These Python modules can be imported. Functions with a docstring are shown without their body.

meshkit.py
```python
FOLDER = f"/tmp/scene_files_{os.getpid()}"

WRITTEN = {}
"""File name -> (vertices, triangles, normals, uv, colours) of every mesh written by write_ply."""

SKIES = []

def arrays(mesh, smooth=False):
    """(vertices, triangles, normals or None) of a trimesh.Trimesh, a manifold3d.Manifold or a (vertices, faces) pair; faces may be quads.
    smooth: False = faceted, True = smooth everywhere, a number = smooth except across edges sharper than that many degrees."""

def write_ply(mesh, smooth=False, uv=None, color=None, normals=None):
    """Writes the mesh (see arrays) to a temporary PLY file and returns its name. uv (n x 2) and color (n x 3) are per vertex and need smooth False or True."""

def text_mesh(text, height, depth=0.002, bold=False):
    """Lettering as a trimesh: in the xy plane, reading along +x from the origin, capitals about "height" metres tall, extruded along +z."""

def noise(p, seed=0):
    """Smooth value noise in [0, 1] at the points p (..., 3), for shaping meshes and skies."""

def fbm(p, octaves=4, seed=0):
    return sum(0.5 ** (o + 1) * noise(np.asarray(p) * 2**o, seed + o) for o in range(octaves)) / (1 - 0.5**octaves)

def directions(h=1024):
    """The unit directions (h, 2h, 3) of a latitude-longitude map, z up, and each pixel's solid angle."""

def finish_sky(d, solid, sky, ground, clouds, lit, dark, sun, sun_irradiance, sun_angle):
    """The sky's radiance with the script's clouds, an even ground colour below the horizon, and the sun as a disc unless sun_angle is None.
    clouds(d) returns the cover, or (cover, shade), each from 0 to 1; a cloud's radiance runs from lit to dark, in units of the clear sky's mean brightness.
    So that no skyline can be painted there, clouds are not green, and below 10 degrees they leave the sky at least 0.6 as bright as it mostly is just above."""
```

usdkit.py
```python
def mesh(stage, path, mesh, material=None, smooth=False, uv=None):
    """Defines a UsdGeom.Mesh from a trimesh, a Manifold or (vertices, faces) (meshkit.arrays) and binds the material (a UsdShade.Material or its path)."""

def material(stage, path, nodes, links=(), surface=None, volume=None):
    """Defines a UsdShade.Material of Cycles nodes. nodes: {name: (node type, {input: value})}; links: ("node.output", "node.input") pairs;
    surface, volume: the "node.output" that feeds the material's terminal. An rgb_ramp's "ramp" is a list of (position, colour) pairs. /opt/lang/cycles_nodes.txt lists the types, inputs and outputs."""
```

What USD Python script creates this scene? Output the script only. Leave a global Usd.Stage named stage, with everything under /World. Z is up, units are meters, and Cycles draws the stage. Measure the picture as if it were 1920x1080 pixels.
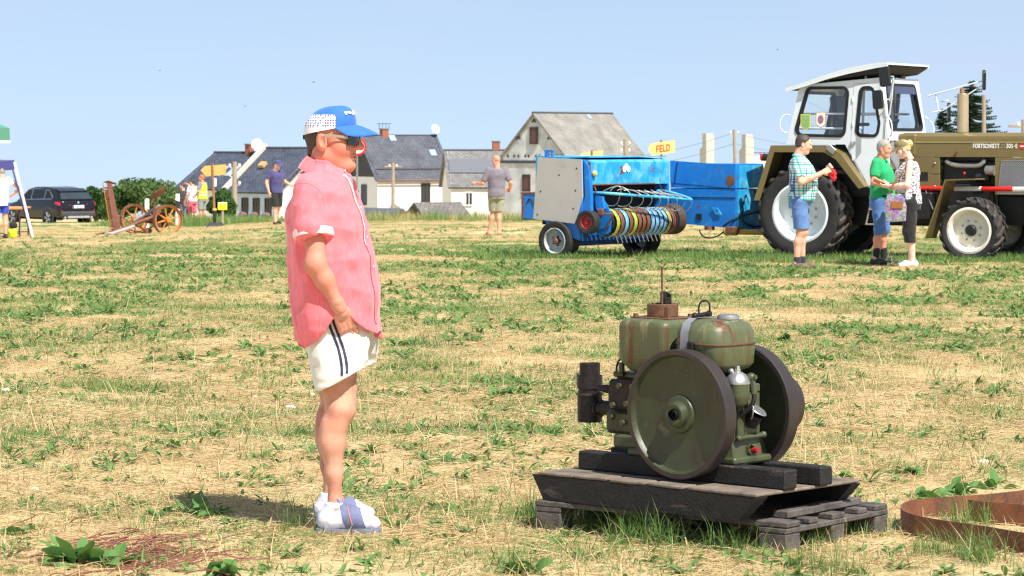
import math, random, numpy as np, trimesh, manifold3d, usdkit, meshkit
from pxr import Usd, UsdGeom, UsdLux, UsdShade, Gf, Sdf, Vt
from shapely.geometry import Polygon, Point, LineString
from shapely import affinity
stage = Usd.Stage.CreateInMemory()
UsdGeom.SetStageUpAxis(stage, 'Z')
W = UsdGeom.Xform.Define(stage, '/World'); stage.SetDefaultPrim(W.GetPrim())
UsdGeom.Scope.Define(stage, '/World/Looks')
# ---------------------------------------------------------------- camera, sky, sun, exposure
F, H, HOR = 5500.0, 1.6, 261.0            # focal length in photograph pixels, eye height, horizon row
cam = UsdGeom.Camera.Define(stage, '/World/camera')
cam.AddTranslateOp().Set(Gf.Vec3d(0, 0, H)); cam.AddRotateXOp().Set(90.0)
cam.CreateHorizontalApertureAttr(36.0); cam.CreateFocalLengthAttr(36.0 * F / 1920)
cam.CreateVerticalApertureOffsetAttr((HOR - 540) / 1920 * 36.0)
cam.CreateClippingRangeAttr(Gf.Vec2f(0.1, 8000)); cam.CreateExposureAttr(0.72); cam.CreateFStopAttr(11.0); cam.CreateFocusDistanceAttr(17.0)
SUN = np.array([0.57, -0.82]); SUN /= np.linalg.norm(SUN); EL = math.radians(54)
sund = np.array([SUN[0] * math.cos(EL), SUN[1] * math.cos(EL), math.sin(EL)])
sky = UsdLux.DomeLight.Define(stage, '/World/sky')
msky = usdkit.material(stage, '/World/Looks/sky', {
    'tc': ('texture_coordinate', {}), 'sx': ('separate_xyz', {}), 'mx': ('math', {'math_type': 'add', 'value2': 0.12}), 'cx': ('combine_xyz', {}),
    's': ('sky_texture', {'sky_type': 'single_scattering', 'sun_disc': False, 'sun_elevation': EL, 'sun_rotation': math.atan2(SUN[0], SUN[1]),
                          'air_density': 1.0, 'aerosol_density': 0.8, 'ozone_density': 1.2, 'altitude': 400.0}),
    'mp': ('mapping', {'scale': (1, 1, 5.0)}), 'n': ('noise_texture', {'scale': 5.5, 'detail': 5, 'roughness': 0.55}),
    'r': ('rgb_ramp', {'ramp': [(0, (.3, .3, .3)), (0.40, (.36, .36, .36)), (0.66, (.6, .6, .6)), (1, (.7, .7, .7))]}),
    'm': ('mix', {'color2': (4.0, 4.6, 5.75)}), 'b': ('background_shader', {'strength': 0.098})},
    [('tc.generated', 'sx.vector'), ('sx.x', 'cx.x'), ('sx.y', 'cx.y'), ('sx.z', 'mx.value1'), ('mx.value', 'cx.z'), ('cx.vector', 's.vector'),
     ('tc.generated', 'mp.vector'), ('mp.vector', 'n.vector'), ('n.fac', 'r.fac'), ('r.color', 'm.fac'), ('s.color', 'm.color1'), ('m.color', 'b.color')], surface='b.background')
UsdShade.MaterialBindingAPI.Apply(sky.GetPrim()).Bind(msky)
sky.GetPrim().SetCustomDataByKey('kind', 'structure')
sun = UsdLux.DistantLight.Define(stage, '/World/sun')
sun.CreateIntensityAttr(1.25); sun.CreateAngleAttr(0.5); sun.CreateNormalizeAttr(True); sun.CreateColorAttr(Gf.Vec3f(1.0, 0.94, 0.85))
zx = sund; xx = np.cross([0, 0, 1.0], zx); xx /= np.linalg.norm(xx); yx = np.cross(zx, xx)
sun.AddTransformOp().Set(Gf.Matrix4d(*xx, 0, *yx, 0, *zx, 0, 0, 0, 30, 1))

# ---------------------------------------------------------------- helpers
rng = np.random.default_rng(11)
used = {}
def uniq(parent, name):
    k = parent + '/' + name; n = used.get(k, 0); used[k] = n + 1
    return k if n == 0 else '%s_%03d' % (k, n)
def setd(prim, **kw):
    for k, v in kw.items():
        if v: prim.SetCustomDataByKey(k, v)
def thing(name, label, cat, loc=(0, 0, 0), rz=0.0, group=None, kind=None):
    x = UsdGeom.Xform.Define(stage, uniq('/World', name)); x.AddTranslateOp().Set(Gf.Vec3d(*map(float, loc))); x.AddRotateZOp().Set(float(rz))
    setd(x.GetPrim(), label=label, category=cat, group=group, kind=kind)
    return str(x.GetPath())
def part(parent, name, mesh, mat, smooth=35, label=None, kind=None):
    """mesh or list of meshes as ONE Mesh prim under parent"""
    p = uniq(parent, name)
    m = usdkit.mesh(stage, p, tm(mesh), mat, smooth=smooth)
    setd(m.GetPrim(), label=label, kind=kind)
    return p
def solo(name, mesh, mat, label=None, cat=None, group=None, kind=None, smooth=35):
    p = uniq('/World', name)
    m = usdkit.mesh(stage, p, tm(mesh), mat, smooth=smooth)
    setd(m.GetPrim(), label=label, category=cat, group=group, kind=kind)
    return p
def copy(src, loc, rz=0, label=None, cat=None, group=None):
    name = src.split('/')[-1]
    if name[-4:-3] == '_' and name[-3:].isdigit(): name = name[:-4]
    x = UsdGeom.Xform.Define(stage, uniq('/World', name)); x.GetPrim().GetReferences().AddInternalReference(src)
    x.ClearXformOpOrder()
    for o in ('xformOp:translate', 'xformOp:rotateZ'): pass
    UsdGeom.XformCommonAPI(x)
    x.GetPrim().GetAttribute('xformOp:translate').Set(Gf.Vec3d(*map(float, loc))); x.GetPrim().GetAttribute('xformOp:rotateZ').Set(float(rz))
    x.GetPrim().SetInstanceable(True); setd(x.GetPrim(), label=label, category=cat, group=group)
    return str(x.GetPath())
def tm(m):
    if isinstance(m, (list, tuple)) and len(m) and not isinstance(m[0], np.ndarray):
        return trimesh.util.concatenate([tm(x) for x in m])
    if hasattr(m, 'to_mesh'):
        q = m.to_mesh(); return trimesh.Trimesh(q.vert_properties[:, :3], q.tri_verts, process=False)
    if isinstance(m, (list, tuple)):
        v, f = np.asarray(m[0], float), np.asarray(m[1], int)
        if f.shape[1] == 4: f = np.vstack([f[:, [0, 1, 2]], f[:, [0, 2, 3]]])
        return trimesh.Trimesh(v, f, process=False)
    return m
def mv(m, t=(0, 0, 0), rx=0, ry=0, rz=0, s=None):
    m = tm(m).copy(); M = np.eye(4)
    if s is not None: M = np.diag([*(np.ones(3) * s), 1.0])
    for a, ax in ((rx, (1, 0, 0)), (ry, (0, 1, 0)), (rz, (0, 0, 1))):
        if a: M = trimesh.transformations.rotation_matrix(math.radians(a), ax) @ M
    M[:3, 3] += t
    m.apply_transform(M); return m
def box(x0, x1, y0, y1, z0, z1, c=0.0):
    """axis box from corner values, with chamfer c"""
    x0, x1 = sorted((x0, x1)); y0, y1 = sorted((y0, y1)); z0, z1 = sorted((z0, z1))
    if c <= 0:
        m = trimesh.creation.box([x1 - x0, y1 - y0, z1 - z0]); m.apply_translation([(x0 + x1) / 2, (y0 + y1) / 2, (z0 + z1) / 2]); return m
    c = min(c, (x1 - x0) * .45, (y1 - y0) * .45, (z1 - z0) * .45)
    P = []
    for i in (0, 1):
        for j in (0, 1):
            for k in (0, 1):
                X, Y, Z = (x0, x1)[i], (y0, y1)[j], (z0, z1)[k]; a, b, d = (c, -c)[i], (c, -c)[j], (c, -c)[k]
                P += [(X, Y + b, Z + d), (X + a, Y, Z + d), (X + a, Y + b, Z)]
    return hull(P)
def hull(P):
    return tm(manifold3d.Manifold.hull_points(np.asarray(P, np.float64)))
def cyl(p0, p1, r, r2=None, seg=20, cap=True):
    p0, p1 = np.array(p0, float), np.array(p1, float); r2 = r if r2 is None else r2
    return tube([p0, p1], [r, r2], seg)
def tube(P, r, seg=8, closed=False):
    """swept round tube through points with radius r (number or list)"""
    P = np.asarray(P, float); n = len(P); r = np.ones(n) * r
    T = np.gradient(P, axis=0) if n > 2 else np.repeat((P[1] - P[0])[None], n, 0)
    if closed: T = np.roll(P, -1, 0) - np.roll(P, 1, 0)
    T /= np.linalg.norm(T, axis=1, keepdims=True) + 1e-12
    u = np.cross(T[0], [0, 0, 1.0]);
    if np.linalg.norm(u) < 1e-3: u = np.cross(T[0], [0, 1.0, 0])
    u /= np.linalg.norm(u); V = []; a = np.arange(seg) / seg * 2 * np.pi
    for i in range(n):
        u = u - T[i] * (u @ T[i]); u /= np.linalg.norm(u); w = np.cross(T[i], u)
        V.append(P[i] + r[i] * (np.cos(a)[:, None] * u + np.sin(a)[:, None] * w))
    V = np.vstack(V); Fc = []
    m = n if closed else n - 1
    for i in range(m):
        for j in range(seg):
            k = (j + 1) % seg; i2 = (i + 1) % n
            Fc.append((i * seg + j, i * seg + k, i2 * seg + k, i2 * seg + j))
    Fc = np.array(Fc); Fc = np.vstack([Fc[:, [0, 1, 2]], Fc[:, [0, 2, 3]]])
    if not closed:
        c0, c1 = len(V), len(V) + 1; V = np.vstack([V, P[0], P[-1]])
        Fc = np.vstack([Fc, [(c0, (j + 1) % seg, j) for j in range(seg)], [(c1, (n - 1) * seg + j, (n - 1) * seg + (j + 1) % seg) for j in range(seg)]])
    return trimesh.Trimesh(V, Fc, process=False)
def spline(P, n=24):
    """smooth curve through points"""
    from scipy.interpolate import CubicSpline
    P = np.asarray(P, float); t = np.r_[0, np.cumsum(np.linalg.norm(np.diff(P, axis=0), axis=1))]
    return CubicSpline(t, P)(np.linspace(0, t[-1], n))
def lathe(prof, seg=32, axis='z'):
    """prof: (radius, height) pairs, revolved about axis"""
    prof = np.asarray(prof, float); a = np.arange(seg) / seg * 2 * np.pi; V = []; Fc = []
    for r, h in prof:
        V.append(np.stack([r * np.cos(a), r * np.sin(a), np.full(seg, h)], 1))
    V = np.vstack(V)
    for i in range(len(prof) - 1):
        for j in range(seg):
            k = (j + 1) % seg; Fc += [(i * seg + j, i * seg + k, (i + 1) * seg + k), (i * seg + j, (i + 1) * seg + k, (i + 1) * seg + j)]
    m = trimesh.Trimesh(V, np.array(Fc), process=True); m.update_faces(m.nondegenerate_faces())
    if axis == 'y': m.apply_transform(trimesh.transformations.rotation_matrix(math.pi / 2, [1, 0, 0]))   # height -> -y
    if axis == 'x': m.apply_transform(trimesh.transformations.rotation_matrix(math.pi / 2, [0, 1, 0]))   # height -> +x
    return m
def prism(poly, y0, y1, plane='xz', c=0):
    """extrude a polygon given in (x,z) between y0 and y1 ('xz'), or in (y,z) between x0,x1 ('yz'), or (x,y) between z ('xy')"""
    if not isinstance(poly, Polygon): poly = Polygon(poly)
    poly = poly.buffer(0)
    if hasattr(poly, 'geoms'): return trimesh.util.concatenate([prism(g, y0, y1, plane) for g in poly.geoms])
    m = trimesh.creation.extrude_polygon(poly, abs(y1 - y0), engine='earcut'); v = m.vertices.copy(); lo = min(y0, y1)
    if plane == 'xz': m.vertices = np.stack([v[:, 0], v[:, 2] + lo, v[:, 1]], 1); m.invert()
    elif plane == 'yz': m.vertices = np.stack([v[:, 2] + lo, v[:, 0], v[:, 1]], 1)
    else: m.vertices = np.stack([v[:, 0], v[:, 1], v[:, 2] + lo], 1)
    return m
def loft(rings, caps=True):
    """rings: list of (n,3) closed rings of equal n"""
    n = len(rings[0]); V = np.vstack(rings); Fc = []
    for i in range(len(rings) - 1):
        for j in range(n):
            k = (j + 1) % n; Fc += [(i * n + j, i * n + k, (i + 1) * n + k), (i * n + j, (i + 1) * n + k, (i + 1) * n + j)]
    if caps:
        c0 = len(V); V = np.vstack([V, rings[0].mean(0), rings[-1].mean(0)]); L = (len(rings) - 1) * n
        for j in range(n):
            k = (j + 1) % n; Fc += [(c0, k, j), (c0 + 1, L + j, L + k)]
    m = trimesh.Trimesh(V, np.array(Fc), process=False)
    if m.volume < 0: m.invert()
    return m
def sheet(G):
    """grid (a,b,3) as a mesh"""
    a, b = G.shape[:2]; i = np.arange(a * b).reshape(a, b)
    q = np.stack([i[:-1, :-1], i[1:, :-1], i[1:, 1:], i[:-1, 1:]], -1).reshape(-1, 4)
    return trimesh.Trimesh(G.reshape(-1, 3), np.vstack([q[:, [0, 1, 2]], q[:, [0, 2, 3]]]), process=False)
def ico(c, r, n=2):
    m = trimesh.creation.icosphere(n, 1.0); m.vertices = m.vertices * np.asarray(r) + np.asarray(c); return m
def sm(a, b, x): 
    t = np.clip((np.asarray(x, float) - a) / (b - a), 0, 1); return t * t * (3 - 2 * t)
def P(px, py, D):
    return np.array([(px - 960) / F * D, D, H - (py - HOR) / F * D])
def up(px, py, O, yaw, ax, val):
    """photograph point -> local coordinates of a thing at O turned by yaw, on the local plane axis ax = val"""
    c, s = math.cos(math.radians(yaw)), math.sin(math.radians(yaw)); L = lambda v: np.array([c * v[0] + s * v[1], -s * v[0] + c * v[1], v[2]])
    d, p = L(((px - 960) / F, 1.0, -(py - HOR) / F)), L((-O[0], -O[1], H - O[2])); return p + d * (val - p[ax]) / d[ax]
def pxm(D): return D / F

# ---------------------------------------------------------------- materials
def lin(c):
    """sRGB 0-255 -> linear"""
    c = np.asarray(c, float) / 255; return tuple(np.where(c < .04045, c / 12.92, ((c + .055) / 1.055) ** 2.4))
def pm(name, c, rough=.6, metal=0., var=.12, vs=6., bump=0., bs=60., spec=.5, dirt=None, sheen=0., coat=0., island=0., c2=None, sss=0., det=4, dirt2=None, trans=0., zmix=None):
    """principled material; base colour varied by noise; dirt=(colour, scale, lo, hi): patches of a second colour (rust, mud, lichen)"""
    n = {'tc': ('texture_coordinate', {}), 'n1': ('noise_texture', {'scale': vs, 'detail': det, 'roughness': .6})}
    c = np.asarray(c, float); lo, hi = (c * (1 - var), c * (1 + var)) if c2 is None else (c, np.asarray(c2, float))
    n['r1'] = ('rgb_ramp', {'ramp': [(0.28, tuple(lo)), (0.72, tuple(np.minimum(hi, .95)))]})
    n['p'] = ('principled_bsdf', {'roughness': rough, 'metallic': metal, 'specular_ior_level': spec, 'sheen_weight': sheen, 'coat_weight': coat, 'transmission_weight': trans})
    if sss: n['p'][1].update(subsurface_weight=sss, subsurface_scale=.006, subsurface_radius=(1, .35, .2))
    L = [('tc.object', 'n1.vector'), ('n1.fac', 'r1.fac')]; out = 'r1.color'
    for q, dd in enumerate(x for x in (dirt, dirt2) if x):
        dc, ds, dl, dh = dd[:4]; st = dd[4] if len(dd) > 4 else (1, 1, 1)
        n.update({f'm{q}': ('mapping', {'scale': st, 'location': (q * 3.7, 0, 0)}), f'd{q}': ('noise_texture', {'scale': ds, 'detail': 6, 'roughness': .65}),
                  f'k{q}': ('map_range', {'from_min': dl, 'from_max': dh, 'clamp': True}), f'x{q}': ('mix', {'color2': tuple(dc)})})
        L += [('tc.object', f'm{q}.vector'), (f'm{q}.vector', f'd{q}.vector'), (f'd{q}.fac', f'k{q}.value'), (f'k{q}.result', f'x{q}.fac'), (out, f'x{q}.color1')]; out = f'x{q}.color'
    if zmix:                                                                # a second colour above a height of the thing itself (tan)
        n.update({'sz': ('separate_xyz', {}), 'kz': ('map_range', {'from_min': zmix[1], 'from_max': zmix[2], 'clamp': True, 'to_max': .8}), 'xz': ('mix', {'color2': tuple(zmix[0])})})
        L += [('tc.object', 'sz.vector'), ('sz.z', 'kz.value'), ('kz.result', 'xz.fac'), (out, 'xz.color1')]; out = 'xz.color'
    if island:
        n.update({'g': ('geometry', {}), 'gi': ('map_range', {'to_min': 1 - island, 'to_max': 1 + island}), 'gm': ('vector_math', {'math_type': 'scale'})})
        L += [('g.random_per_island', 'gi.value'), (out, 'gm.vector1'), ('gi.result', 'gm.scale')]; out = 'gm.vector'
    L.append((out, 'p.base_color'))
    if bump:
        n.update({'nb': ('noise_texture', {'scale': bs, 'detail': 4, 'roughness': .6}), 'b': ('bump', {'strength': bump, 'distance': .01})})
        L += [('tc.object', 'nb.vector'), ('nb.fac', 'b.height'), ('b.normal', 'p.normal')]
    return usdkit.material(stage, '/World/Looks/' + name, n, L, surface='p.BSDF')
def leafmat(name, c, c2, trans=.35, rough=.55, island=.25, vs=.35, bg=0):
    c, c2 = np.asarray(c), np.asarray(c2)
    n = {'g': ('geometry', {}), 'n': ('noise_texture', {'scale': vs, 'detail': 3}), 'a': ('math', {'math_type': 'multiply_add', 'value2': .55, 'value3': 0.}), 'r': ('rgb_ramp', {'ramp': [(.2, tuple(c)), (.8, tuple(c2))]}),
         'p': ('principled_bsdf', {'roughness': rough, 'specular_ior_level': .35}), 't': ('translucent_bsdf', {}), 'x': ('mix_closure', {'fac': trans})}
    L = [('g.position', 'n.vector'), ('g.random_per_island', 'a.value1'), ('n.fac', 'ad.value1'), ('a.value', 'ad.value2'), ('ad.value', 'r.fac'), ('r.color', 'p.base_color'), ('r.color', 't.color'), ('p.BSDF', 'x.closure1'), ('t.BSDF', 'x.closure2')]
    n['ad'] = ('math', {'math_type': 'multiply_add', 'value2': 0., 'value3': 0.}); n['ad'] = ('math', {'math_type': 'add'})
    n['sc'] = ('math', {'math_type': 'multiply_add', 'value2': .45, 'value3': 0.}); L[2] = ('n.fac', 'sc.value1'); L.append(('sc.value', 'ad.value1'))
    return usdkit.material(stage, '/World/Looks/' + name, n, L, surface='x.closure')
def glassmat(name, tint=(.9, .95, .95), gl=.10):
    return usdkit.material(stage, '/World/Looks/' + name, {'t': ('transparent_bsdf', {'color': tint}), 'g': ('glossy_bsdf', {'roughness': .02, 'color': (.9, .9, .9)}), 'x': ('mix_closure', {'fac': gl})},
        [('t.BSDF', 'x.closure1'), ('g.BSDF', 'x.closure2')], surface='x.closure')
def flat(poly, at, plane='xz'):
    """a single flat sheet of a polygon"""
    m = prism(poly, at - .0005, at + .0005, plane); ax = {'xz': 1, 'yz': 0, 'xy': 2}[plane]; k = np.abs(m.face_normals[:, ax]) > .9; s = m.face_normals[:, ax] < 0
    return m.submesh([np.where(k & s)[0]], append=True)

# ---------------------------------------------------------------- terrain
def gz(x, y):
    x, y = np.asarray(x, float), np.asarray(y, float)
    s = .0145 + .0055 * (1 - sm(-11, -5, x))
    crest = 92 + 34 * (1 - sm(-12, -6, x)) + 40 * (1 - sm(-15, -12.5, x)) + 16 * sm(4, 14, x)
    def sp(t, k): return np.where(t > 20 * k, t, k * np.log1p(np.exp(np.clip(t / k, -30, 20))))
    z = -s * sp(y - 30, 2.5) - .035 * sp(y - crest, 3.0)
    z = z + .035 * (meshkit.noise(np.stack([x * .7, y * .7, x * 0], -1), 3) - .5) * sm(13.5, 18, y) * (1 - sm(100, 200, y))
    return z + .012 * (meshkit.noise(np.stack([x * 3, y * 3, x * 0], -1), 5) - .5) * (1 - sm(60, 90, y))
# ---------------------------------------------------------------- field
ys = np.r_[np.linspace(-30, 9, 8)[:-1], np.linspace(9, 30, 150)[:-1], np.linspace(30, 150, 160)[:-1], np.geomspace(150, 3000, 25)]
us = np.r_[np.linspace(-6, -.28, 9)[:-1], np.linspace(-.28, .28, 130)[:-1], np.linspace(.28, 6, 9)]
Y, U = np.meshgrid(ys, us, indexing='ij'); X = U * np.maximum(np.abs(Y), 12)
field_mat = usdkit.material(stage, '/World/Looks/field', {
    'g': ('geometry', {}), 'n1': ('noise_texture', {'scale': .55, 'detail': 5, 'roughness': .65}), 'n2': ('noise_texture', {'scale': 7., 'detail': 6, 'roughness': .75}),
    'mp': ('mapping', {'scale': (26, 9, 26)}), 'n3': ('noise_texture', {'scale': 1.6, 'detail': 5, 'roughness': .8}),
    'r2': ('rgb_ramp', {'ramp': [(.25, (.26, .19, .09)), (.45, (.50, .39, .20)), (.62, (.68, .55, .31)), (.8, (.80, .68, .42))]}),
    'a': ('math', {'math_type': 'multiply_add', 'value2': .5, 'value3': 0}), 'b': ('math', {'math_type': 'multiply_add', 'value2': .5}),
    'r1': ('map_range', {'from_min': .48, 'from_max': .68, 'to_max': .55, 'clamp': True}), 'x': ('mix', {'color2': (.19, .235, .07)}),
    'bm': ('bump', {'strength': .7, 'distance': .03}), 'p': ('principled_bsdf', {'roughness': .9, 'specular_ior_level': .1})},
    [('g.position', 'n1.vector'), ('g.position', 'n2.vector'), ('g.position', 'mp.vector'), ('mp.vector', 'n3.vector'), ('n2.fac', 'a.value1'), ('n3.fac', 'b.value1'), ('a.value', 'b.value3'), ('b.value', 'r2.fac'),
     ('n1.fac', 'r1.value'), ('r1.result', 'x.fac'), ('r2.color', 'x.color1'), ('x.color', 'p.base_color'), ('n3.fac', 'bm.height'), ('bm.normal', 'p.normal')], surface='p.BSDF')
solo('field', sheet(np.stack([X, Y, gz(X, Y)], -1)), field_mat, 'mown hay field of dry straw with green weeds', 'field', kind='structure', smooth=True)

straw_mat = leafmat('straw', (.53, .40, .21), (.96, .83, .54), trans=.25, rough=.7, vs=2.0)
hay_mat = leafmat('hay', (.42, .36, .16), (.72, .65, .36), trans=.25, rough=.7, vs=1.0)
grass_mat = leafmat('grass', (.12, .22, .05), (.40, .50, .18), trans=.35, vs=.8)
weed_mat = leafmat('weed', (.12, .23, .06), (.36, .50, .17), trans=.35, vs=1.2)
def blades(n, R, L, w, tilt, seed, droop=.5, flat=0.):
    """n grass blades as thin bent strips in a disc of radius R"""
    r = np.random.default_rng(seed); V, Fc = [], []
    for i in range(n):
        a, d = r.uniform(0, 2 * np.pi), R * math.sqrt(r.uniform()); b = np.array([d * math.cos(a), d * math.sin(a), 0])
        h, th, ph = r.uniform(*L), r.uniform(*tilt), r.uniform(0, 2 * np.pi)
        dr = np.array([math.cos(ph) * math.sin(th), math.sin(ph) * math.sin(th), math.cos(th)]); sd = np.array([-math.sin(ph), math.cos(ph), 0]) * w * r.uniform(.6, 1.4) / 2
        if flat: b[2] = r.uniform(0, flat); sd = sd + np.array([0, 0, r.uniform(-1, 1) * w / 2])
        mid = b + dr * h * .55; tip = b + dr * h * .92; tip[2] -= droop * h * .25 * math.sin(th); tip += np.array([math.cos(ph), math.sin(ph), 0]) * h * .12 * droop
        k = len(V); V += [b - sd, b + sd, mid + sd * .8, mid - sd * .8, tip]; Fc += [(k, k + 1, k + 2), (k, k + 2, k + 3), (k + 3, k + 2, k + 4)]
    return trimesh.Trimesh(np.array(V), np.array(Fc), process=False)
def leaf(L, w, up, curl, r, lobes=0):
    """one broad leaf from the origin along +x, rising at angle up and curling down"""
    n = 6; t = np.linspace(0, 1, n); ang = up - curl * t; step = L / (n - 1)
    x = np.r_[0, np.cumsum(np.cos(ang[:-1]) * step)]; z = np.r_[0, np.cumsum(np.sin(ang[:-1]) * step)]
    ww = w * np.sin(np.pi * np.clip(t * .9 + .07, 0, 1)) ** .8
    if lobes: ww = ww * (1 + .45 * np.sign(np.sin(t * 40 + r.uniform(0, 6))))
    f = .25 * ww
    V = np.vstack([np.stack([x, -ww, z + f], 1), np.stack([x, 0 * x, z], 1), np.stack([x, ww, z + f], 1)]); Fc = []
    for row in (0, 1):
        for i in range(n - 1):
            a, b = row * n + i, (row + 1) * n + i; Fc += [(a, a + 1, b + 1), (a, b + 1, b)]
    return trimesh.Trimesh(V, np.array(Fc), process=False)
def rosette(n, L, w, seed, up=(.15, 1.0), lobes=0):
    r = np.random.default_rng(seed); out = []
    for i in range(n):
        m = leaf(r.uniform(.55, 1) * L, w * r.uniform(.7, 1.1), r.uniform(*up), r.uniform(.3, 1.2), r, lobes)
        m = mv(m, t=(r.normal(0, .015), r.normal(0, .015), 0), rx=math.degrees(r.normal(0, .3)), rz=r.uniform(0, 360)); out.append(m)
    return out
def scatter(name, label, cat, protos, mat, pts, scale, seed, smooth=False, tilt=0.):
    p = uniq('/World', name); pi = UsdGeom.PointInstancer.Define(stage, p); r = np.random.default_rng(seed); tg = []
    for i, m in enumerate(protos):
        q = usdkit.mesh(stage, uniq(p, 'clump'), tm(m), mat, smooth=smooth); tg.append(q.GetPath())
    pi.CreatePrototypesRel().SetTargets(tg); n = len(pts)
    pi.CreatePositionsAttr(Vt.Vec3fArray.FromNumpy(pts.astype(np.float32))); pi.CreateProtoIndicesAttr(Vt.IntArray.FromNumpy(r.integers(0, len(protos), n).astype(np.int32)))
    a = r.uniform(0, 2 * np.pi, n); qs = [Gf.Quath(float(math.cos(t / 2)), 0, 0, float(math.sin(t / 2))) for t in a]
    pi.CreateOrientationsAttr(Vt.QuathArray(qs)); sc = r.uniform(*scale, n); pi.CreateScalesAttr(Vt.Vec3fArray.FromNumpy(np.stack([sc, sc, sc * r.uniform(.8, 1.2, n)], 1).astype(np.float32)))
    setd(pi.GetPrim(), label=label, category=cat, kind='stuff')
def spread(d0, d1, dens, seed, mask=None, margin=1.12, jit=0):
    """random points of the field in the view wedge between depths d0, d1 at dens per square metre"""
    r = np.random.default_rng(seed); hw = .1745 * margin; n = int(hw * (d1 ** 2 - d0 ** 2) * dens)
    D = np.sqrt(r.uniform(d0 ** 2, d1 ** 2, n)); x = r.uniform(-1, 1, n) * D * hw
    if mask is not None:
        k = r.uniform(0, 1, n) < mask(x, D); x, D = x[k], D[k]
    return np.stack([x, D, gz(x, D)], 1)
def patchy(sc, lo, hi, seed, stretch=1.):
    return lambda x, y: sm(lo, hi, meshkit.fbm(np.stack([x * sc, y * sc * stretch, 0 * x], -1), 4, seed))
# flat lying straw litter
lit = [blades(620, .48, (.03, .13), .0024, (1.32, 1.62), 20 + i, droop=.15, flat=.009) for i in range(6)]
scatter('dry_straw', 'pale dry mown straw lying flat all over the field', 'straw', lit, straw_mat, np.vstack([spread(10.6, 26, 6.5, 1), spread(26, 50, 3.0, 2), spread(50, 96, 1.1, 3)]), (.8, 1.25), 4)
stub = [blades(60, .30, (.02, .10), .003, (.1, 1.0), 40 + i) for i in range(4)]
scatter('dry_stubble', 'short upright dry stubble between the straw', 'stubble', stub, hay_mat, np.vstack([spread(10.6, 30, 4., 5), spread(30, 100, 1.1, 6)]), (.7, 1.3), 7)
# green grass and weeds in patches
gr = [blades(120, .22, (.02, .085), .0038, (.5, 1.5), 60 + i, droop=1.) for i in range(5)]
near_fade = lambda x, y: .5 + .5 * sm(12.5, 15.5, y)
pg = patchy(.6, .38, .56, 8, .8); pw = patchy(1.0, .405, .555, 9, .75)
scatter('green_grass', 'short green grass regrowing through the straw', 'grass', gr, grass_mat,
        np.vstack([spread(10.6, 30, 15., 8, lambda x, y: pg(x, y) * near_fade(x, y)), spread(30, 60, 11., 9, pg), spread(60, 120, 3., 10, pg)]), (.7, 1.35), 11)
ws = [rosette(13, .13, .011, 80 + i, lobes=1, up=(.05, 1.0)) for i in range(4)] + [rosette(9, .08, .013, 90 + i, up=(.1, 1.0)) for i in range(3)]
scatter('low_weeds', 'low broadleaf weeds growing in patches in the near part of the field', 'weeds', ws, weed_mat, spread(10.6, 21, 40., 12, lambda x, y: pw(x, y) * near_fade(x, y)), (.45, .95), 15)
scatter('field_weeds', 'low broadleaf weeds growing in patches in the farther part of the field', 'weeds', ws, weed_mat, np.vstack([spread(21, 50, 26., 13, pw), spread(50, 75, 3., 14, pw)]), (.7, 1.3), 16)
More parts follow.
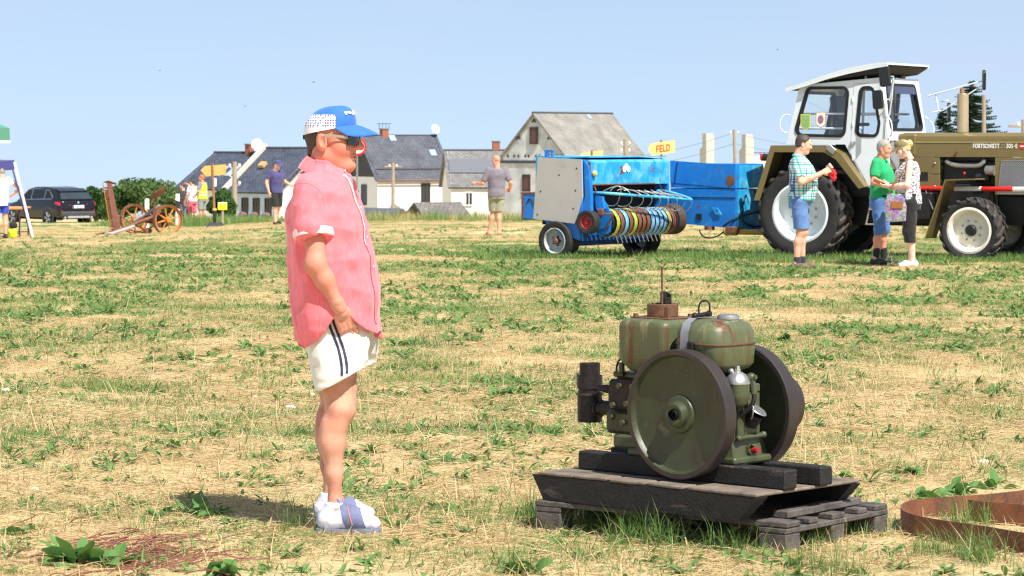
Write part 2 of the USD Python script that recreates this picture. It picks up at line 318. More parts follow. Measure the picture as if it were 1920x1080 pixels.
# single small leaves and bits of green everywhere, and pale stalks standing up
bits = [rosette(5, .05, .009, 300 + i, up=(.1, 1.1)) + [blades(14, .12, (.03, .09), .004, (.5, 1.5), 310 + i)] for i in range(4)]
scatter('small_weeds', 'small scattered green leaves between the straw', 'weeds', bits, weed_mat, np.vstack([spread(10.6, 30, 11., 21), spread(30, 60, 5., 22)]), (.6, 1.5), 23)
stk = [blades(9, .25, (.10, .26), .0035, (.5, 1.4), 320 + i, droop=.2) for i in range(4)]
scatter('pale_stalks', 'pale bent dry stalks sticking out of the straw', 'straw', stk, straw_mat, np.vstack([spread(10.6, 22, 8., 24), spread(22, 60, 2., 25)]), (.6, 1.2), 26)
# ---------------------------------------------------------------- distance-field modelling of bodies and clothes
def rc(a, b, ra, rb):
    a, b = np.array(a, float), np.array(b, float); ba = b - a; L = ba @ ba + 1e-12
    def f(p):
        t = np.clip(((p - a) @ ba) / L, 0, 1); return np.linalg.norm(p - a - t[:, None] * ba, axis=1) - (ra + (rb - ra) * t)
    return f
def el(c, r, rz=0, ry=0, rx=0):
    c, r = np.array(c, float), np.array(r, float)
    R = trimesh.transformations.euler_matrix(math.radians(rx), math.radians(ry), math.radians(rz))[:3, :3]
    def f(p):
        q = (p - c) @ R; k0 = np.linalg.norm(q / r, axis=1); k1 = np.linalg.norm(q / r ** 2, axis=1) + 1e-9; return k0 * (k0 - 1) / k1
    return f
def rings(rows, pw=2.3):
    """rows of (z, x0, x1, y0, y1): a tube of rounded sections, x from x0 to x1, y from y0 to y1"""
    from scipy.interpolate import PchipInterpolator
    R = np.array(sorted(rows), float); I = PchipInterpolator(R[:, 0], R[:, 1:])
    lo, hi = R[0, 0], R[-1, 0]
    def f(p):
        z = np.clip(p[:, 2], lo, hi); q = I(z); cx, a = (q[:, 0] + q[:, 1]) / 2, np.abs(q[:, 1] - q[:, 0]) / 2; cy, b = (q[:, 2] + q[:, 3]) / 2, np.abs(q[:, 3] - q[:, 2]) / 2
        k = (np.abs((p[:, 0] - cx) / a) ** pw + np.abs((p[:, 1] - cy) / b) ** pw) ** (1 / pw)
        d = (k - 1) * np.minimum(a, b); return np.maximum(d, np.maximum(lo - p[:, 2], p[:, 2] - hi))
    return f
def U(*fs, k=.02):
    def f(p):
        d = fs[0](p)
        for g in fs[1:]:
            e = g(p)
            if k > 0: h = np.clip(.5 + .5 * (e - d) / k, 0, 1); d = e + (d - e) * h - k * h * (1 - h)
            else: d = np.minimum(d, e)
        return d
    return f
def sub(a, b, k=.004):
    def f(p):
        x, y = a(p), -b(p); h = np.clip(.5 + .5 * (x - y) / k, 0, 1); return y + (x - y) * h + k * h * (1 - h)
    return f
def cut(a, *planes, k=.006):
    """keep the side where n.p < d for each (n, d)"""
    def f(p):
        x = a(p)
        for n, d in planes:
            y = p @ np.asarray(n, float) - d; h = np.clip(.5 + .5 * (x - y) / k, 0, 1); x = y + (x - y) * h + k * h * (1 - h)
        return x
    return f
def folds(a, amp, fr, seed=0):
    fr = np.asarray(fr, float)
    def f(p):
        n1 = meshkit.noise(p * fr, seed); n2 = meshkit.noise(p * fr * 2.3 + 7, seed + 1)
        return a(p) + amp * (np.abs(2 * n1 - 1) + .5 * n2 - .7)
    return f
def nets(f, lo, hi, h):
    """surface nets of f < 0 between lo and hi at step h, evaluated only near the surface"""
    lo, hi = np.asarray(lo, float), np.asarray(hi, float); B = 4
    nb = np.ceil((hi - lo) / (h * B)).astype(int); n = nb * B
    c = np.stack(np.meshgrid(*[np.arange(k) for k in nb], indexing='ij'), -1).reshape(-1, 3)
    v = f(lo + (c * B + B / 2 - .5) * h); act = np.abs(v) < h * B * 2.2
    V = np.repeat(np.repeat(np.repeat(np.where(v < 0, -1., 1.).reshape(nb), B, 0), B, 1), B, 2)
    o = np.stack(np.meshgrid(*[np.arange(B)] * 3, indexing='ij'), -1).reshape(-1, 3)
    idx = (c[act][:, None] * B + o[None]).reshape(-1, 3)
    V[tuple(idx.T)] = f(lo + idx * h)
    V[[0, -1]] = np.maximum(V[[0, -1]], 1e-3); V[:, [0, -1]] = np.maximum(V[:, [0, -1]], 1e-3); V[:, :, [0, -1]] = np.maximum(V[:, :, [0, -1]], 1e-3)
    S = V < 0; cn = [(i, j, k) for i in (0, 1) for j in (0, 1) for k in (0, 1)]; N = n - 1
    def sh(A, i, j, k): return A[i:i + N[0], j:j + N[1], k:k + N[2]]
    cnt = sum(sh(S, *q).astype(np.int8) for q in cn); m = (cnt > 0) & (cnt < 8); cell = np.argwhere(m)
    acc = np.zeros((len(cell), 3)); w = np.zeros(len(cell))
    for a in cn:
        for ax in range(3):
            if a[ax]: continue
            b = list(a); b[ax] = 1; va = V[tuple((cell + a).T)]; vb = V[tuple((cell + b).T)]; x = (va < 0) != (vb < 0)
            t = np.where(x, va / np.where(va == vb, 1, va - vb), 0); q = cell + np.array(a, float); q[:, ax] += t
            acc += q * x[:, None]; w += x
    P_ = lo + h * acc / np.maximum(w, 1)[:, None]; ids = -np.ones(N, int); ids[tuple(cell.T)] = np.arange(len(cell)); Fc = []
    for ax in range(3):
        s0 = [slice(1, -1)] * 3; s0[ax] = slice(0, -1); s1 = list(s0); s1[ax] = slice(1, None)
        A, Bq = S[tuple(s0)], S[tuple(s1)]; e = np.argwhere(A != Bq); flip = A[tuple(e.T)]; off = np.ones(3, int); off[ax] = 0; e = e + off
        u, v_ = np.eye(3, dtype=int)[(ax + 1) % 3], np.eye(3, dtype=int)[(ax + 2) % 3]
        ok = np.all(e < N, 1); e, flip = e[ok], flip[ok]
        q = np.stack([ids[tuple((e - u - v_).T)], ids[tuple((e - v_).T)], ids[tuple(e.T)], ids[tuple((e - u).T)]], 1)
        q = np.where(flip[:, None], q, q[:, ::-1]); q = q[np.all(q >= 0, 1)]; Fc.append(q)
    Q = np.vstack(Fc); return trimesh.Trimesh(P_, np.vstack([Q[:, [0, 1, 2]], Q[:, [0, 2, 3]]]), process=False)
def march(f, o, d, n=60, step=.8):
    o, d = np.asarray(o, float).copy(), np.asarray(d, float); d = np.broadcast_to(d, o.shape) / np.linalg.norm(d, axis=-1, keepdims=True)
    for _ in range(n): o = o + d * np.clip(f(o), -.02, .05)[:, None] * step
    return o
def ribbon(f, pts, dirn, w, lift=.003, side=None, n=30):
    """strip laid on f along the polyline pts, seen along dirn, half-width w"""
    C = spline(pts, n); T = np.gradient(C, axis=0); T /= np.linalg.norm(T, axis=1, keepdims=True); dirn = np.asarray(dirn, float)
    s = np.cross(T, dirn); s /= np.linalg.norm(s, axis=1, keepdims=True); G = []
    for k in (-1, -.5, 0, .5, 1):
        q = march(f, C + s * w * k, dirn); G.append(q - dirn / np.linalg.norm(dirn) * lift)
    return sheet(np.array(G))

def hand(wrist, fwd, palm, curl=.5, side=1, s=1., h=.0042, spread=.12):
    """hand mesh: fwd = direction of the fingers, palm = direction the palm faces, side = +1 when the thumb lies on fwd x palm"""
    fwd, palm = np.array(fwd, float), np.array(palm, float); fwd /= np.linalg.norm(fwd); palm -= fwd * (palm @ fwd); palm /= np.linalg.norm(palm); lat = np.cross(fwd, palm) * side
    M = np.stack([fwd, lat, palm], 1) * s; w = np.asarray(wrist, float)
    def T(x, y, z): return w + M @ np.array([x, y, z])
    fs = [rc(T(-.03, 0, 0), T(.02, 0, 0), .026 * s, .027 * s)]
    fs += [rc(T(.02, y * .8, 0), T(.088, y, 0), .017 * s, .013 * s) for y in (.028, .01, -.01, -.027)]
    for i, (y, L) in enumerate(((.030, .070), (.010, .078), (-.010, .072), (-.029, .056))):
        a = T(.088, y, 0); p, th, q = np.array([.088, y, 0.]), 0., []
        for seg, fr in ((0, .45), (1, .32), (2, .23)):
            th += curl * (.7, 1.0, .8)[seg] * (1 + .08 * i); p = p + L * fr * np.array([math.cos(th), 0, math.sin(th)]) + (np.array([0, (1.5 - i) * spread * L * .12, 0]) if seg == 0 else 0)
            b = T(*p); fs.append(rc(a, b, (.0092 - .0007 * seg) * s, (.0086 - .0007 * seg) * s)); a = b
    t1 = T(.015, .022, .006); t2 = T(.048, .048, .018 + .012 * curl); t3 = T(.078, .050 - .012 * curl, .024 + .03 * curl)
    fs += [rc(t1, t2, .016 * s, .011 * s), rc(t2, t3, .0105 * s, .0085 * s)]
    f = U(*fs, k=.006 * s); c = T(.07, 0, .02)
    return nets(f, c - .135 * s, c + .135 * s, h)

def head_sdf(fat=0., nose=1., chin=1.):
    """head about the ear line, facing +x: chin at z=-.107, crown at z=.128"""
    f = U(el((-.008, 0, .043), (.098, .077, .085)), el((.032, 0, -.018), (.060, .064 + fat, .088)), rc((-.015, .046, -.048), (.052, .02, -.09), .026 + fat, .022 + fat),
          rc((-.015, -.046, -.048), (.052, -.02, -.09), .026 + fat, .022 + fat), el((.070, 0, -.09), (.024 * chin, .026, .02)), el((.052, .036, -.018), (.03, .027, .03)), el((.052, -.036, -.018), (.03, .027, .03)),
          el((.078, 0, .036), (.016, .05, .013)), rc((-.022, 0, -.04), (-.04, 0, -.2), .058 + fat, .064 + fat), el((.015, 0, -.098), (.05 + fat, .045 + fat, .03 + fat)), k=.022)
    n = U(rc((.086, 0, .026), (.108 * nose, 0, -.018), .0095, .0145), el((.096, .012, -.022), (.012, .0085, .009)), el((.096, -.012, -.022), (.012, .0085, .009)), k=.01)
    f = U(f, n, k=.009); f = U(f, el((.089, 0, -.05), (.010, .024, .0065)), el((.087, 0, -.063), (.010, .021, .0065)), k=.006)
    f = sub(f, el((.1, 0, -.0565), (.014, .022, .0022)), k=.004)
    f = sub(f, el((.092, .032, .018), (.014, .017, .010)), k=.012); f = sub(f, el((.092, -.032, .018), (.014, .017, .010)), k=.012)
    for s in (1, -1):
        e = sub(el((-.016, s * .079, -.002), (.023, .011, .035), rz=s * 14, ry=-12), el((-.010, s * .092, .004), (.012, .010, .021), ry=-12), k=.005); f = U(f, e, k=.006)
    return f
def pose(f, c, rz=0, ry=0, s=1.):
    """field f moved: turned by ry (nod), then rz, scaled by s, to c"""
    R = trimesh.transformations.euler_matrix(0, math.radians(ry), math.radians(rz))[:3, :3]; c = np.asarray(c, float)
    return lambda p: f((p - c) @ R / s) * s
def posem(m, c, rz=0, ry=0, s=1.):
    M = trimesh.transformations.euler_matrix(0, math.radians(ry), math.radians(rz)); m = tm(m).copy(); m.vertices = (m.vertices * s) @ M[:3, :3].T + np.asarray(c); return m
SKINS = {}
def skin(name, c, red=(.55, .2, .14), n=.35, zmix=None):
    return pm(name, c, rough=.58, zmix=zmix, var=.10, vs=14, sss=.06, dirt=(red, 9, .52, .75 + n), bump=.2, bs=140, spec=.28)
def cap_mesh(s=1.0, brim=.075, bw=.07):
    """(crown grid faces by function, visor) around the head origin"""
    az = np.linspace(-np.pi, np.pi, 181); elv = np.linspace(0, np.pi / 2, 46); A, E = np.meshgrid(az, elv, indexing='ij')
    base = .043 + .019 * np.cos(A)                                         # rim height: higher in front
    ce = np.cos(E) ** .75; x = -.008 + .102 * ce * np.cos(A); y = .086 * ce * np.sin(A); z = base + (.134 - base) * np.sin(E) ** .9 + .012 * np.cos(A) * np.sin(2 * E)
    G = np.stack([x, y, z], -1) * s
    t = np.linspace(-1, 1, 21); u = np.linspace(0, 1, 9); T, Uu = np.meshgrid(t, u, indexing='ij')
    ax = T * 1.12; bx = -.008 + .102 * np.cos(ax); by = .086 * np.sin(ax); bz = .043 + .019 * np.cos(ax) + .003
    ext = brim * np.sqrt(np.clip(1 - (np.abs(T) ** 2.6), 0, 1)); vx = bx + ext * Uu * (1.0 - .15 * np.abs(T)); vy = by * (1 + .06 * Uu); vz = bz - (ext / brim) ** .7 * (.029 * Uu ** 1.3 * (brim / .075) + .016 * Uu * T ** 2)
    top = np.stack([vx, vy, vz], -1) * s; bot = top - np.array([0, 0, .004 * s])
    vis = [sheet(top), sheet(bot[::-1]), sheet(np.stack([top[:, -1], bot[:, -1]], 1))]
    return G, tm(vis)
# ---------------------------------------------------------------- the man in the foreground
MX = lambda px: (px - 632) * .00218
MZ = lambda py: (1000 - py) * .00218
def build_man():
    D0 = 12.06; loc = ((632 - 960) / F * D0, D0, float(gz((632 - 960) / F * D0, D0)) + .008)
    t = thing('person', 'man in pink short sleeved shirt and white shorts wearing a blue cap, watching the engine', 'person', loc, 0)
    sk = skin('tanned_skin', lin((206, 150, 126)), red=lin((186, 112, 96)), n=.0, zmix=(lin((198, 124, 104)), .80, .95))
    yn, yf = -.155, .165                                                    # near and far leg
    def leg(y, dx, tw=0):
        P_ = [((MX(642) + dx, y * .62, .86), .092), ((MX(640) + dx, y * .85, MZ(742)), .064), ((MX(641) + dx, y, MZ(774)), .054), ((MX(634) + dx, y, MZ(800)), .047), ((MX(629) + dx, y, MZ(838)), .046), ((MX(630) + dx, y, MZ(895)), .033), ((MX(633) + dx, y, MZ(945)), .025), ((MX(633) + dx, y, MZ(975)), .030)]
        fs = [rc(a, b, ra, rb) for (a, ra), (b, rb) in zip(P_, P_[1:])] + [el((MX(656) + dx, y, MZ(771)), (.028, .036, .05)), el((MX(619) + dx, y, MZ(828)), (.034, .042, .09)), el((MX(632) + dx, y, MZ(960)), (.03, .036, .015))]
        return U(*fs, k=.028)
    foot = lambda y, dx, o=0.: U(rc((MX(622) + dx, y, .045), (MX(632) + dx, y, .11), .036 + o, .034 + o), rc((MX(618) + dx, y, .040), (MX(672) + dx, y - .01, .048), .032 + o, .036 + o), rc((MX(668) + dx, y - .008, .043), (MX(704) + dx, y - .012, .030), .036 + o, .024 + o), rc((MX(690) + dx, y + .03, .030), (MX(702) + dx, y + .024, .028), .02 + o, .018 + o), k=.03)
    sh_n, el_n, wr_n = np.array([MX(590), -.185, MZ(376)]), np.array([MX(601), -.262, MZ(503)]), np.array([MX(640), -.243, MZ(578)])
    sh_f, el_f, wr_f = sh_n * [1, -1, 1], el_n * [1, -1, 1], wr_n * [1, -1, 1]
    def arm(s, e, w):
        m = e * .62 + w * .38
        return U(rc(s, e, .054, .038), rc(e, m, .039, .038), rc(m, w, .038, .025), el(e + np.array([-.012, 0, .0]), (.032, .034, .04)), rc(w, w + (w - e) * .12, .027, .027), k=.025)
    torso = rings([(.85, MX(578), MX(690), -.16, .16), (1.05, MX(560), MX(690), -.19, .19), (1.25, MX(562), MX(670), -.18, .18), (1.38, MX(572), MX(650), -.15, .15), (1.44, MX(585), MX(640), -.07, .07)])
    nck = rc((MX(611), 0, 1.40), (MX(622), 0, 1.56), .068, .060)
    body = U(torso, arm(sh_n, el_n, wr_n), arm(sh_f, el_f, wr_f), leg(yn, 0), leg(yf, -.038), nck, k=.02)
    hc = np.array([MX(622.5), -.005, MZ(277)]); HR, HY, HS = -14, 0, 1.09
    hf = head_sdf(fat=.0015, nose=1.05, chin=.92)
    mb = nets(body, (-.25, -.36, .0), (.24, .36, 1.60), .0065)
    mh = posem(nets(U(hf, k=0), (-.13, -.1, -.17), (.13, .1, .14), .0028), hc, HR, HY, HS)
    hn = hand(wr_n + (wr_n - el_n) * .1, (.36, .40, -1), (-.25, 1, .1), curl=.2, side=1, s=1.0, h=.004)
    hf2 = hand(wr_f + (wr_f - el_f) * .1, (.30, -.10, -1), (-.25, -1, .1), curl=.22, side=-1, s=1.0, h=.005)
    part(t, 'body', [mb, mh, hn, hf2], sk, smooth=True)
    # hair: close-cropped back of the head under the cap
    hair = cut(pose(U(el((-.010, 0, .043), (.0985, .0785, .086)), rc((-.045, 0, .0), (-.055, 0, -.055), .053, .040), k=.02), hc, HR, HY, HS), ((.94, -.34, .0), hc @ np.array([.94, -.34, 0]) - .027), ((0, 0, -1), -(hc[2] - .078)), ((0, 0, 1), hc[2] + .045), k=.004)
    part(t, 'hair', nets(hair, hc - .15, hc + .15, .004), pm('short_hair', lin((66, 52, 46)), rough=.8, var=.5, vs=160), smooth=True)
    # shirt ----------------------------------------------------
    rows = [(MZ(690), 562, 716, .235), (MZ(640), 556, 714, .235), (MZ(606), 549, 710, .24), (MZ(560), 545, 708, .24), (MZ(521), 544, 705, .24), (MZ(478), 541, 695, .235), (MZ(440), 541, 686, .235), (MZ(414), 542, 679, .235), (MZ(370), 554, 666, .228), (MZ(347), 563, 659, .172), (MZ(335), 571, 655, .105), (MZ(326), 579, 650, .082), (MZ(317), 586, 645, .068)]
    tors = rings([(z, MX(a), MX(b), -w, w) for z, a, b, w in rows], 2.25)
    slv = U(rc(sh_n + [.005, .03, .0], sh_n * .45 + el_n * .55 + [-.004, -.008, .02], .082, .064), k=.01); slf = U(rc(sh_f + [.005, -.03, .0], sh_f * .45 + el_f * .55 + [-.004, .008, .02], .082, .064), k=.01)
    cn = sh_n * .40 + el_n * .60; dn = (el_n - sh_n) / np.linalg.norm(el_n - sh_n); cf = cn * [1, -1, 1]; df = dn * [1, -1, 1]
    slv_c = cut(slv, (dn, dn @ cn)); slf_c = cut(slf, (df, df @ cf))
    fold = lambda f: folds(folds(folds(f, .018, (5, 5, 2.2), 3), .012, (17, 15, 4.2), 9), .014, (4, 5, 9.5), 31)
    def hemcut(p):                                                          # curved shirt tail: low behind and in front, lifted over the pocket hand
        x = p[:, 0]; hem = np.interp(x, [MX(560), MX(578), MX(604), MX(630), MX(650), MX(672), MX(694), MX(712)], [MZ(650), MZ(660), MZ(643), MZ(610), MZ(598), MZ(612), MZ(628), MZ(636)]) + .0
        lift = np.where(p[:, 1] > .05, -.03, .03 * np.exp(-((x - MX(648)) / .035) ** 2)); return hem + lift - p[:, 2]
    flare = lambda p: tors(p)
    tf = fold(flare)
    shirt_t = lambda p: np.maximum(tf(p), hemcut(p))
    shirt_f = U(shirt_t, fold(slv_c), fold(slf_c), k=.022)
    pink = pm('pink_cotton', lin((236, 110, 120)), rough=.85, var=.05, vs=26, sheen=.25, dirt=(lin((241, 130, 140)), 60, .5, .8, (1, 1, .4)), bump=.25, bs=420)
    pw = pm('pink_white_lining', lin((244, 205, 208)), rough=.85, var=.08, vs=60)
    sp = part(t, 'shirt', nets(shirt_f, (-.34, -.40, .70), (.30, .40, 1.54), .0058), pink, smooth=True)
    # turned-up cuff of the near and far sleeves, collar, placket, buttons, seams
    for c, d in ((cn, dn), (cf, df)):
        u = np.cross(d, [1, 0, 0]); u /= np.linalg.norm(u); w = np.cross(d, u); R = []
        for rr, ll in ((.066, .004), (.083, .004), (.085, -.010), (.084, -.026), (.064, -.028)):
            a = np.linspace(0, 2 * np.pi, 30)[:-1]; q = c + [-.003, 0, 0] + d * ll; R.append(q + rr * (np.cos(a)[:, None] * u * .98 + np.sin(a)[:, None] * w * 1.0))
        part(sp, 'cuff', loft(R, False), pw, smooth=40)
    nc = np.array([MX(615), 0, MZ(337)]); a = np.linspace(.30, 2 * np.pi - .30, 60); rowsC = []
    for rr, dz in ((.066, -.03), (.074, .026), (.079, .031), (.085, .018), (.104, -.020), (.110, -.038)):
        pt = np.clip((np.abs(a - np.pi) - 1.9) / 1.0, 0, 1)
        rx = rr * 1.12; x = nc[0] + rx * np.cos(a) + .012 * pt * (rr > .08); y = rr * np.sin(a) * 1.0; z = nc[2] + dz - .52 * (x - nc[0]) - .018 * (rr > .08) * pt
        rowsC.append(np.stack([x, y, z], 1))
    part(sp, 'collar', sheet(np.array(rowsC).transpose(1, 0, 2)[:, ::-1]), pink, smooth=60)
    zs = np.array([MZ(y) for y in (338, 350, 380, 420, 470, 520, 570, 615)])
    def front(ang, z, cx=.0): return np.stack([cx + 0 * z + .6 * math.cos(ang), .6 * math.sin(ang) + 0 * z, z], 1)
    dirp = np.array([-1, .32, 0]); st = np.stack([np.full(len(zs), .5), np.full(len(zs), -.16 - .062), zs], 1)
    part(sp, 'placket', ribbon(shirt_f, st, dirp, .019, .004), pm('pink_light_cotton', lin((240, 124, 138)), rough=.85, var=.1, vs=40), smooth=True)
    part(sp, 'placket_lining', ribbon(shirt_f, st[:5] + [0, -.024, 0], dirp, .005, .0045), pw, smooth=True)
    bt = []
    for z in (MZ(331), MZ(347), MZ(400), MZ(455), MZ(510)):
        q = march(shirt_f, np.array([[.5, -.222, z]]), dirp)[0]; bt.append(mv(ico((0, 0, 0), (.003, .0065, .0065), 1), t=q + [.006, -.002, 0]))
    for b in bt: part(sp, 'button', b, pm('shirt_button', lin((236, 226, 218)), rough=.3) if b is bt[0] else '/World/Looks/shirt_button', smooth=True)
    seam = pm('seam_thread', lin((240, 128, 140)), rough=.9)
    sd = [ribbon(shirt_f, [(MX(x), -.6, MZ(y)) for x, y in ((560, 356), (580, 352), (604, 362), (618, 392), (627, 440))], (0, 1, 0), .0016, .002), ribbon(shirt_f, [(MX(x), -.6, MZ(y)) for x, y in ((596, 470), (600, 540), (606, 590), (608, 640))], (0, 1, 0), .0015, .002)]
    part(sp, 'seam', sd, seam, smooth=True)
    # shorts -----------------------------------------------------
    def slg(y, dx): return rings([(MZ(752), MX(600) + dx, MX(682) + dx, y - .098, y + .098), (MZ(700), MX(594) + dx, MX(686) + dx, y - .10, y + .10), (MZ(650), MX(578) + dx, MX(690) + dx, y * .7 - .11, y * .7 + .11), (MZ(590), MX(572) + dx, MX(688) + dx, y * .55 - .115, y * .55 + .115), (MZ(540), MX(572) + dx, MX(676) + dx, y * .5 - .11, y * .5 + .11)], 2.4)
    fl = lambda f: folds(folds(f, .02, (9, 9, 4), 21), .010, (8, 8, 18), 5)
    def hem(f, dx): return lambda p: np.maximum(f(p), np.interp(p[:, 0] - dx, [MX(600), MX(607), MX(640), MX(672), MX(684)], [MZ(738), MZ(738), MZ(722), MZ(704), MZ(700)]) - p[:, 2])
    shorts = U(hem(fl(slg(yn, 0)), 0), hem(fl(slg(yf, .03)), .03), k=.03)
    white = pm('cream_nylon', lin((216, 211, 198)), rough=.6, var=.04, vs=14, sheen=.2, bump=.1, bs=200)
    so = part(t, 'shorts', nets(shorts, (-.18, -.32, .52), (.2, .32, 1.0), .006), white, smooth=True)
    navy = pm('navy_stripe', lin((26, 32, 66)), rough=.7)
    for k in (0, 1):
        part(so, 'stripe', ribbon(shorts, [(MX(x + 9.5 * k), -.6, MZ(y)) for x, y in ((620, 600), (627, 625), (639, 655), (646, 680), (648, 708 - 4 * k))], (0, 1, 0), .0052, .003), navy, smooth=True)
    part(so, 'pocket_edge', ribbon(shorts, [(MX(x), -.6, MZ(y)) for x, y in ((661, 596), (664, 614), (656, 626), (644, 628))], (0, 1, 0), .003, .006), white, smooth=True)
    # socks and slides
    for y, dx in ((yn, 0), (yf, -.038)):
        s_ = cut(foot(y, dx, .004), ((0, 0, 1), MZ(947) - .0)); so_ = part(t, 'sock', nets(folds(s_, .003, (30, 30, 40), 4), (MX(600) + dx, y - .09, .0), (MX(725) + dx, y + .09, .16), .0045), pm('white_sock', lin((212, 212, 222)), rough=.95, var=.03, vs=90, bump=.3, bs=400) if y < 0 else '/World/Looks/white_sock', smooth=True)
        sl = thing_sub = None
        sole = prism(Polygon([(MX(600) + dx, y - .03), (MX(612) + dx, y - .042), (MX(650) + dx, y - .04), (MX(690) + dx, y - .056), (MX(712) + dx, y - .045), (MX(718) + dx, y - .012), (MX(712) + dx, y + .02), (MX(690) + dx, y + .042), (MX(650) + dx, y + .036), (MX(612) + dx, y + .040), (MX(600) + dx, y + .03)]).buffer(.004), -.012, .010, 'xy')
        sp_ = part(t, 'slide_sandal', sole, pm('slide_sole', lin((118, 120, 140)), rough=.7) if y < 0 else '/World/Looks/slide_sole', smooth=30)
        ft = foot(y, dx, .004); aa = np.linspace(-.15, np.pi + .15, 40); G = []
        for k, xx in enumerate(np.linspace(MX(652), MX(690), 14)):
            c = np.array([xx + dx, y - .008, .02]); dr = np.stack([0 * aa - .30 * np.sin(aa), np.cos(aa), np.sin(aa)], 1); q = march(ft, c + dr * .12, -dr); G.append(q + dr * .004)
        part(sp_, 'strap', sheet(np.array(G)), pm('slide_strap', lin((104, 112, 146)), rough=.8, var=.15, vs=80, bump=.3, bs=300) if y < 0 else '/World/Looks/slide_strap', smooth=True)
        oc = pm('orange_stitch', lin((226, 120, 84)), rough=.8) if y < 0 else '/World/Looks/orange_stitch'
        G2 = np.array(G); L1 = [q + [0, 0, .002] for q in G2[5, 3:-3]]; part(sp_, 'stitching', [tube(L1, .0024, 5), tube([q + [0, 0, .002] for q in G2[5:, 14]], .0022, 5)], oc, smooth=True)
    # cap ------------------------------------------------------
    G, vis = cap_mesh(1.085, .088); blue = pm('cap_blue', lin((30, 98, 200)), rough=.75, var=.06, vs=40, sheen=.2, bump=.15, bs=500)
    capw = pm('cap_white', lin((222, 222, 232)), rough=.85, var=.02)
    dots = usdkit.material(stage, '/World/Looks/cap_mesh_fabric', {'tc': ('texture_coordinate', {}), 'v': ('voronoi_texture', {'scale': 95, 'randomness': .1}), 'r': ('rgb_ramp', {'ramp': [(.0, lin((96, 92, 132))), (.36, lin((110, 106, 145))), (.5, lin((222, 222, 232))), (1, lin((224, 224, 234)))]}), 'p': ('principled_bsdf', {'roughness': .8})},
        [('tc.object', 'v.vector'), ('v.distance', 'r.fac'), ('r.color', 'p.base_color')], surface='p.BSDF')
    full = sheet(G); fc = full.triangles_center; A_ = np.degrees(np.abs(np.arctan2(fc[:, 1] / .086, (fc[:, 0] + .008) / .102))); hz = fc[:, 2]
    side = (A_ > 62 + 120 * np.clip(hz - .09, 0, 1)) & (A_ < 165) & (hz < .112 - .00 * A_); low = side & (hz < .058)
    def subm(mask): return full.submesh([np.where(mask)[0]], append=True)
    G0 = hc; cp = part(t, 'cap', posem(subm(~side), G0, HR, HY), blue, smooth=True)
    part(cp, 'mesh_panel', posem(subm(side & ~low), G0, HR, HY), dots, smooth=True); part(cp, 'side_band', posem(subm(low), G0, HR, HY), capw, smooth=True)
    part(cp, 'visor', posem(vis, G0, HR, HY), blue, smooth=40)
    lg = []
    for i in range(8):
        A1, E1 = -.62 + .105 * i, .52 + .05 * math.sin(i * 1.1); ce = math.cos(E1) ** .75; b_ = .043 + .019 * math.cos(A1)
        q = np.array([-.008 + .104 * ce * math.cos(A1), .0876 * ce * math.sin(A1), b_ + (.134 - b_) * math.sin(E1) ** .9 + .012 * math.cos(A1) * math.sin(2 * E1)]) * 1.085
        lg.append(mv(box(-.0015, .003, -.0042, .0042, -.0085 + .003 * (i % 2), .0085 - .003 * (i % 3), .001), ry=-38, rz=math.degrees(A1), t=q))
    part(cp, 'lettering', posem(lg, G0, HR, HY), capw, smooth=False)
    part(cp, 'back_strap', posem(box(-.120, -.108, -.02, .02, .010, .030, .003), G0, HR, HY), pm('dark_strap', lin((20, 24, 50)), rough=.7))
    # sunglasses --------------------------------------------------
    lens = pm('dark_lens', lin((28, 24, 24)), rough=.08, var=0, spec=.8); fr = pm('glasses_frame', lin((150, 140, 120)), rough=.3, var=.1)
    gl = []
    for s in (1, -1):
        yy = np.linspace(.006, .066, 9); zz = np.linspace(-.021, .017, 5); G3 = np.array([[(.109 - 3.9 * max(0, y - .012) ** 2 * 2.2, s * y, .008 + z) for z in zz] for y in yy]); gl.append(sheet(G3)); gl.append(sheet(G3 - [.003, 0, 0]))
    gp = part(t, 'sunglasses', posem(gl, hc, HR, HY, HS), lens, smooth=60)
    for s in (1, -1):
        part(gp, 'temple', posem(mv(sheet(np.array([[(x, s * yb, z + o) for o in (-.005, .005)] for x, yb, z in ((.085, .068, .016), (.06, .075, .020), (.03, .082, .024), (-.005, .085, .025))])), t=(0, s * .002, 0)), hc, HR, HY, HS), fr, smooth=True)
    return t
build_man()
# ---------------------------------------------------------------- stationary engine on its skid and pallet
RO, RY = np.array([.804, 12.10, 0.]), -43.0
RO[2] = float(gz(RO[0], RO[1])) - .01
def rig(x, y): c, s = math.cos(math.radians(RY)), math.sin(math.radians(RY)); return RO + [c * x - s * y, s * x + c * y, 0]
rust = lin((112, 66, 36))
black_wood = pm('tarred_wood', lin((22, 20, 20)), rough=.7, var=.5, vs=18, dirt=(lin((104, 94, 84)), 7, .60, .80, (.6, 3, 3)), bump=.6, bs=90)
grey_wood = pm('weathered_wood', lin((88, 82, 78)), rough=.85, var=.45, vs=22, dirt=(lin((40, 37, 36)), 7, .48, .72), dirt2=(lin((196, 160, 110)), 13, .64, .8), bump=.6, bs=110)
edge_wood = pm('worn_wood_top', lin((120, 108, 96)), rough=.85, var=.4, vs=16, dirt=(lin((48, 43, 40)), 8, .48, .7), bump=.5, bs=100)
olive = pm('olive_engine_paint', lin((66, 73, 48)), rough=.45, var=.16, vs=9, dirt=(lin((34, 29, 18)), 12, .50, .72, (1, 1, .3)), dirt2=(lin((120, 122, 92)), 16, .62, .78), bump=.15, bs=60)
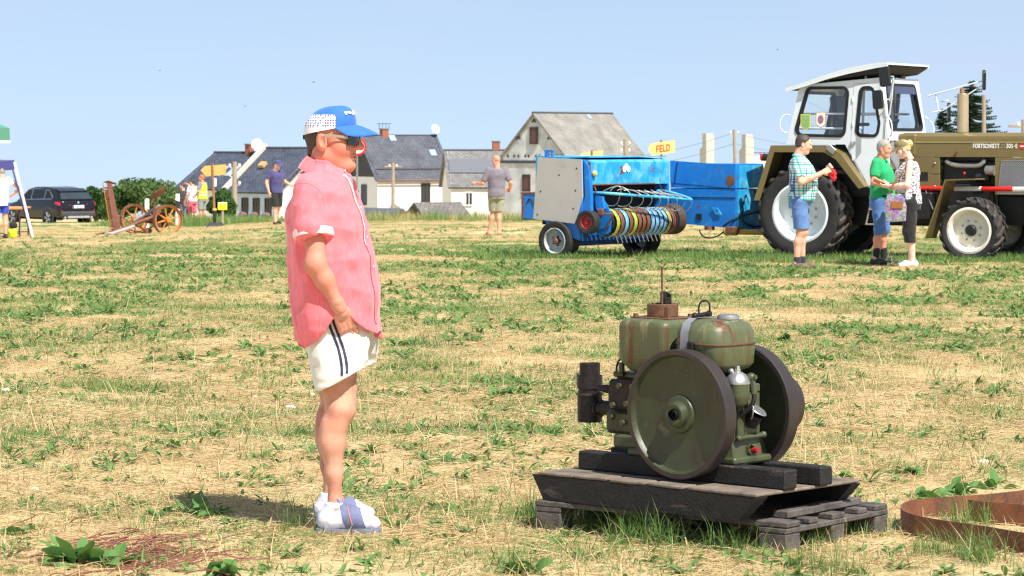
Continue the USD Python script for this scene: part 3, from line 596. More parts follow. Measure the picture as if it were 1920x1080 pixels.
olive_r = pm('rust_streaked_olive', lin((82, 89, 60)), rough=.45, var=.14, vs=8, dirt=(lin((88, 50, 26)), 17, .50, .62, (1, 1, .10)), dirt2=(lin((146, 140, 104)), 13, .58, .75, (1, 1, .25)), bump=.15, bs=60)
web_p = pm('flywheel_paint', lin((54, 61, 40)), rough=.45, var=.18, vs=5, dirt=(lin((52, 42, 28)), 7, .50, .72), dirt2=(lin((98, 102, 76)), 14, .62, .78), bump=.1)
steel = pm('bare_flywheel_rim', lin((66, 59, 58)), rough=.45, metal=.5, var=.12, vs=20, dirt=(lin((70, 54, 46)), 9, .56, .8))
sootblk = pm('sooty_iron', lin((32, 28, 28)), rough=.5, metal=.3, var=.4, vs=14, dirt=(lin((92, 58, 36)), 12, .6, .78), bump=.3, bs=120)
rusty = pm('rusty_iron', lin((108, 76, 54)), rough=.7, metal=.2, var=.3, vs=18, dirt=(lin((78, 48, 32)), 22, .5, .7), bump=.4, bs=150)
alu = pm('cast_aluminium', lin((176, 176, 172)), rough=.38, metal=.85, var=.12, vs=30, dirt=(lin((80, 76, 66)), 20, .6, .8), bump=.2, bs=120)
strap_m = pm('grey_strap', lin((120, 124, 130)), rough=.55, var=.12, vs=40)
darkhose = pm('black_rubber_hose', lin((26, 24, 24)), rough=.6)
redplug = pm('red_plug', lin((150, 30, 34)), rough=.5)
def jitter(m, a, seed):
    m = tm(m).subdivide() if len(tm(m).faces) < 400 else tm(m); m = m.copy(); m.vertices = m.vertices + a * (meshkit.noise(m.vertices * 9, seed)[:, None] - .5); return m
# pallet
pc = rig(.088, -.084); pal = thing('pallet', 'weathered grey wooden pallet under the stationary engine', 'pallet', pc, RY + 6.0)
L2, W2 = .605, .39
for k, (y, wd) in enumerate(((-.34, .10), (-.19, .07), (0, .10), (.19, .07), (.34, .10))):      # top boards run the long way
    m = box(-L2, L2, y - wd / 2, y + wd / 2, .108, .130, .004); part(pal, 'board', jitter(m, .006, k), grey_wood, smooth=False)
for k, x in enumerate((-.54, 0, .54)):
    part(pal, 'cross_board', jitter(box(x - .066, x + .066, -W2, W2, .086, .107, .004), .004, 20 + k), grey_wood, smooth=False)
    for y in (-.34, 0, .34): part(pal, 'block', jitter(box(x - .064, x + .064, y - .05, y + .05, .012, .085, .005), .006, 30 + k), grey_wood, smooth=False)
for y in (-.34, 0, .34): part(pal, 'runner', box(-L2, L2, y - .05, y + .05, -.012, .011, .003), grey_wood, smooth=False)
# a loose slat and pieces wedged at the right-hand end, as in the photograph
lc = rig(.60, -.02)
lo = lambda x0, x1, y0, y1, z0, z1, s: jitter(box(x0, x1, y0, y1, z0, z1, .004), .006, s)
solo('loose_slat', mv(lo(-.035, .035, -.30, .26, .133, .162, 3), t=lc, rz=RY + 6.0), grey_wood, 'long grey slat lying on the right end of the pallet boards', 'slat', smooth=False)
# skid
sk_ = thing('timber_skid', 'black tarred timber skid with slanted ends standing on the pallet', 'skid', RO, RY)
for y in (-.517, .085):
    poly = [(-.503, .232), (.676, .232), (.575, .134), (-.442, .134)]
    part(sk_, 'runner_plank', jitter(prism(poly, y, y + .06), .004, 5), black_wood, smooth=False)
for k, x in enumerate((-.46, -.28, -.08, .12, .32, .49)):
    part(sk_, 'deck_board', jitter(box(x, x + .178, -.519, .147, .2335, .2465, .004), .003, 40 + k), edge_wood, smooth=False)
for y, x1, nm in ((-.354, .68, 0), (-.150, .70, 1)):
    part(sk_, 'beam', jitter(box(-.40 + .0 * nm, x1, y, y + .078, .2485, .3225, .006), .004, 50 + nm), black_wood, smooth=False)
# engine: crank axis at x .20, z .517, along y
en = thing('stationary_engine', 'olive green stationary diesel engine with two large flywheels', 'engine', RO, RY)
CX, CZ = .20, .517
def fly(y0, y1, near):
    """profile (r, height); height runs to -y"""
    R, w = .258, y1 - y0
    prof = [(.02, .020), (.024, -.012), (.040, -.014), (.052, -.002), (.054, .012), (.072, .016), (.078, .027), (.110, .030), (.205, .0265), (.226, .022), (.233, .010), (.236, .0), (.2535, .0), (R, .004), (R, w - .004), (.2535, w), (.236, w), (.226, w - .02), (.07, w - .025), (.03, w - .02)]
    return lathe([(r, -h) for r, h in prof], 88, 'y')
def wheelset(y0, y1, lab):
    m = mv(fly(y0, y1, True), t=(CX, y0, CZ)); r = np.linalg.norm(m.triangles_center[:, [0, 2]] - [CX, CZ], axis=1)
    rim = r > .235; f = part(en, 'flywheel', m.submesh([np.where(~rim)[0]], append=True), web_p, smooth=30, label=lab)
    part(f, 'rim', m.submesh([np.where(rim)[0]], append=True), steel, smooth=30)
    return f
f1 = wheelset(-.440, -.374, 'near green flywheel with a hollow hub'); f2 = wheelset(-.036, .030, 'far green flywheel with a belt pulley behind it')
part(f1, 'crank_end', [lathe([(0.0, .006), (.012, .006), (.013, -.004), (.022, -.004), (.022, .02)], 24, 'y')] and [mv(lathe([(.0, -.004), (.011, -.004), (.012, .010), (.020, .010), (.020, .03)], 24, 'y'), t=(CX, -.436, CZ))], sootblk, smooth=30)
part(en, 'belt_pulley', mv(lathe([(.04, -.031), (.122, -.031), (.127, -.036), (.130, -.13), (.127, -.235), (.12, -.24), (.04, -.23)], 56, 'y'), t=(CX, 0, CZ)), steel, smooth=30)
# crankcase
case = [(.345, .40, -.335, -.118), (.39, .395, -.325, -.122), (.43, .382, -.322, -.125), (.56, .382, -.318, -.128), (.66, .37, -.315, -.13)]
R_ = []
for z, x1, y0, y1 in case:
    c = Polygon([(-.12, y0), (x1, y0), (x1, y1), (-.12, y1)]).buffer(-.018).buffer(.018, quad_segs=3); q = np.array([c.exterior.interpolate(t, True).coords[0] for t in np.linspace(0, 1, 41)[:-1]]); R_.append(np.c_[q, np.full(40, z)])
part(en, 'crankcase', loft(R_), olive, smooth=40)
part(en, 'base_flange', box(-.14, .425, -.345, -.108, .3235, .352, .008), olive, smooth=30)
part(en, 'inspection_cover', box(.38, .396, -.290, -.150, .415, .60, .004), olive, smooth=30)
part(en, 'clamp_bar', [tube([(.405, -.295, .425), (.405, -.142, .43)], .010, 8), ico((.405, -.298, .425), .014, 1), ico((.405, -.140, .43), .014, 1)], olive, smooth=True)
part(en, 'drain_plug', [lathe([(.0, .43), (.014, .43), (.016, .425), (.016, .37)], 14, 'x')] and [mv(lathe([(0, .035), (.011, .035), (.0125, .032), (.0125, 0)], 14, 'x'), t=(.39, -.2, .372))], redplug, smooth=30)
part(en, 'plug_nut', mv(lathe([(.020, .02), (.022, .016), (.022, 0)], 6, 'x'), t=(.388, -.22, .376)), olive)
# cylinder head side (left)
part(en, 'cylinder_head', [box(-.27, -.11, -.315, -.13, .50, .625, .012), box(-.30, -.27, -.28, -.16, .52, .60, .006)], sootblk, smooth=30)
part(en, 'fuel_pump_housing', [box(-.30, -.12, -.30, -.15, .40, .497, .015), box(-.24, -.10, -.32, -.14, .345, .402, .01)], olive, smooth=30)
part(en, 'injector', [tube([(-.30, -.25, .575), (-.335, -.255, .578), (-.365, -.262, .58)], [.019, .017, .010], 10)], sootblk, smooth=True)
part(en, 'injector_pipe', tube(spline([(-.25, -.27, .63), (-.25, -.275, .685), (-.235, -.275, .705), (-.19, -.27, .715), (-.15, -.25, .71)], 18), .0045, 6), darkhose, smooth=True)
part(en, 'valve_cover', [box(-.255, -.13, -.29, -.17, .626, .655, .01), tube([(-.25, -.29, .645), (-.20, -.29, .648)], .012, 8), tube([(-.205, -.30, .655), (-.205, -.30, .695)], .013, 8)], olive, smooth=30)
nb = [mv(lathe([(0, .012), (.012, .012), (.013, 0)], 6), t=(x, y, z), rx=90) for x, y, z in ((-.2, -.318, .60), (-.16, -.318, .53), (-.235, -.318, .52), (-.13, -.318, .60), (-.19, -.31, .45), (-.255, -.305, .47))]
part(en, 'head_nut', nb, olive, kind='stuff')
# air cleaner stack
ax_, ay_ = -.468, -.2
part(en, 'intake_stack', mv(lathe([(0, .428), (.050, .428), (.052, .433), (.052, .538), (.049, .541), (.049, .60), (.0435, .605), (.0435, .672), (.041, .674), (.0385, .670), (.0385, .60), (0, .60)], 30), t=(ax_, ay_, 0)), sootblk, smooth=30)
part(en, 'stack_band', mv(lathe([(.05, .568), (.0535, .568), (.0535, .622), (.05, .622)], 30), t=(ax_, ay_, 0)), sootblk, smooth=30)
part(en, 'stack_flange', mv(lathe([(.05, .538), (.0585, .540), (.0585, .548), (.05, .550)], 30), t=(ax_, ay_, 0)), steel, smooth=30)
th = np.linspace(0, 2 * np.pi * 9, 110); part(en, 'clamp_spring', tube(np.stack([ax_ - .053 + .007 * np.cos(th), ay_ - .02 + .007 * np.sin(th), np.linspace(.575, .63, 110)], 1), .0016, 4), alu, smooth=True)
part(en, 'intake_elbow', [tube(spline([(ax_ + .03, ay_, .485), (ax_ + .09, ay_ - .01, .492), (ax_ + .17, ay_ - .02, .50), (-.24, ay_ - .02, .52)], 16), .030, 14), mv(lathe([(.03, 0), (.040, 0), (.040, .012), (.03, .012)], 20, 'x'), t=(ax_ + .045, ay_, .487))], sootblk, smooth=30)
# water hopper
def rtank(x0, x1, y0, y1, prof, r=.05):
    RR = []
    for z, ins in prof:
        c = Polygon([(x0 + ins, y0 + ins), (x1 - ins, y0 + ins), (x1 - ins, y1 - ins), (x0 + ins, y1 - ins)]); rr = max(r - ins * .3, .012); c = c.buffer(-rr).buffer(rr, quad_segs=6)
        q = np.array([c.exterior.interpolate(t, True).coords[0] for t in np.linspace(0, 1, 73)[:-1]]); k = np.argmin(np.linalg.norm(q - [x0, y0], axis=1)); RR.append(np.c_[np.roll(q, -k, 0), np.full(72, z)])
    return loft(RR)
part(en, 'water_hopper', rtank(-.205, .055, -.335, -.05, [(.655, .055), (.665, .035), (.70, .008), (.72, 0), (.845, 0), (.862, .004), (.873, .014), (.878, .03)], .03), olive_r, smooth=40)
part(en, 'hopper_flange', [mv(box(-.105, .105, -.085, .085, .877, .884, .003), t=(-.078, -.19, 0))] + [mv(lathe([(0, .012), (.010, .012), (.011, 0)], 6), t=(-.078 + dx, -.19 + dy, .884)) for dx in (-.088, .088) for dy in (-.068, .068)], rusty, smooth=False)
part(en, 'hopper_ring', mv(lathe([(.062, .884), (.064, .887), (.064, .934), (.0615, .937), (.056, .934), (.056, .884)], 30), t=(-.078, -.19, 0)), rusty, smooth=30)
part(en, 'ring_clamp', box(-.014, .012, -.262, -.246, .89, .93, .003), rusty)
vp = lathe([(.0235, .90), (.0235, 1.03), (.020, 1.03), (.020, .90)], 24); v = vp.vertices; top = v[:, 2] > 1; v[top, 2] = .972 - .55 * v[top, 0]; vp.vertices = v
part(en, 'vent_pipe', mv(vp, t=(-.082, -.165, 0), rz=-20), sootblk, smooth=30)
part(en, 'float_rod', [tube([(-.072, -.20, .90), (-.074, -.20, 1.085)], .0042, 6), ico((-.074, -.20, 1.085), .006, 1)], rusty, smooth=True)
# fuel tank with strap
tx = (.078, .335, -.338, -.055)
part(en, 'fuel_tank', rtank(*tx, [(.672, .07), (.675, .05), (.69, .018), (.71, .004), (.785, 0), (.80, 0), (.84, .004), (.868, .018), (.884, .045), (.888, .075)], .075), olive_r, smooth=40)
sr = rtank(tx[0] - .005, tx[1] + .005, tx[2] - .005, tx[3] + .005, [(.7865, .002), (.788, 0), (.793, 0), (.7945, .002)], .08); part(en, 'tank_seam', sr, rusty, smooth=40)
sy = [(-.343, .66), (-.3455, .72), (-.3445, .80), (-.341, .84), (-.326, .872), (-.29, .8915), (-.2, .8945), (-.08, .894)]
C_ = np.array(sy); x0, x1 = .142, .182; part(en, 'tank_strap', [sheet(np.array([np.c_[np.full(len(C_), x), C_] for x in (x0, x1)])), sheet(np.array([np.c_[np.full(len(C_), x), C_ + [.003, -.002]] for x in (x1, x0)]))], strap_m, smooth=True)
part(en, 'strap_bracket', [box(.182, .212, -.352, -.336, .725, .80, .003), box(.185, .207, -.354, -.338, .68, .712, .003)], sootblk)
part(en, 'strap_bolt', [tube([(.162, -.27, .90), (.162, -.19, .905)], .009, 8), ico((.162, -.185, .905), .014, 1), ico((.162, -.275, .90), .014, 1)], sootblk, smooth=True)
part(en, 'wire_loop', tube(spline([(.15, -.23, .90), (.148, -.23, .94), (.16, -.225, .957), (.185, -.22, .955), (.19, -.215, .93), (.192, -.215, .90)], 20), .004, 6), darkhose, smooth=True)
part(en, 'filler_cap', mv(lathe([(0, .908), (.036, .907), (.043, .903), (.045, .897), (.045, .888), (.041, .884), (.041, .878)], 30), t=(.262, -.185, 0)), alu, smooth=30)
# oil filter, lines and lid at the right end
part(en, 'filter_bowl', mv(lathe([(0, .548), (.018, .55), (.036, .562), (.046, .585), (.048, .60), (.048, .642), (0, .642)], 28), t=(.405, -.305, 0)), olive, smooth=30)
part(en, 'filter_dome', mv(lathe([(.049, .642), (.050, .648), (.046, .662), (.033, .680), (.016, .690), (.012, .692), (.012, .70), (.0, .702)], 28), t=(.405, -.305, 0)), alu, smooth=30)
part(en, 'filter_nut', [mv(lathe([(0, .714), (.009, .713), (.011, .70)], 6), t=(.405, -.305, 0)), ico((.385, -.32, .692), .012, 1)], alu)
part(en, 'filter_bracket', [box(.36, .40, -.20, -.15, .60, .635, .006), box(.35, .375, -.29, -.16, .61, .655, .004)], olive)
part(en, 'fuel_line', [tube(spline([(.43, -.25, .64), (.445, -.25, .60), (.44, -.255, .56), (.40, -.27, .52), (.37, -.30, .49), (.34, -.36, .47)], 20), .010, 8), tube(spline([(.40, -.305, .548), (.40, -.30, .53), (.385, -.29, .515)], 8), .008, 8)], darkhose, smooth=True)
part(en, 'line_fitting', [tube([(.433, -.25, .66), (.445, -.25, .60)], [.014, .012], 8), ico((.43, -.25, .665), .020, 1), tube([(.40, -.25, .668), (.455, -.25, .668)], .009, 8)], olive, smooth=30)
lm = lathe([(0, .004), (.038, .003), (.041, 0), (.038, -.003), (0, -.004)], 26); part(en, 'oil_filler_lid', mv(lm, rx=-8, ry=34, t=(.435, -.215, .535)), alu, smooth=30)
part(en, 'oil_filler_spout', mv(lathe([(.030, 0), (.034, .055), (.030, .055), (.024, 0)], 20), ry=34, t=(.395, -.215, .475)), sootblk, smooth=30)
part(en, 'lid_latch', tube(spline([(.43, -.25, .50), (.445, -.262, .515), (.45, -.262, .545), (.43, -.255, .56)], 12), .0035, 6), alu, smooth=True)
part(en, 'tap', [tube([(.26, -.345, .665), (.30, -.35, .66)], .010, 8), ico((.25, -.35, .668), .014, 1), ico((.285, -.362, .675), .011, 1)], alu, smooth=True)
# flat drive belt lying on edge
belt_m = pm('old_leather_belt', lin((118, 72, 48)), rough=.7, var=.25, vs=6, dirt=(lin((62, 44, 36)), 7, .5, .7, (1, 1, .4)), dirt2=(lin((150, 118, 80)), 12, .62, .8), bump=.3, bs=90)
def gp(px, py, z=0): D = (H - z) * F / (py - HOR); return np.array([(px - 960) / F * D, D])
bp = np.array([gp(2010, 1062), gp(1920, 1042), gp(1830, 1029), gp(1755, 1016), gp(1706, 1004), gp(1690, 988), gp(1712, 975), gp(1770, 968), gp(1850, 963), gp(1920, 958), gp(2000, 952), gp(2100, 950), gp(2190, 956), gp(2220, 980), gp(2160, 1000), gp(2060, 1005), gp(1960, 992), gp(1880, 985), gp(1815, 979)])
C_ = spline(bp, 150); tl = np.gradient(C_, axis=0); nn = np.stack([-tl[:, 1], tl[:, 0]], 1); nn /= np.linalg.norm(nn, axis=1, keepdims=True); zb = gz(C_[:, 0], C_[:, 1]) - .012
def bl(o, h): return np.c_[C_ + nn * o, zb + h + .006 * np.sin(np.linspace(0, 14, 150))]
belt = sheet(np.stack([bl(.003, 0), bl(.003, .1), bl(-.003, .1), bl(-.003, 0), bl(.003, 0)], 1))
solo('drive_belt', belt, belt_m, 'long brown leather flat belt lying on edge in the grass', 'drive belt', smooth=50)
# ---------------------------------------------------------------- tractor
rubber = pm('tyre_rubber', lin((38, 37, 37)), rough=.75, var=.25, vs=10, dirt=(lin((92, 84, 72)), 6, .58, .85), bump=.25, bs=120)
tread_m = pm('dusty_tread', lin((62, 58, 55)), rough=.85, var=.25, vs=12, dirt=(lin((120, 108, 92)), 8, .52, .8))
tan = pm('tractor_olive_brown', lin((112, 98, 58)), rough=.38, var=.06, vs=4, coat=.15)
cabw = pm('cab_white', lin((212, 219, 225)), rough=.32, var=.03, vs=5, coat=.2)
rimw = pm('rim_pale', lin((214, 222, 226)), rough=.4, var=.05, vs=7, dirt=(lin((150, 140, 120)), 6, .62, .85))
blackp = pm('black_paint', lin((24, 24, 24)), rough=.5, var=.3, vs=10)
seal = pm('window_rubber', lin((16, 16, 18)), rough=.6)
pane = glassmat('cab_glass', (.95, .98, .985))
chrome = pm('dull_steel', lin((170, 168, 160)), rough=.35, metal=.85, var=.15, vs=14)
redp = pm('pole_red', lin((206, 34, 26)), rough=.35); whitep = pm('pole_white', lin((232, 230, 226)), rough=.4)
grille_m = usdkit.material(stage, '/World/Looks/radiator_mesh', {'tc': ('texture_coordinate', {}), 'c': ('checker_texture', {'scale': 70, 'color1': lin((150, 152, 156)), 'color2': lin((84, 86, 92))}), 'p': ('principled_bsdf', {'roughness': .5, 'metallic': .4})}, [('tc.object', 'c.vector'), ('c.color', 'p.base_color')], surface='p.BSDF')
def tyre(R, w, rr, lug, nl, seg=72):
    """(carcass, lug list) about local y, centred; w width, rr rim radius"""
    h = w / 2; s = lug; C = lathe([(rr, h * .80), (rr + .02, h * .90), (rr + (R - rr) * .45, h), (R - s * 1.9, h * .97), (R - s * 1.15, h * .86), (R - s, h * .6), (R - s * .85, 0), (R - s, -h * .6), (R - s * 1.15, -h * .86), (R - s * 1.9, -h * .97), (rr + (R - rr) * .45, -h), (rr + .02, -h * .90), (rr, -h * .80)], seg, 'y')
    L = []; da = 2 * np.pi / nl
    for sd in (1, -1):
        for i in range(nl):
            a0 = i * da + (da / 2 if sd < 0 else 0); V = []
            for u, wd in ((-.04, .17), (.35, .19), (.75, .23), (1.04, .30)):
                yy = sd * h * u; a = a0 - .62 * abs(u) * da * 1.5; q = wd * da
                ro = R - .010 * u * u - (.03 * max(0, u - .8) * 4); ri = R - s * (1.0 + .5 * max(0, u - .6))- .012
                for r in (ro, ri):
                    for e in (-.5, .5): V.append((r * math.cos(a + e * q * (1 if r == ro else 1.25)), yy, r * math.sin(a + e * q * (1 if r == ro else 1.25))))
            V = np.array(V); Fc = []
            for k in range(3):
                o = 4 * k; p_ = 4 * (k + 1)
                for i0, i1 in ((0, 1), (1, 3), (3, 2), (2, 0)): Fc += [(o + i0, o + i1, p_ + i1), (o + i0, p_ + i1, p_ + i0)]
            Fc += [(0, 2, 1), (1, 2, 3), (12, 13, 14), (13, 15, 14)]
            m = trimesh.Trimesh(V, np.array(Fc), process=False)
            if m.volume < 0: m.invert()
            L.append(m)
    return C, L
def wheel(par, c, R, w, rr, lug, nl, side, rim_mat, hub_mat, dish, nb, lab=None, name='wheel', spin=0.):
    """side = -1: the outer face looks towards local -y"""
    C, L = tyre(R, w, rr, lug, nl); tp = part(par, name, mv(C, t=c, ry=spin), rubber, smooth=40, label=lab)
    part(tp, 'tread', [mv(m, t=c, ry=spin) for m in L], tread_m, smooth=25)
    h = w / 2; o = lambda pr: mv(lathe([(r, -side * y if False else (y if side < 0 else -y)) for r, y in pr], 56, 'y'), t=c)
    # lathe 'y' sends height h to -y; outer face is at height +h for side -1
    prof = [(rr + .012, h * .86), (rr + .02, h * .92), (rr - .012, h * .95), (rr - .035, h * .80), (rr - .045, h * (dish + .25)), (rr * .80, h * dish), (rr * .52, h * (dish + .02)), (rr * .40, h * (dish + .14)), (rr * .30, h * (dish + .16)), (.0, h * (dish + .16))]
    part(tp, 'rim', o(prof), rim_mat, smooth=35)
    part(tp, 'hub', o([(0, h * (dish + .38)), (rr * .20, h * (dish + .38)), (rr * .25, h * (dish + .32)), (rr * .27, h * (dish + .12))]), hub_mat, smooth=30)
    B = []
    for i in range(nb):
        a = 2 * np.pi * i / nb + .3; r = rr * .46; yy = (h * (dish + .05)) * (1 if side > 0 else -1)
        B.append(cyl((c[0] + r * math.cos(a), c[1] + yy, c[2] + r * math.sin(a)), (c[0] + r * math.cos(a), c[1] + yy * 1 + side * .03, c[2] + r * math.sin(a)), rr * .045, seg=6))
    for b in B: part(tp, 'wheel_nut', b, chrome, smooth=False)
    return tp
TO, TY = np.array([4.78, 44.87, 0.]), -28.0; TO[2] = float(gz(TO[0], TO[1])) - .004
tr = thing('tractor', 'large olive brown tractor with a white cab, parked behind the standing people', 'tractor', TO, TY)
tu = lambda px, py, ax, v: up(px, py, TO, TY, ax, v)
wheel(tr, (0, -.76, .712), .715, .47, .435, .045, 20, -1, rimw, rimw, .15, 10, 'huge rear tyre with a pale rim', spin=4)
wheel(tr, (0, .76, .712), .715, .47, .435, .045, 20, 1, rimw, rimw, .15, 10, spin=9)
rimc = pm('rim_cream', lin((226, 220, 204)), rough=.4, var=.05, vs=7, dirt=(lin((140, 116, 84)), 6, .6, .85))
wheel(tr, (2.625, -.72, .483), .487, .40, .322, .036, 18, -1, rimc, blackp, .30, 8, 'front tyre with a cream rim', spin=2)
wheel(tr, (2.625, .72, .483), .487, .40, .322, .036, 18, 1, rimc, blackp, .30, 8, spin=7)
# cab walls with window openings
rp = lambda pts, r: Polygon(pts).buffer(-r).buffer(r, quad_segs=6)
win1 = rp([(-.17, 1.87), (.052, 2.60), (.725, 2.60), (.655, 1.85)], .10); win2 = rp([(.82, 1.86), (.90, 2.60), (1.11, 2.60), (1.215, 2.06), (1.18, 1.855)], .09)
wall = Polygon([(-.285, 1.74), (-.07, 2.63), (1.21, 2.735), (1.355, 1.80), (1.36, 1.10), (1.02, 1.10), (.66, 1.74)])
door = Polygon([(.74, 1.62), (.80, 2.645), (1.20, 2.655), (1.30, 1.80), (1.31, 1.12), (1.03, 1.12)])
for s, lab in ((-1, None), (1, None)):
    y0, y1 = (-.82, -.785) if s < 0 else (.785, .82)
    w_ = part(tr, 'cab_side', prism(wall.difference(win1).difference(door), y0, y1), cabw, smooth=False)
    d_ = part(tr, 'door', prism(door.buffer(-.006).difference(win2), y0 - .004 * (s < 0), y1 + .004 * (s > 0)), cabw, smooth=False)
    for pw_, wn, rr in ((w_, win1, .1), (d_, win2, .09)):
        part(pw_, 'window_seal', prism(wn.buffer(.010).difference(wn.buffer(-.034)), y0 - .012, y1 + .012), seal, smooth=False)
        yy = (y0 + y1) / 2; part(pw_, 'pane', flat(wn.buffer(-.02), yy), pane, smooth=False)
    if s < 0:
        part(d_, 'door_handle', [box(.755, .775, -.85, -.824, 1.71, 1.79, .004), box(.80, .83, -.85, -.828, 1.74, 1.79, .006)], chrome, smooth=False)
        for z in (2.42, 2.05, 1.55): part(d_, 'hinge', box(.775, .795, -.836, -.82, z - .05, z + .03, .003), cabw, smooth=False)
def slant(y0, y1, z0, z1, xa, xb, hole, th=.035):
    """front or rear wall: x runs from xa (at z0) to xb (at z1); hole in (y, z)"""
    poly = Polygon([(y0, z0), (y1, z0), (y1, z1), (y0, z1)])
    def put(pl, a, b): m = prism(pl, a, b, 'yz'); m.vertices[:, 0] += xa + (xb - xa) * (m.vertices[:, 2] - z0) / (z1 - z0); return m
    return put(poly.difference(hole), -th / 2, th / 2), put(hole.buffer(.012).difference(hole.buffer(-.03)), -th / 2 - .01, th / 2 + .01), put(hole.buffer(-.02), -.0005, .0005)
ws = rp([(-.71, 1.955), (-.62, 2.645), (.62, 2.645), (.71, 1.955)], .09)
for nm, a in (('cab_front', slant(-.784, .784, 1.80, 2.735, 1.34, 1.195, ws)), ('cab_rear', slant(-.784, .784, 1.74, 2.63, -.27, -.055, rp([(-.68, 1.86), (-.62, 2.53), (.62, 2.53), (.68, 1.86)], .09)))):
    q = part(tr, nm, a[0], cabw, smooth=False); part(q, 'window_seal', a[1], seal, smooth=False); pq = a[2]; part(q, 'pane', pq.submesh([np.where(pq.face_normals[:, 0] > .8)[0]], append=True), pane, smooth=False)
part(tr, 'sun_strip', mv(sheet(np.array([[(1.19 + .0 * y - .155 * (z - 2.735) + .03, y, z) for z in (2.50, 2.635)] for y in np.linspace(-.60, .60, 5)]))), pm('tinted_strip', lin((60, 66, 90)), rough=.3), smooth=False)
part(tr, 'cab_header', prism([(-.04, 2.595), (1.19, 2.60), (1.19, 2.728), (.5, 2.675), (-.04, 2.622)], -.782, .782), cabw, smooth=False)
part(tr, 'cowl', [prism([(1.362, 1.10), (1.362, 1.80), (1.60, 1.80), (1.60, 1.10)], -.40, .40)], tan, smooth=False)
part(tr, 'cab_floor', box(-.25, 1.33, -.78, .78, 1.30, 1.36), blackp)
# raised roof shell
rt = np.array([(-.27, 2.585), (.05, 2.675), (.40, 2.79), (.75, 2.88), (1.05, 2.935), (1.18, 2.95), (1.36, 2.955)])
lower = np.c_[rt[::-1, 0], rt[::-1, 1] - .03]; part(tr, 'roof', prism(np.vstack([rt, lower]), -.90, .90), cabw, smooth=20)
for y in (-.90, .868): part(tr, 'roof_skirt', prism(np.vstack([rt - [0, .031], np.c_[rt[::-1, 0], rt[::-1, 1] - np.array([.055, .065, .075, .085, .085, .075, .055])[::-1]]]), y, y + .032), cabw, smooth=20)
part(tr, 'roof_lining', prism([(-.20, 2.575), (1.33, 2.918), (1.33, 2.89), (1.18, 2.80), (.35, 2.70), (-.20, 2.55)], -.864, .864), pm('roof_lining', lin((52, 46, 40)), rough=.9), smooth=False)
for q in ((.3, -.6, 2.60), (.9, -.6, 2.7), (.9, .6, 2.7)): part(tr, 'roof_prop', tube([q, np.array(q) + [0, 0, .16]], .015, 6), chrome)
part(tr, 'beacon', ico((1.12, .35, 2.76), (.06, .06, .05), 2), tan, smooth=True)
# fittings inside the cab
part(tr, 'seat', [box(.25, .66, -.26, .26, 1.78, 1.90, .03), mv(box(-.05, .05, -.24, .24, 0, .62, .03), t=(.28, 0, 1.86), ry=-6), box(.30, .62, -.33, -.27, 2.02, 2.07, .02), box(.30, .62, .27, .33, 2.02, 2.07, .02)], blackp)
part(tr, 'side_console', box(.42, .66, -.62, -.42, 1.36, 2.12, .02), blackp)
th = np.linspace(0, 2 * np.pi, 33)[:-1]; sw = np.stack([.20 * np.cos(th), .20 * np.sin(th), 0 * th], 1)
part(tr, 'steering_wheel', [mv(tube(sw, .014, 6, closed=True), ry=-35, t=(1.02, 0, 2.0)), tube([(1.02, 0, 2.0), (1.2, 0, 1.7)], .02, 6), mv(tm([tube([(-.2, 0, 0), (.2, 0, 0)], .012, 6), tube([(0, -.2, 0), (0, .2, 0)], .012, 6)]), ry=-35, t=(1.02, 0, 2.0))], blackp, smooth=True)
part(tr, 'inner_rail', [tube([(-.1, -.70, 2.20), (1.15, -.70, 2.20)], .018, 6), tube([(-.15, -.70, 1.98), (.9, -.70, 1.98)], .018, 6), tube([(.33, .74, 1.85), (.36, .74, 2.6)], .022, 6), tube([(-.1, .72, 2.2), (1.1, .72, 2.2)], .02, 6)], cabw, smooth=True)
# pennants in the rear side window
def pennant(px, py, w, h, m1, m2, lab, oval):
    c = tu(px, py, 1, -.86); poly = Polygon([(-w / 2, h / 2), (-w / 2, -h * .28), (0, -h / 2), (w / 2, -h * .28), (w / 2, h / 2)])
    p_ = part(tr, 'pennant', mv(prism(poly, -.004, .004), t=(c[0], -.838, c[2])), m1, smooth=False, label=lab)
    if oval: part(p_, 'emblem', mv(prism(affinity.scale(Point(0, .01).buffer(w * .33), 1, 1.35), -.008, -.005), t=(c[0], -.838, c[2])), m2, smooth=False)
    part(p_, 'fringe', mv(prism(poly.buffer(.012).difference(poly), -.003, .003), t=(c[0], -.838, c[2])), pm('fringe_gold' if oval else 'fringe_yellow', lin((196, 140, 90) if oval else (214, 206, 80)), rough=.9), smooth=False)
pennant(1509.5, 229, .135, .22, pm('pennant_green', lin((138, 176, 108)), rough=.8, dirt=(lin((80, 110, 60)), 30, .55, .7)), None, 'small green pennant', False)
pennant(1538, 225, .14, .22, pm('pennant_white', lin((232, 226, 226)), rough=.8), pm('pennant_emblem', lin((60, 110, 150)), rough=.8, c2=lin((190, 110, 90)), vs=40), 'white pennant with an oval emblem', True)
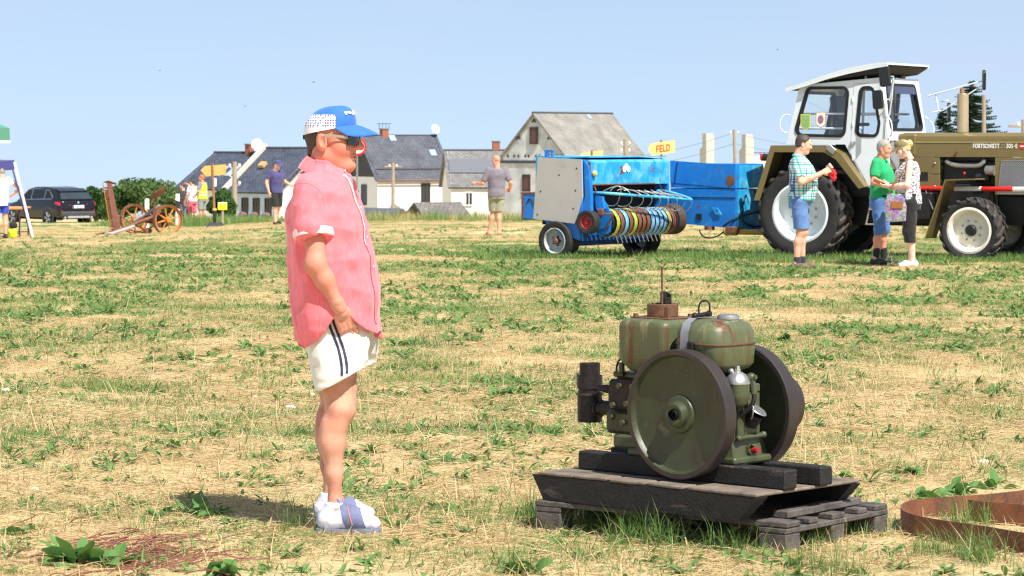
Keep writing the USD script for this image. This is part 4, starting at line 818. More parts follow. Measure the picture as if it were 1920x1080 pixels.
# wipers, rails, mirrors
part(tr, 'wiper', [tube([(1.235, -.30, 2.70), (1.30, -.42, 2.22)], .010, 6), tube([(1.275, -.46, 2.50), (1.325, -.50, 2.12)], .008, 6)], blackp)
for q in ([(-.27, -.83, 1.92), (-.34, -.88, 1.95), (-.33, -.88, 2.15), (-.22, -.83, 2.18)], [(1.37, -.83, 1.86), (1.42, -.88, 1.90), (1.39, -.88, 2.12), (1.32, -.83, 2.15)], [(1.36, .83, 1.86), (1.44, .88, 1.92), (1.40, .88, 2.08), (1.31, .83, 2.16)]): part(tr, 'grab_rail', tube(spline(q, 14), .011, 6), cabw, smooth=True)
def mirror(px, py, w, h, ax, v, rz, tilt=0):
    c = tu(px, py, ax, v); poly = rp([(-w / 2, -h / 2), (w / 2, -h / 2), (w / 2, h / 2), (-w / 2, h / 2)], .05); m = prism(poly, -.02, .02, 'yz'); m.apply_transform(trimesh.transformations.rotation_matrix(math.radians(tilt), [1, 0, 0]))
    part(tr, 'mirror', mv(m, rz=rz, t=c), blackp, smooth=25); return c
m1 = mirror(1659, 144, .21, .29, 1, -1.02, 62, -8); m2 = mirror(1646, 187, .20, .28, 1, -1.02, 62, -5); m3 = mirror(1845, 150, .17, .30, 1, 1.0, 26, 8); m4 = mirror(1779, 210, .17, .28, 1, 1.0, 26, 4)
V_ = lambda px, py, y: tu(px, py, 1, y)
arms = [[m1, V_(1675, 143, -.9), V_(1668, 190, -.83)], [m2 , V_(1672, 186, -.86), V_(1668, 215, -.83)], [V_(1675, 145, -.9), V_(1672, 186, -.9), V_(1667, 218, -.83)], [V_(1740, 180, .83), V_(1848, 150, 1.0)], [V_(1748, 211, .83), V_(1768, 207, .9), V_(1842, 160, 1.0), V_(1845, 150, 1.0)], [V_(1754, 193, .9), V_(1779, 188, 1.0)], [V_(1754, 175, .87), V_(1760, 208, .87)]]
for a in arms: part(tr, 'mirror_arm', tube(a, .011, 6), cabw, smooth=True)
# mudguards
def plate(path, y0, y1, th=.02):
    return prism(LineString(path).buffer(th / 2, cap_style='flat', join_style='mitre'), y0, y1)
for y0, y1 in ((-1.03, -.50), (.50, 1.03)):
    fpath = [(-.72, .90), (-.445, 1.715), (.42, 1.715), (.66, 1.60), (1.04, 1.11)]; fn = part(tr, 'rear_mudguard', plate(fpath, y0, y1), tan, smooth=False)
    yi = -.515 if y0 < 0 else .50; part(fn, 'mudguard_inner', prism(Polygon(fpath).buffer(-.012), yi, yi + .012), blackp, smooth=False); yo = y0 if y0 < 0 else y1 - .012; part(fn, 'mudguard_edge', prism(Polygon(fpath + [(.96, 1.09), (.60, 1.52), (.40, 1.63), (-.40, 1.63), (-.64, .90)]).buffer(.006), yo - .004, yo + .014), tan, smooth=False)
    fp = [(2.73, 1.235), (2.28, 1.22), (1.97, .36)]; yy0, yy1 = (y0 + .07, y1 + .0) if y0 < 0 else (y0, y1 - .07); part(tr, 'front_mudguard', plate(fp, yy0, yy1, .018), tan, smooth=False)
part(tr, 'reflector', mv(box(-.045, .045, -.012, .012, -.07, .07, .004), ry=-52, t=(.53, -1.045, 1.665)), chrome)
lm_ = tu(1432, 295, 1, -.85); part(tr, 'tail_lamp', [cyl(lm_ + [-.04, 0, 0], lm_ + [.0, 0, 0], .055, seg=18)], pm('lamp_red', lin((190, 26, 40)), rough=.2), smooth=30); part(tr, 'lamp_housing', cyl(lm_ + [.0, 0, 0], lm_ + [.14, 0, 0], .058, .045, seg=18), blackp, smooth=30)
# bonnet and body
hp = [(-.42, 1.555), (-.42, 1.80), (-.405, 1.862), (-.36, 1.90), (-.28, 1.915), (.28, 1.915), (.36, 1.90), (.405, 1.862), (.42, 1.80), (.42, 1.555)]
part(tr, 'bonnet', prism(hp, 1.40, 3.62, 'yz'), tan, smooth=30); part(tr, 'bonnet_trim', [box(1.62, 3.6, -.428, -.4205, 1.768, 1.780)], pm('trim_line', lin((176, 158, 96)), rough=.4))
part(tr, 'bonnet_rear', box(1.345, 1.64, -.432, .432, 1.56, 1.90, .03), tan)
part(tr, 'side_panel', box(1.45, 2.0, -.42, -.38, 1.30, 1.547, .006), tan); part(tr, 'side_panel', box(1.45, 2.0, -.42, -.38, 1.055, 1.292, .006), tan)
part(tr, 'vent_opening', box(1.60, 1.82, -.426, -.4205, 1.20, 1.33), blackp)
for x, z in ((1.93, 1.46), (1.93, 1.12), (1.55, 1.46)): part(tr, 'panel_knob', ico((x, -.43, z), .016, 1), chrome, smooth=True)
part(tr, 'engine_block', [box(2.0, 2.85, -.30, .30, .70, 1.50, .02), box(2.05, 2.80, -.36, -.30, .80, 1.15, .02), cyl((2.55, -.34, 1.25), (2.75, -.34, 1.25), .07, seg=16), box(2.0, 2.86, -.26, .40, 1.5, 1.555)], blackp)
part(tr, 'exhaust_manifold', [tube(spline([(2.08, -.36, 1.50), (2.20, -.37, 1.44), (2.45, -.37, 1.42), (2.62, -.37, 1.44), (2.68, -.36, 1.52)], 20), .040, 10)] + [tube([(x, -.30, 1.44), (x, -.37, 1.43)], .03, 8) for x in (2.2, 2.35, 2.5)], chrome, smooth=True)
part(tr, 'alternator', [cyl((2.72, -.40, 1.36), (2.84, -.40, 1.36), .075, seg=18), cyl((2.70, -.40, 1.36), (2.72, -.40, 1.36), .05, seg=14)], chrome, smooth=30)
part(tr, 'grille_frame', [prism([(2.86, 1.0), (2.86, 1.55), (3.6, 1.55), (3.6, 1.0)], -.42, -.37), prism([(3.55, 1.0), (3.55, 1.55), (3.6, 1.55), (3.6, 1.0)], -.37, .42)], tan, smooth=False)
part(tr, 'grille', prism([(2.905, 1.02), (2.965, 1.50), (3.42, 1.50), (3.42, 1.02)], -.4265, -.4205), grille_m, smooth=False); part(tr, 'grille_border', prism(Polygon([(2.895, 1.01), (2.955, 1.51), (3.43, 1.51), (3.43, 1.01)]).difference(Polygon([(2.910, 1.025), (2.968, 1.495), (3.415, 1.495), (3.415, 1.025)])), -.430, -.421), chrome, smooth=False)
part(tr, 'silencer', mv(lathe([(0, 1.90), (.075, 1.905), (.085, 1.92), (.085, 2.48), (.078, 2.495), (0, 2.497)], 26), t=(2.30, -.24, 0)), pm('silencer_steel', lin((190, 172, 140)), rough=.35, metal=.55, var=.08, vs=5), smooth=30)
part(tr, 'exhaust_pipe', mv(lathe([(.03, 2.49), (.034, 2.49), (.034, 2.575), (.030, 2.575), (.028, 2.5)], 16), t=(2.29, -.24, 0)), pm('pipe_rust', lin((150, 116, 78)), rough=.6, metal=.3), smooth=30)
part(tr, 'latch', [tube([(2.22, -.43, 1.57), (2.29, -.445, 1.64)], .012, 6)], tan); part(tr, 'control_lever', [tube([(2.42, -.52, 1.23), (2.42, -.52, 1.30)], .008, 6)], blackp); part(tr, 'lever_knob', ico((2.42, -.52, 1.315), .022, 1), redp, smooth=True)
# red and white bar
for n, a, b, m in (('red', 1.40, 2.26, redp), ('white', 2.262, 2.68, whitep), ('red', 2.682, 3.16, redp), ('white', 3.162, 3.64, whitep)): part(tr, 'warning_bar', cyl((a, -.50, 1.085), (b, -.50, 1.09), .036, seg=14), m, smooth=30, label=n + ' section of the warning bar')
# chassis
part(tr, 'gearbox', [box(-.45, 2.05, -.26, .26, .52, 1.10, .04), box(-.2, 1.3, -.48, .48, .95, 1.32, .03)], blackp)
part(tr, 'rear_axle', [cyl((0, -.6, .712), (0, .6, .712), .14, seg=18), box(-.5, -.2, -.2, .2, .45, 1.2, .03)], blackp)
part(tr, 'front_axle', [cyl((2.625, -.55, .483), (2.625, .55, .483), .09, seg=16), box(2.4, 3.5, -.22, .22, .55, 1.0, .03), ico((2.625, 0, .47), .2, 2)], blackp, smooth=30)
part(tr, 'battery_box', box(1.50, 1.95, -.62, -.30, .62, 1.03, .02), blackp); part(tr, 'tool_box', box(1.45, 2.0, .30, .62, .62, 1.03, .02), blackp)
part(tr, 'front_weight', box(3.3, 3.75, -.36, .36, .66, .98, .03), blackp)
stp = [tube([(1.14, -.90, 1.05), (1.02, -.90, .54)], .014, 6), tube([(1.42, -.90, 1.05), (1.30, -.90, .54)], .014, 6)] + [box(1.02 + .055 * k, 1.34 + .055 * k, -.93, -.80, .545 + .22 * k, .565 + .22 * k, .003) for k in range(3)]
for m in stp: part(tr, 'step', m, pm('step_steel', lin((150, 146, 136)), rough=.5, metal=.3) if m is stp[0] else '/World/Looks/step_steel')
part(tr, 'strut', [tube([(1.85, -.60, 1.05), (1.97, -.62, .78)], .012, 6)], chrome)
txt = meshkit.text_mesh('FORTSCHRITT', .062, .006, bold=True); txt2 = meshkit.text_mesh('303-E', .062, .006, bold=True); txt3 = meshkit.text_mesh('ZT', .062, .006, bold=True)
def lay(m, x0, x1, z): m = mv(m, rx=90); b = m.bounds; m.vertices[:, 0] = (m.vertices[:, 0] - b[0, 0]) * (x1 - x0) / (b[1, 0] - b[0, 0]) + x0; m.vertices[:, 1] += -.4205 - m.vertices[:, 1].max(); m.vertices[:, 2] += z - b[0, 2]; return m
part(tr, 'lettering', [lay(txt, 2.52, 2.925, 1.685), lay(txt2, 3.03, 3.20, 1.685)], whitep, smooth=False, label='white lettering on the bonnet')
part(tr, 'lettering', lay(txt3, 2.945, 3.015, 1.685), pm('grey_letter', lin((140, 136, 120)), rough=.4), smooth=False, label='grey lettering on the bonnet')
bd = affinity.scale(Point(3.275, 1.715).buffer(.045), 1.15, .9); b_ = part(tr, 'badge', prism(bd, -.426, -.4205), redp, smooth=False); part(b_, 'badge_mark', prism(affinity.scale(Point(3.275, 1.715).buffer(.03), 1.2, .35), -.4285, -.4265), whitep, smooth=False)
# ---------------------------------------------------------------- baler
rustc = lin((120, 66, 50))
blue = pm('baler_blue', lin((22, 118, 204)), rough=.45, var=.14, vs=3, dirt=(lin((60, 150, 214)), 5, .55, .75), dirt2=(rustc, 7, .62, .67), bump=.1)
blue_f = pm('baler_faded_blue', lin((34, 150, 208)), rough=.5, var=.16, vs=3, dirt=(lin((120, 196, 214)), 4, .46, .70), dirt2=(rustc, 5, .615, .66))
dblue = pm('baler_dark_blue', lin((20, 84, 160)), rough=.5, var=.2, vs=4, dirt=(lin((40, 42, 50)), 6, .55, .75), dirt2=(rustc, 8, .66, .73))
greyp = pm('grey_sheet_panel', lin((176, 174, 168)), rough=.6, var=.05, vs=2.5, dirt=(lin((150, 142, 130)), 4, .6, .8))
dark = pm('baler_dark_inside', lin((26, 24, 24)), rough=.8, var=.3)
rustm = pm('baler_rust', lin((116, 76, 60)), rough=.7, var=.3, vs=9)
yel = pm('shaft_yellow', lin((170, 140, 50)), rough=.55, var=.2, vs=9, dirt=(lin((70, 56, 40)), 9, .55, .7))
lampy = pm('lamp_yellow', lin((226, 190, 96)), rough=.3); wire = pm('tine_steel', lin((196, 196, 190)), rough=.4, metal=.6)
BO, BY = np.array([1.37, 45.05, 0.]), -36.0; BO[2] = float(gz(BO[0], BO[1])) - .004
ba = thing('hay_baler', 'blue hay baler with a grey end panel, hitched behind the tractor', 'baler', BO, BY)
bu = lambda px, py, ax, v: up(px, py, BO, BY, ax, v)
for y, sd, sp in ((-1.18, -1, 5), (1.05, 1, 30)):
    C, _ = tyre(.31, .27, .19, .012, 4); tp = part(ba, 'wheel', mv(C, t=(.04, y, .31)), rubber, smooth=40)
    o = lambda pr: mv(lathe([(r, h if sd < 0 else -h) for r, h in pr], 40, 'y'), t=(.04, y, .31))
    part(tp, 'rim', o([(.20, .125), (.185, .13), (.175, .10), (.165, .04), (.12, .02), (.085, .05), (.0, .05)]), pm('baler_rim', lin((176, 178, 176)), rough=.5, var=.15, vs=9, dirt=(lin((90, 80, 70)), 9, .55, .75)) if sd < 0 else '/World/Looks/baler_rim', smooth=30)
    part(tp, 'hub', o([(0, .12), (.035, .12), (.05, .10), (.055, .04)]), rustm, smooth=30)
    for i in range(5): a = i * 1.2566; q = np.array([.04 + .07 * math.cos(a), y + sd * .055, .31 + .07 * math.sin(a)]); part(tp, 'wheel_nut', cyl(q, q + [0, sd * .025, 0], .012, seg=6), dark, smooth=False)
part(ba, 'axle', [box(-.02, .10, -1.05, .95, .22, .36, .01), box(.1, .35, -1.0, .9, .30, .50, .01)], dblue)
part(ba, 'wheel_arm', prism([(-.20, .62), (-.12, .54), (.10, .42), (.44, .33), (.46, .44), (.40, .60)], -1.24, -1.19), blue, smooth=False)
# grey end panel
gpn = Polygon([(-.29, 1.565), (.51, 1.53), (.527, .97), (.39, .575), (-.378, .636)])
pn = part(ba, 'end_panel', prism(gpn, -1.27, -1.25), greyp, smooth=False)
for x, z in ((-.24, 1.05), (.40, 1.07), (.36, .80), (-.30, .70), (.42, 1.4), (.1, 1.3)): part(pn, 'rivet', ico((x, -1.270, z), (.014, .005, .014), 1), dark, smooth=True)
part(ba, 'end_frame', [prism([(.515, 1.52), (.60, 1.42), (.64, 1.0), (.64, .55), (.40, .57), (.535, .97)], -1.22, -1.15), prism([(-.25, 1.50), (.5, 1.50), (.5, .65), (-.3, .65)], -1.245, -1.20)], blue, smooth=False)
# hood
hood = [(.60, 1.15), (.60, 1.49), (.57, 1.525), (.45, 1.535), (-.40, 1.585), (-.40, 1.10)]
part(ba, 'hood', prism(hood, -1.17, .575, 'xz'), blue_f, smooth=False)
part(ba, 'hood', prism(hood, .583, .998, 'xz'), blue_f, smooth=False, label='narrow section of the hood next to the chamber')
part(ba, 'feed_plate', [box(.30, .598, .95, .998, .54, 1.148)], blue)
part(ba, 'hood_top', [box(-.38, .55, -1.15, .98, 1.560, 1.575)], blue_f)
part(ba, 'hood_edge', [box(.604, .612, -1.17, .575, 1.148, 1.166), box(.57, .61, -1.178, -1.170, 1.15, 1.50)], rustm)
part(ba, 'hood_bracket', [box(-.22, -.16, -1.2, -1.17, 1.55, 1.68, .005), box(-.16, -.06, -1.2, -1.17, 1.64, 1.68, .005), box(-.1, -.06, -1.2, -1.17, 1.55, 1.64, .005)], blue)
cl = bu(1175, 316, 0, .612); part(ba, 'emblem', [mv(prism(affinity.rotate(Point(0, 0).buffer(.05, quad_segs=2), 45), .600, .604, 'yz'), t=(.008, cl[1] + dy, cl[2] + dz)) for dy, dz in ((-.055, -.01), (.055, -.01), (0, .035))], whitep, smooth=False)
for px, py, ax, v in ((1114, 325, 0, .62), (1419, 317, 0, 1.815)):
    c = bu(px, py, ax, v); part(ba, 'side_lamp', mv(lathe([(0, .045), (.025, .042), (.042, .02), (.044, 0)], 18, 'x'), t=c), lampy, smooth=30)
part(ba, 'intake', [box(-.3, .35, -1.14, .98, .55, 1.16), box(-.35, .2, -1.14, 1.0, 1.12, 1.5)], dark)
# bale chamber and flywheel housing
part(ba, 'chamber_hood', prism([(.62, 1.0), (1.80, 1.0), (1.84, 1.40), (1.84, 1.76), (.62, 1.76)], 1.085, 1.46, 'xy'), blue, smooth=False)
ch = tm(prism([(.615, 1.165), (1.80, 1.085), (1.80, 1.44), (.615, 1.505)], .994, 1.0)); part(ba, 'chamber_side', ch, blue, smooth=False)
part(ba, 'hood_front', prism([(1.03, 1.088), (1.76, 1.088), (1.74, 1.44), (1.03, 1.44)], 1.803, 1.85, 'yz'), blue_f, smooth=False)
part(ba, 'chamber_lower', prism([(.62, .54), (1.80, .47), (1.80, 1.075), (.62, 1.075)], 1.005, 1.72), blue, smooth=False)
part(ba, 'front_plate', prism([(1.02, .43), (1.70, .40), (1.74, 1.07), (1.02, 1.07)], 1.805, 1.84, 'yz'), blue_f, smooth=False)
part(ba, 'seam_strip', [box(.62, 1.80, .996, 1.004, .935, .945), tube([(.75, .99, 1.48), (.70, .99, 1.15)], .008, 5)], dark)
part(ba, 'bale_channel', prism([(-2.2, .56), (-2.2, .95), (.6, 1.03), (.6, .54)], 1.02, 1.46), blue, smooth=False)
part(ba, 'channel_rail', [box(-2.25, -.4, 1.01, 1.47, .955, .985, .004), box(-2.24, -2.20, 1.01, 1.47, .54, .97)], rustm)
part(ba, 'rust_crack', tube([np.array([x, 1.016, z]) for x, z in ((-2.14, .80), (-2.10, .88), (-2.04, .86), (-1.97, .76), (-1.93, .80), (-1.91, .70))], .010, 4), dark)
part(ba, 'vent', box(1.10, 1.19, .99, 1.004, .60, .69), dark); lv = bu(1345, 396, 1, .995)
part(ba, 'lock_plate', prism(Polygon([(lv[0] - .09, lv[2] + .06), (lv[0] + .01, lv[2] + .06), (lv[0] + .08, lv[2] - .05), (lv[0] - .02, lv[2] - .05)]).difference(Point(lv[0] - .005, lv[2]).buffer(.025)), .980, .992), blue_f, smooth=False)
part(ba, 'rust_patch', prism(affinity.scale(Point(1.71, 1.20).buffer(.09, quad_segs=3), .9, 1), .990, .9945), rustm, smooth=False)
# pickup
PX_, PZ_, PR = .74, .585, .215
part(ba, 'pickup_core', cyl((PX_, -1.0, PZ_), (PX_, .72, PZ_), PR - .05, seg=26), dark, smooth=30)
bandc = [pm('band_' + n, lin(c), rough=.45, metal=.2, var=.2, vs=12, dirt=(rustc, 9, .56, .68)) for n, c in (('lime', (170, 186, 70)), ('brown', (124, 84, 70)), ('blue', (118, 178, 216)), ('tan', (186, 160, 90)))]
order = [0, 1, 2, 1, 0, 1, 1, 1, 2, 2, 2, 2, 3, 1]
for i, k in enumerate(order):
    y = -.93 + i * .118; a = np.radians(np.linspace(-118, 168, 26)); G = []
    for yy, rr in ((-.040, -.006), (-.034, 0), (.034, 0), (.040, -.006)): G.append(np.stack([PX_ + (PR + rr) * np.cos(a), np.full(26, y + yy), PZ_ + (PR + rr) * np.sin(a)], 1))
    part(ba, 'stripper_band', sheet(np.array(G)), bandc[k], smooth=50)
for i in range(13):
    y = -.93 + (i + .5) * .118
    part(ba, 'tine', [tube([(PX_ + .10, y, PZ_ - .16), (PX_ + .13, y + .05, PZ_ - .30)], .006, 4), tube([(PX_ + .13, y, PZ_ + .13), (PX_ + .21, y, PZ_ + .22)], .005, 4)], wire, kind='stuff')
part(ba, 'pickup_shield', [cyl((PX_ - .04, .74, PZ_), (PX_ - .06, .98, PZ_ + .02), .215, .245, seg=24), box(.45, .80, .74, .99, .40, .80, .03)], pm('sooty_rust', lin((70, 56, 48)), rough=.7, var=.3, vs=7, dirt=(rustc, 6, .55, .75)), smooth=30)
part(ba, 'pickup_end', [prism([(.60, .95), (.78, .90), (.90, .70), (.86, .45), (.70, .38), (.55, .50)], -1.04, -1.02), prism([(.62, 1.0), (.76, .98), (.80, .80), (.66, .78)], -1.10, -1.04)], blue, smooth=False)
gw = np.array([.60, -1.22, .60]); C, _ = tyre(.185, .15, .10, .008, 4); g_ = part(ba, 'gauge_wheel', mv(C, t=gw), rubber, smooth=40)
part(g_, 'rim', mv(lathe([(.105, .06), (.095, .065), (.085, .03), (.04, .03), (.03, .05), (0, .05)], 26, 'y'), t=gw), pm('gauge_rim_red', lin((150, 40, 40)), rough=.5, var=.2, vs=10), smooth=30)
part(ba, 'gauge_arm', [tube([(.62, -1.12, .60), (.75, -1.12, .72), (.98, -1.10, .72)], .018, 6), tube([(.98, -1.10, .72), (.78, -1.05, .50)], .015, 6), box(.70, .80, -1.14, -1.08, .70, .80, .01)], rustm)
# wind guard
wg = [(.62, -1.12, 1.04), (.80, -1.02, 1.03), (1.05, -.5, .985), (1.20, .35, .93), (1.22, .66, .915), (1.16, .70, .93), (.62, .62, 1.02)]
part(ba, 'wind_guard', tube(spline(wg, 40), .022, 8), blue_f, smooth=True)
for i in range(9):
    y = -.85 + i * .185; x = np.interp(y, [-1.02, -.5, .35, .66], [.8, 1.05, 1.2, 1.22]); z = np.interp(y, [-1.02, .66], [1.03, .92])
    part(ba, 'guard_wire', tube(spline([(.70, y - .12, 1.06), (.95, y - .02, z + .06), (x + .02, y + .02, z - .03), (x - .10, y + .10, z - .16), (x - .30, y + .12, z - .17)], 16), .007, 5), wire, smooth=True)
part(ba, 'guard_hook', [tube(spline([(.61, -1.1, 1.12), (.66, -1.12, 1.10), (.66, -1.12, 1.03), (.62, -1.1, 1.02)], 10), .010, 5)], rustm)
part(ba, 'guard_hanger', tube([(.62, .70, 1.14), (.66, .68, 1.05), (.70, .66, 1.02)], .014, 5), dark)
part(ba, 'under_loop', tube(spline([(1.15, 1.0, .44), (1.2, .99, .36), (1.5, .99, .36), (1.62, 1.0, .46)], 16), .012, 6), dark, smooth=True)
part(ba, 'under_gear', [cyl((1.3, 1.05, .44), (1.3, 1.05, .50), .08, seg=14), box(1.66, 1.86, .94, 1.06, .40, .50, .01)], rustm)
# hoses and drive shaft to the tractor
hz = [[(1.83, 1.25, .98), (1.86, 1.1, .80), (1.9, 1.05, .60), (2.05, 1.3, .50), (2.25, 1.5, .62)], [(1.60, .97, .50), (1.8, 1.0, .62), (2.0, 1.25, .72), (2.2, 1.5, .80)], [(1.84, 1.5, 1.04), (1.93, 1.45, .85), (1.95, 1.5, .6), (2.1, 1.6, .5)]]
for q in hz: part(ba, 'hose', tube(spline(q, 20), .016, 6), darkhose, smooth=True)
part(ba, 'drive_shaft', [cyl((1.60, 1.0, .42), (2.75, 1.26, .42), .045, seg=14), cyl((1.62, 1.0, .42), (1.80, 1.04, .42), .06, seg=14), cyl((2.3, 1.16, .42), (2.38, 1.18, .42), .06, seg=14)], yel, smooth=30)
part(ba, 'drawbar', [box(1.6, 2.9, 1.42, 1.54, .42, .52, .01)], dblue)
# ---------------------------------------------------------------- the other people
def V3(*a): return np.array(a, float)
def person(label, loc, rz, h=1.75, sk=None, hair=None, shirt=None, pants=None, shoes=None, sock=None, arms=None, legs=None, belly=0., res=.011, sleeve=.55, pant_z=.50, pant_w=1.0, head=(0, 0, 0), shirt_hem=.86, bald=False, cap=None, fem=False, lean=0., sleeveless=False, barefoot=False, hair_parts=None, collar=False, long_hair=False, sock_h=.14, glasses=False, belt=None, tuck=False):
    """standing figure facing +x; arms = {side: (elbow, wrist, finger direction, palm direction, curl)} in a 1.75 m body's coordinates"""
    k = h / 1.75; t = thing('person', label, 'person', loc, rz)
    A = {1: (V3(-.02, .25, 1.13), V3(.06, .27, .88), V3(.1, 0, -1), V3(0, -1, 0), .4), -1: (V3(-.02, -.25, 1.13), V3(.06, -.27, .88), V3(.1, 0, -1), V3(0, 1, 0), .4)}; A.update(arms or {})
    Lg = {1: (V3(.015, .105, .49), V3(-.02, .11, .085), 0.), -1: (V3(.015, -.105, .49), V3(-.02, -.11, .085), 0.)}; Lg.update(legs or {})
    S = {s: V3(-.01 + lean * .5, s * (.175 if fem else .19), 1.425) for s in (1, -1)}; hipw = .10 if fem else .09
    body, boots, socks = [], [], []
    for s in (1, -1):
        e, w, fd, pd, cu = A[s]; body.append(U(rc(S[s], e, .050, .041), rc(e, e * .6 + w * .4, .042, .040), rc(e * .6 + w * .4, w, .040, .027), k=.02))
        kn, an, toe = Lg[s]; hp = V3(0, s * hipw, .92); up_ = hp * .35 + kn * .65; cf = kn * .68 + an * .32 + V3(-.018, 0, 0)
        body.append(U(rc(hp, kn, .088, .058), rc(kn, cf, .054, .054), rc(cf, an, .052, .036), el(kn + V3(.018, 0, 0), (.045, .045, .06)), rc(an, an + V3(0, 0, -.04), .036, .04), k=.03))
        c, s_ = math.cos(math.radians(toe)), math.sin(math.radians(toe)); d = V3(c, s_, 0); az = an[2] - .085
        ft = lambda o, sh=0: U(rc(an + V3(0, 0, -.02), V3(an[0], an[1], az + .05) - d * .03, .040 + o, .042 + o), rc(V3(an[0], an[1], az + .045) - d * .035, V3(an[0], an[1], az + .04) + d * .10, .042 + o, .040 + o), rc(V3(an[0], an[1], az + .04) + d * .10, V3(an[0], an[1], az + .032) + d * .165, .040 + o, .028 + o), k=.025)
        if barefoot: body.append(ft(-.008))
        else: boots.append(cut(ft(.004), ((0, 0, 1), az + .105)))
        if sock is not None: socks.append(cut(U(rc(an + V3(0, 0, -.05), an * .70 + kn * .30 + V3(0, 0, 0), .044, .050), k=.01), ((0, 0, 1), az + .08 + sock_h)))
    nb = V3(-.015 + lean * .5, 0, 1.40); nt = V3(.0 + lean * .8 + .02, 0, 1.55)
    bw = .165 if fem else .18
    rows = [(.82, -.13, .12, .165), (.93, -.135, .115 + belly * .6, .170), (1.05, -.115, .115 + belly, .155 if fem else .168), (1.18, -.115, .125 + belly * .8, .155 if fem else .175), (1.30, -.12, .13 + belly * .35 + (.03 if fem else 0), bw), (1.40, -.105, .095, bw - .01), (1.455, -.07, .05, .10)]
    sh = lambda z: lean * np.clip((z - .9) / .55, 0, 1.2) * .5
    R = lambda o: rings([(z, a - o + sh(z), b + o + sh(z), -w_ - o, w_ + o) for z, a, b, w_ in rows], 2.3)
    body += [R(-.018), rc(nb, nt, .06 - .008 * fem, .052 - .006 * fem)]
    sc = lambda f: (lambda p: f(p / k) * k)
    lo, hi = V3(-.75, -.62, -.01) * k, V3(.75, .62, 1.62) * k
    bm = nets(sc(U(*body, k=.018)), lo, hi, res)
    hc = (V3(.025 + lean * .85, 0, 1.62) + V3(*head[2]) if not np.isscalar(head[2]) else V3(.025 + lean * .85 + head[2], 0, 1.62)); hk = .985 * k
    hm = posem(nets(head_sdf(fat=.004 if not fem else -.003, nose=.97 if fem else 1.), (-.13, -.1, -.17), (.13, .1, .14), .0045), hc * k, head[0], head[1], hk)
    hs = []
    for s in (1, -1):
        e, w, fd, pd, cu = A[s]; hs.append(hand(w * k + (w - e) / np.linalg.norm(w - e) * .028 * k, fd, pd, cu, side=(1 if s < 0 else -1) * (1 if np.dot(np.cross(fd, pd), V3(1, 0, .3)) * (1 if s < 0 else -1) > 0 else -1), s=(.9 if fem else .98) * k, h=.006))
    part(t, 'body', [bm, hm] + hs, sk, smooth=True)
    P3 = lambda f: pose(f, hc * k, head[0], head[1], hk)
    if hair is not None:
        if bald: hf = cut(U(el((-.02, 0, .0), (.092, .078, .05)), k=0), ((1, 0, 0), .0), k=.004)
        else: hf = cut(U(el((-.010, 0, .047), (.106, .084, .091)), el((-.045, 0, .0), (.066, .076, .062)), k=.02), ((.80, 0, -.6), -.010 if not fem else .0), ((1, 0, -.2), .085), k=.006)
        hf = folds(hf, .006, (70, 70, 50), 5); part(t, 'hair', nets(P3(hf), hc * k - .16, hc * k + .16, .005), hair, smooth=True)
    if cap is not None:
        G, vis = cap_mesh(1.05, .085); cp = part(t, 'cap', posem(sheet(G), hc * k, head[0], head[1], hk), cap, smooth=True); part(cp, 'visor', posem(vis, hc * k, head[0], head[1], hk), cap, smooth=40)
    if glasses: part(t, 'glasses', posem([box(.098, .104, -.06, .06, .008, .034, .004), box(.0, .1, -.082, -.076, .02, .028), box(.0, .1, .076, .082, .02, .028)], hc * k, head[0], head[1], hk), seal)
    fol = lambda f, sd: folds(f, .014, (9 / k, 9 / k, 5 / k), sd)
    if shirt is not None:
        o = .016
        rr = [(z, a - o - .006 + sh(z), b + o + .008 + sh(z), -w_ - o, w_ + o) for z, a, b, w_ in rows]; rr = [(shirt_hem - .03, *rr[1][1:])] + [q for q in rr if q[0] > shirt_hem] if not tuck else rr[1:]
        sf = rings(rr, 2.3); parts_ = [fol(sf, 3)]
        if not sleeveless:
            for s in (1, -1):
                e = A[s][0]; end = S[s] + (e - S[s]) * (sleeve + .15); d = (e - S[s]) / np.linalg.norm(e - S[s]); parts_.append(cut(fol(rc(S[s] + V3(0, -s * .01, 0), end, .071, .062), 5 + s), (d, d @ (S[s] + (e - S[s]) * sleeve)), k=.008))
        f = cut(U(*parts_, k=.03), ((0, 0, -1), -shirt_hem), k=.008)
        if sleeveless: f = sub(f, U(el(S[1] + V3(0, .03, -.02), (.075, .06, .11)), el(S[-1] + V3(0, -.03, -.02), (.075, .06, .11)), k=0), k=.012)
        f = sub(f, el(nt + V3(.03, 0, -.02), (.085, .07, .13)), k=.006); sp = part(t, 'shirt', nets(sc(f), lo, hi, res), shirt, smooth=True)
        if collar:
            a = np.linspace(.35, 2 * np.pi - .35, 40); G = []
            for rr_, dz in ((.062, -.02), (.068, .025), (.078, .012), (.094, -.022)): x = nb[0] + .012 + rr_ * 1.08 * np.cos(a); G.append(np.stack([x, rr_ * np.sin(a), nb[2] + .075 + dz - .32 * (x - nb[0])], 1) * k)
            part(sp, 'collar', sheet(np.array(G).transpose(1, 0, 2)[:, ::-1]), shirt, smooth=60)
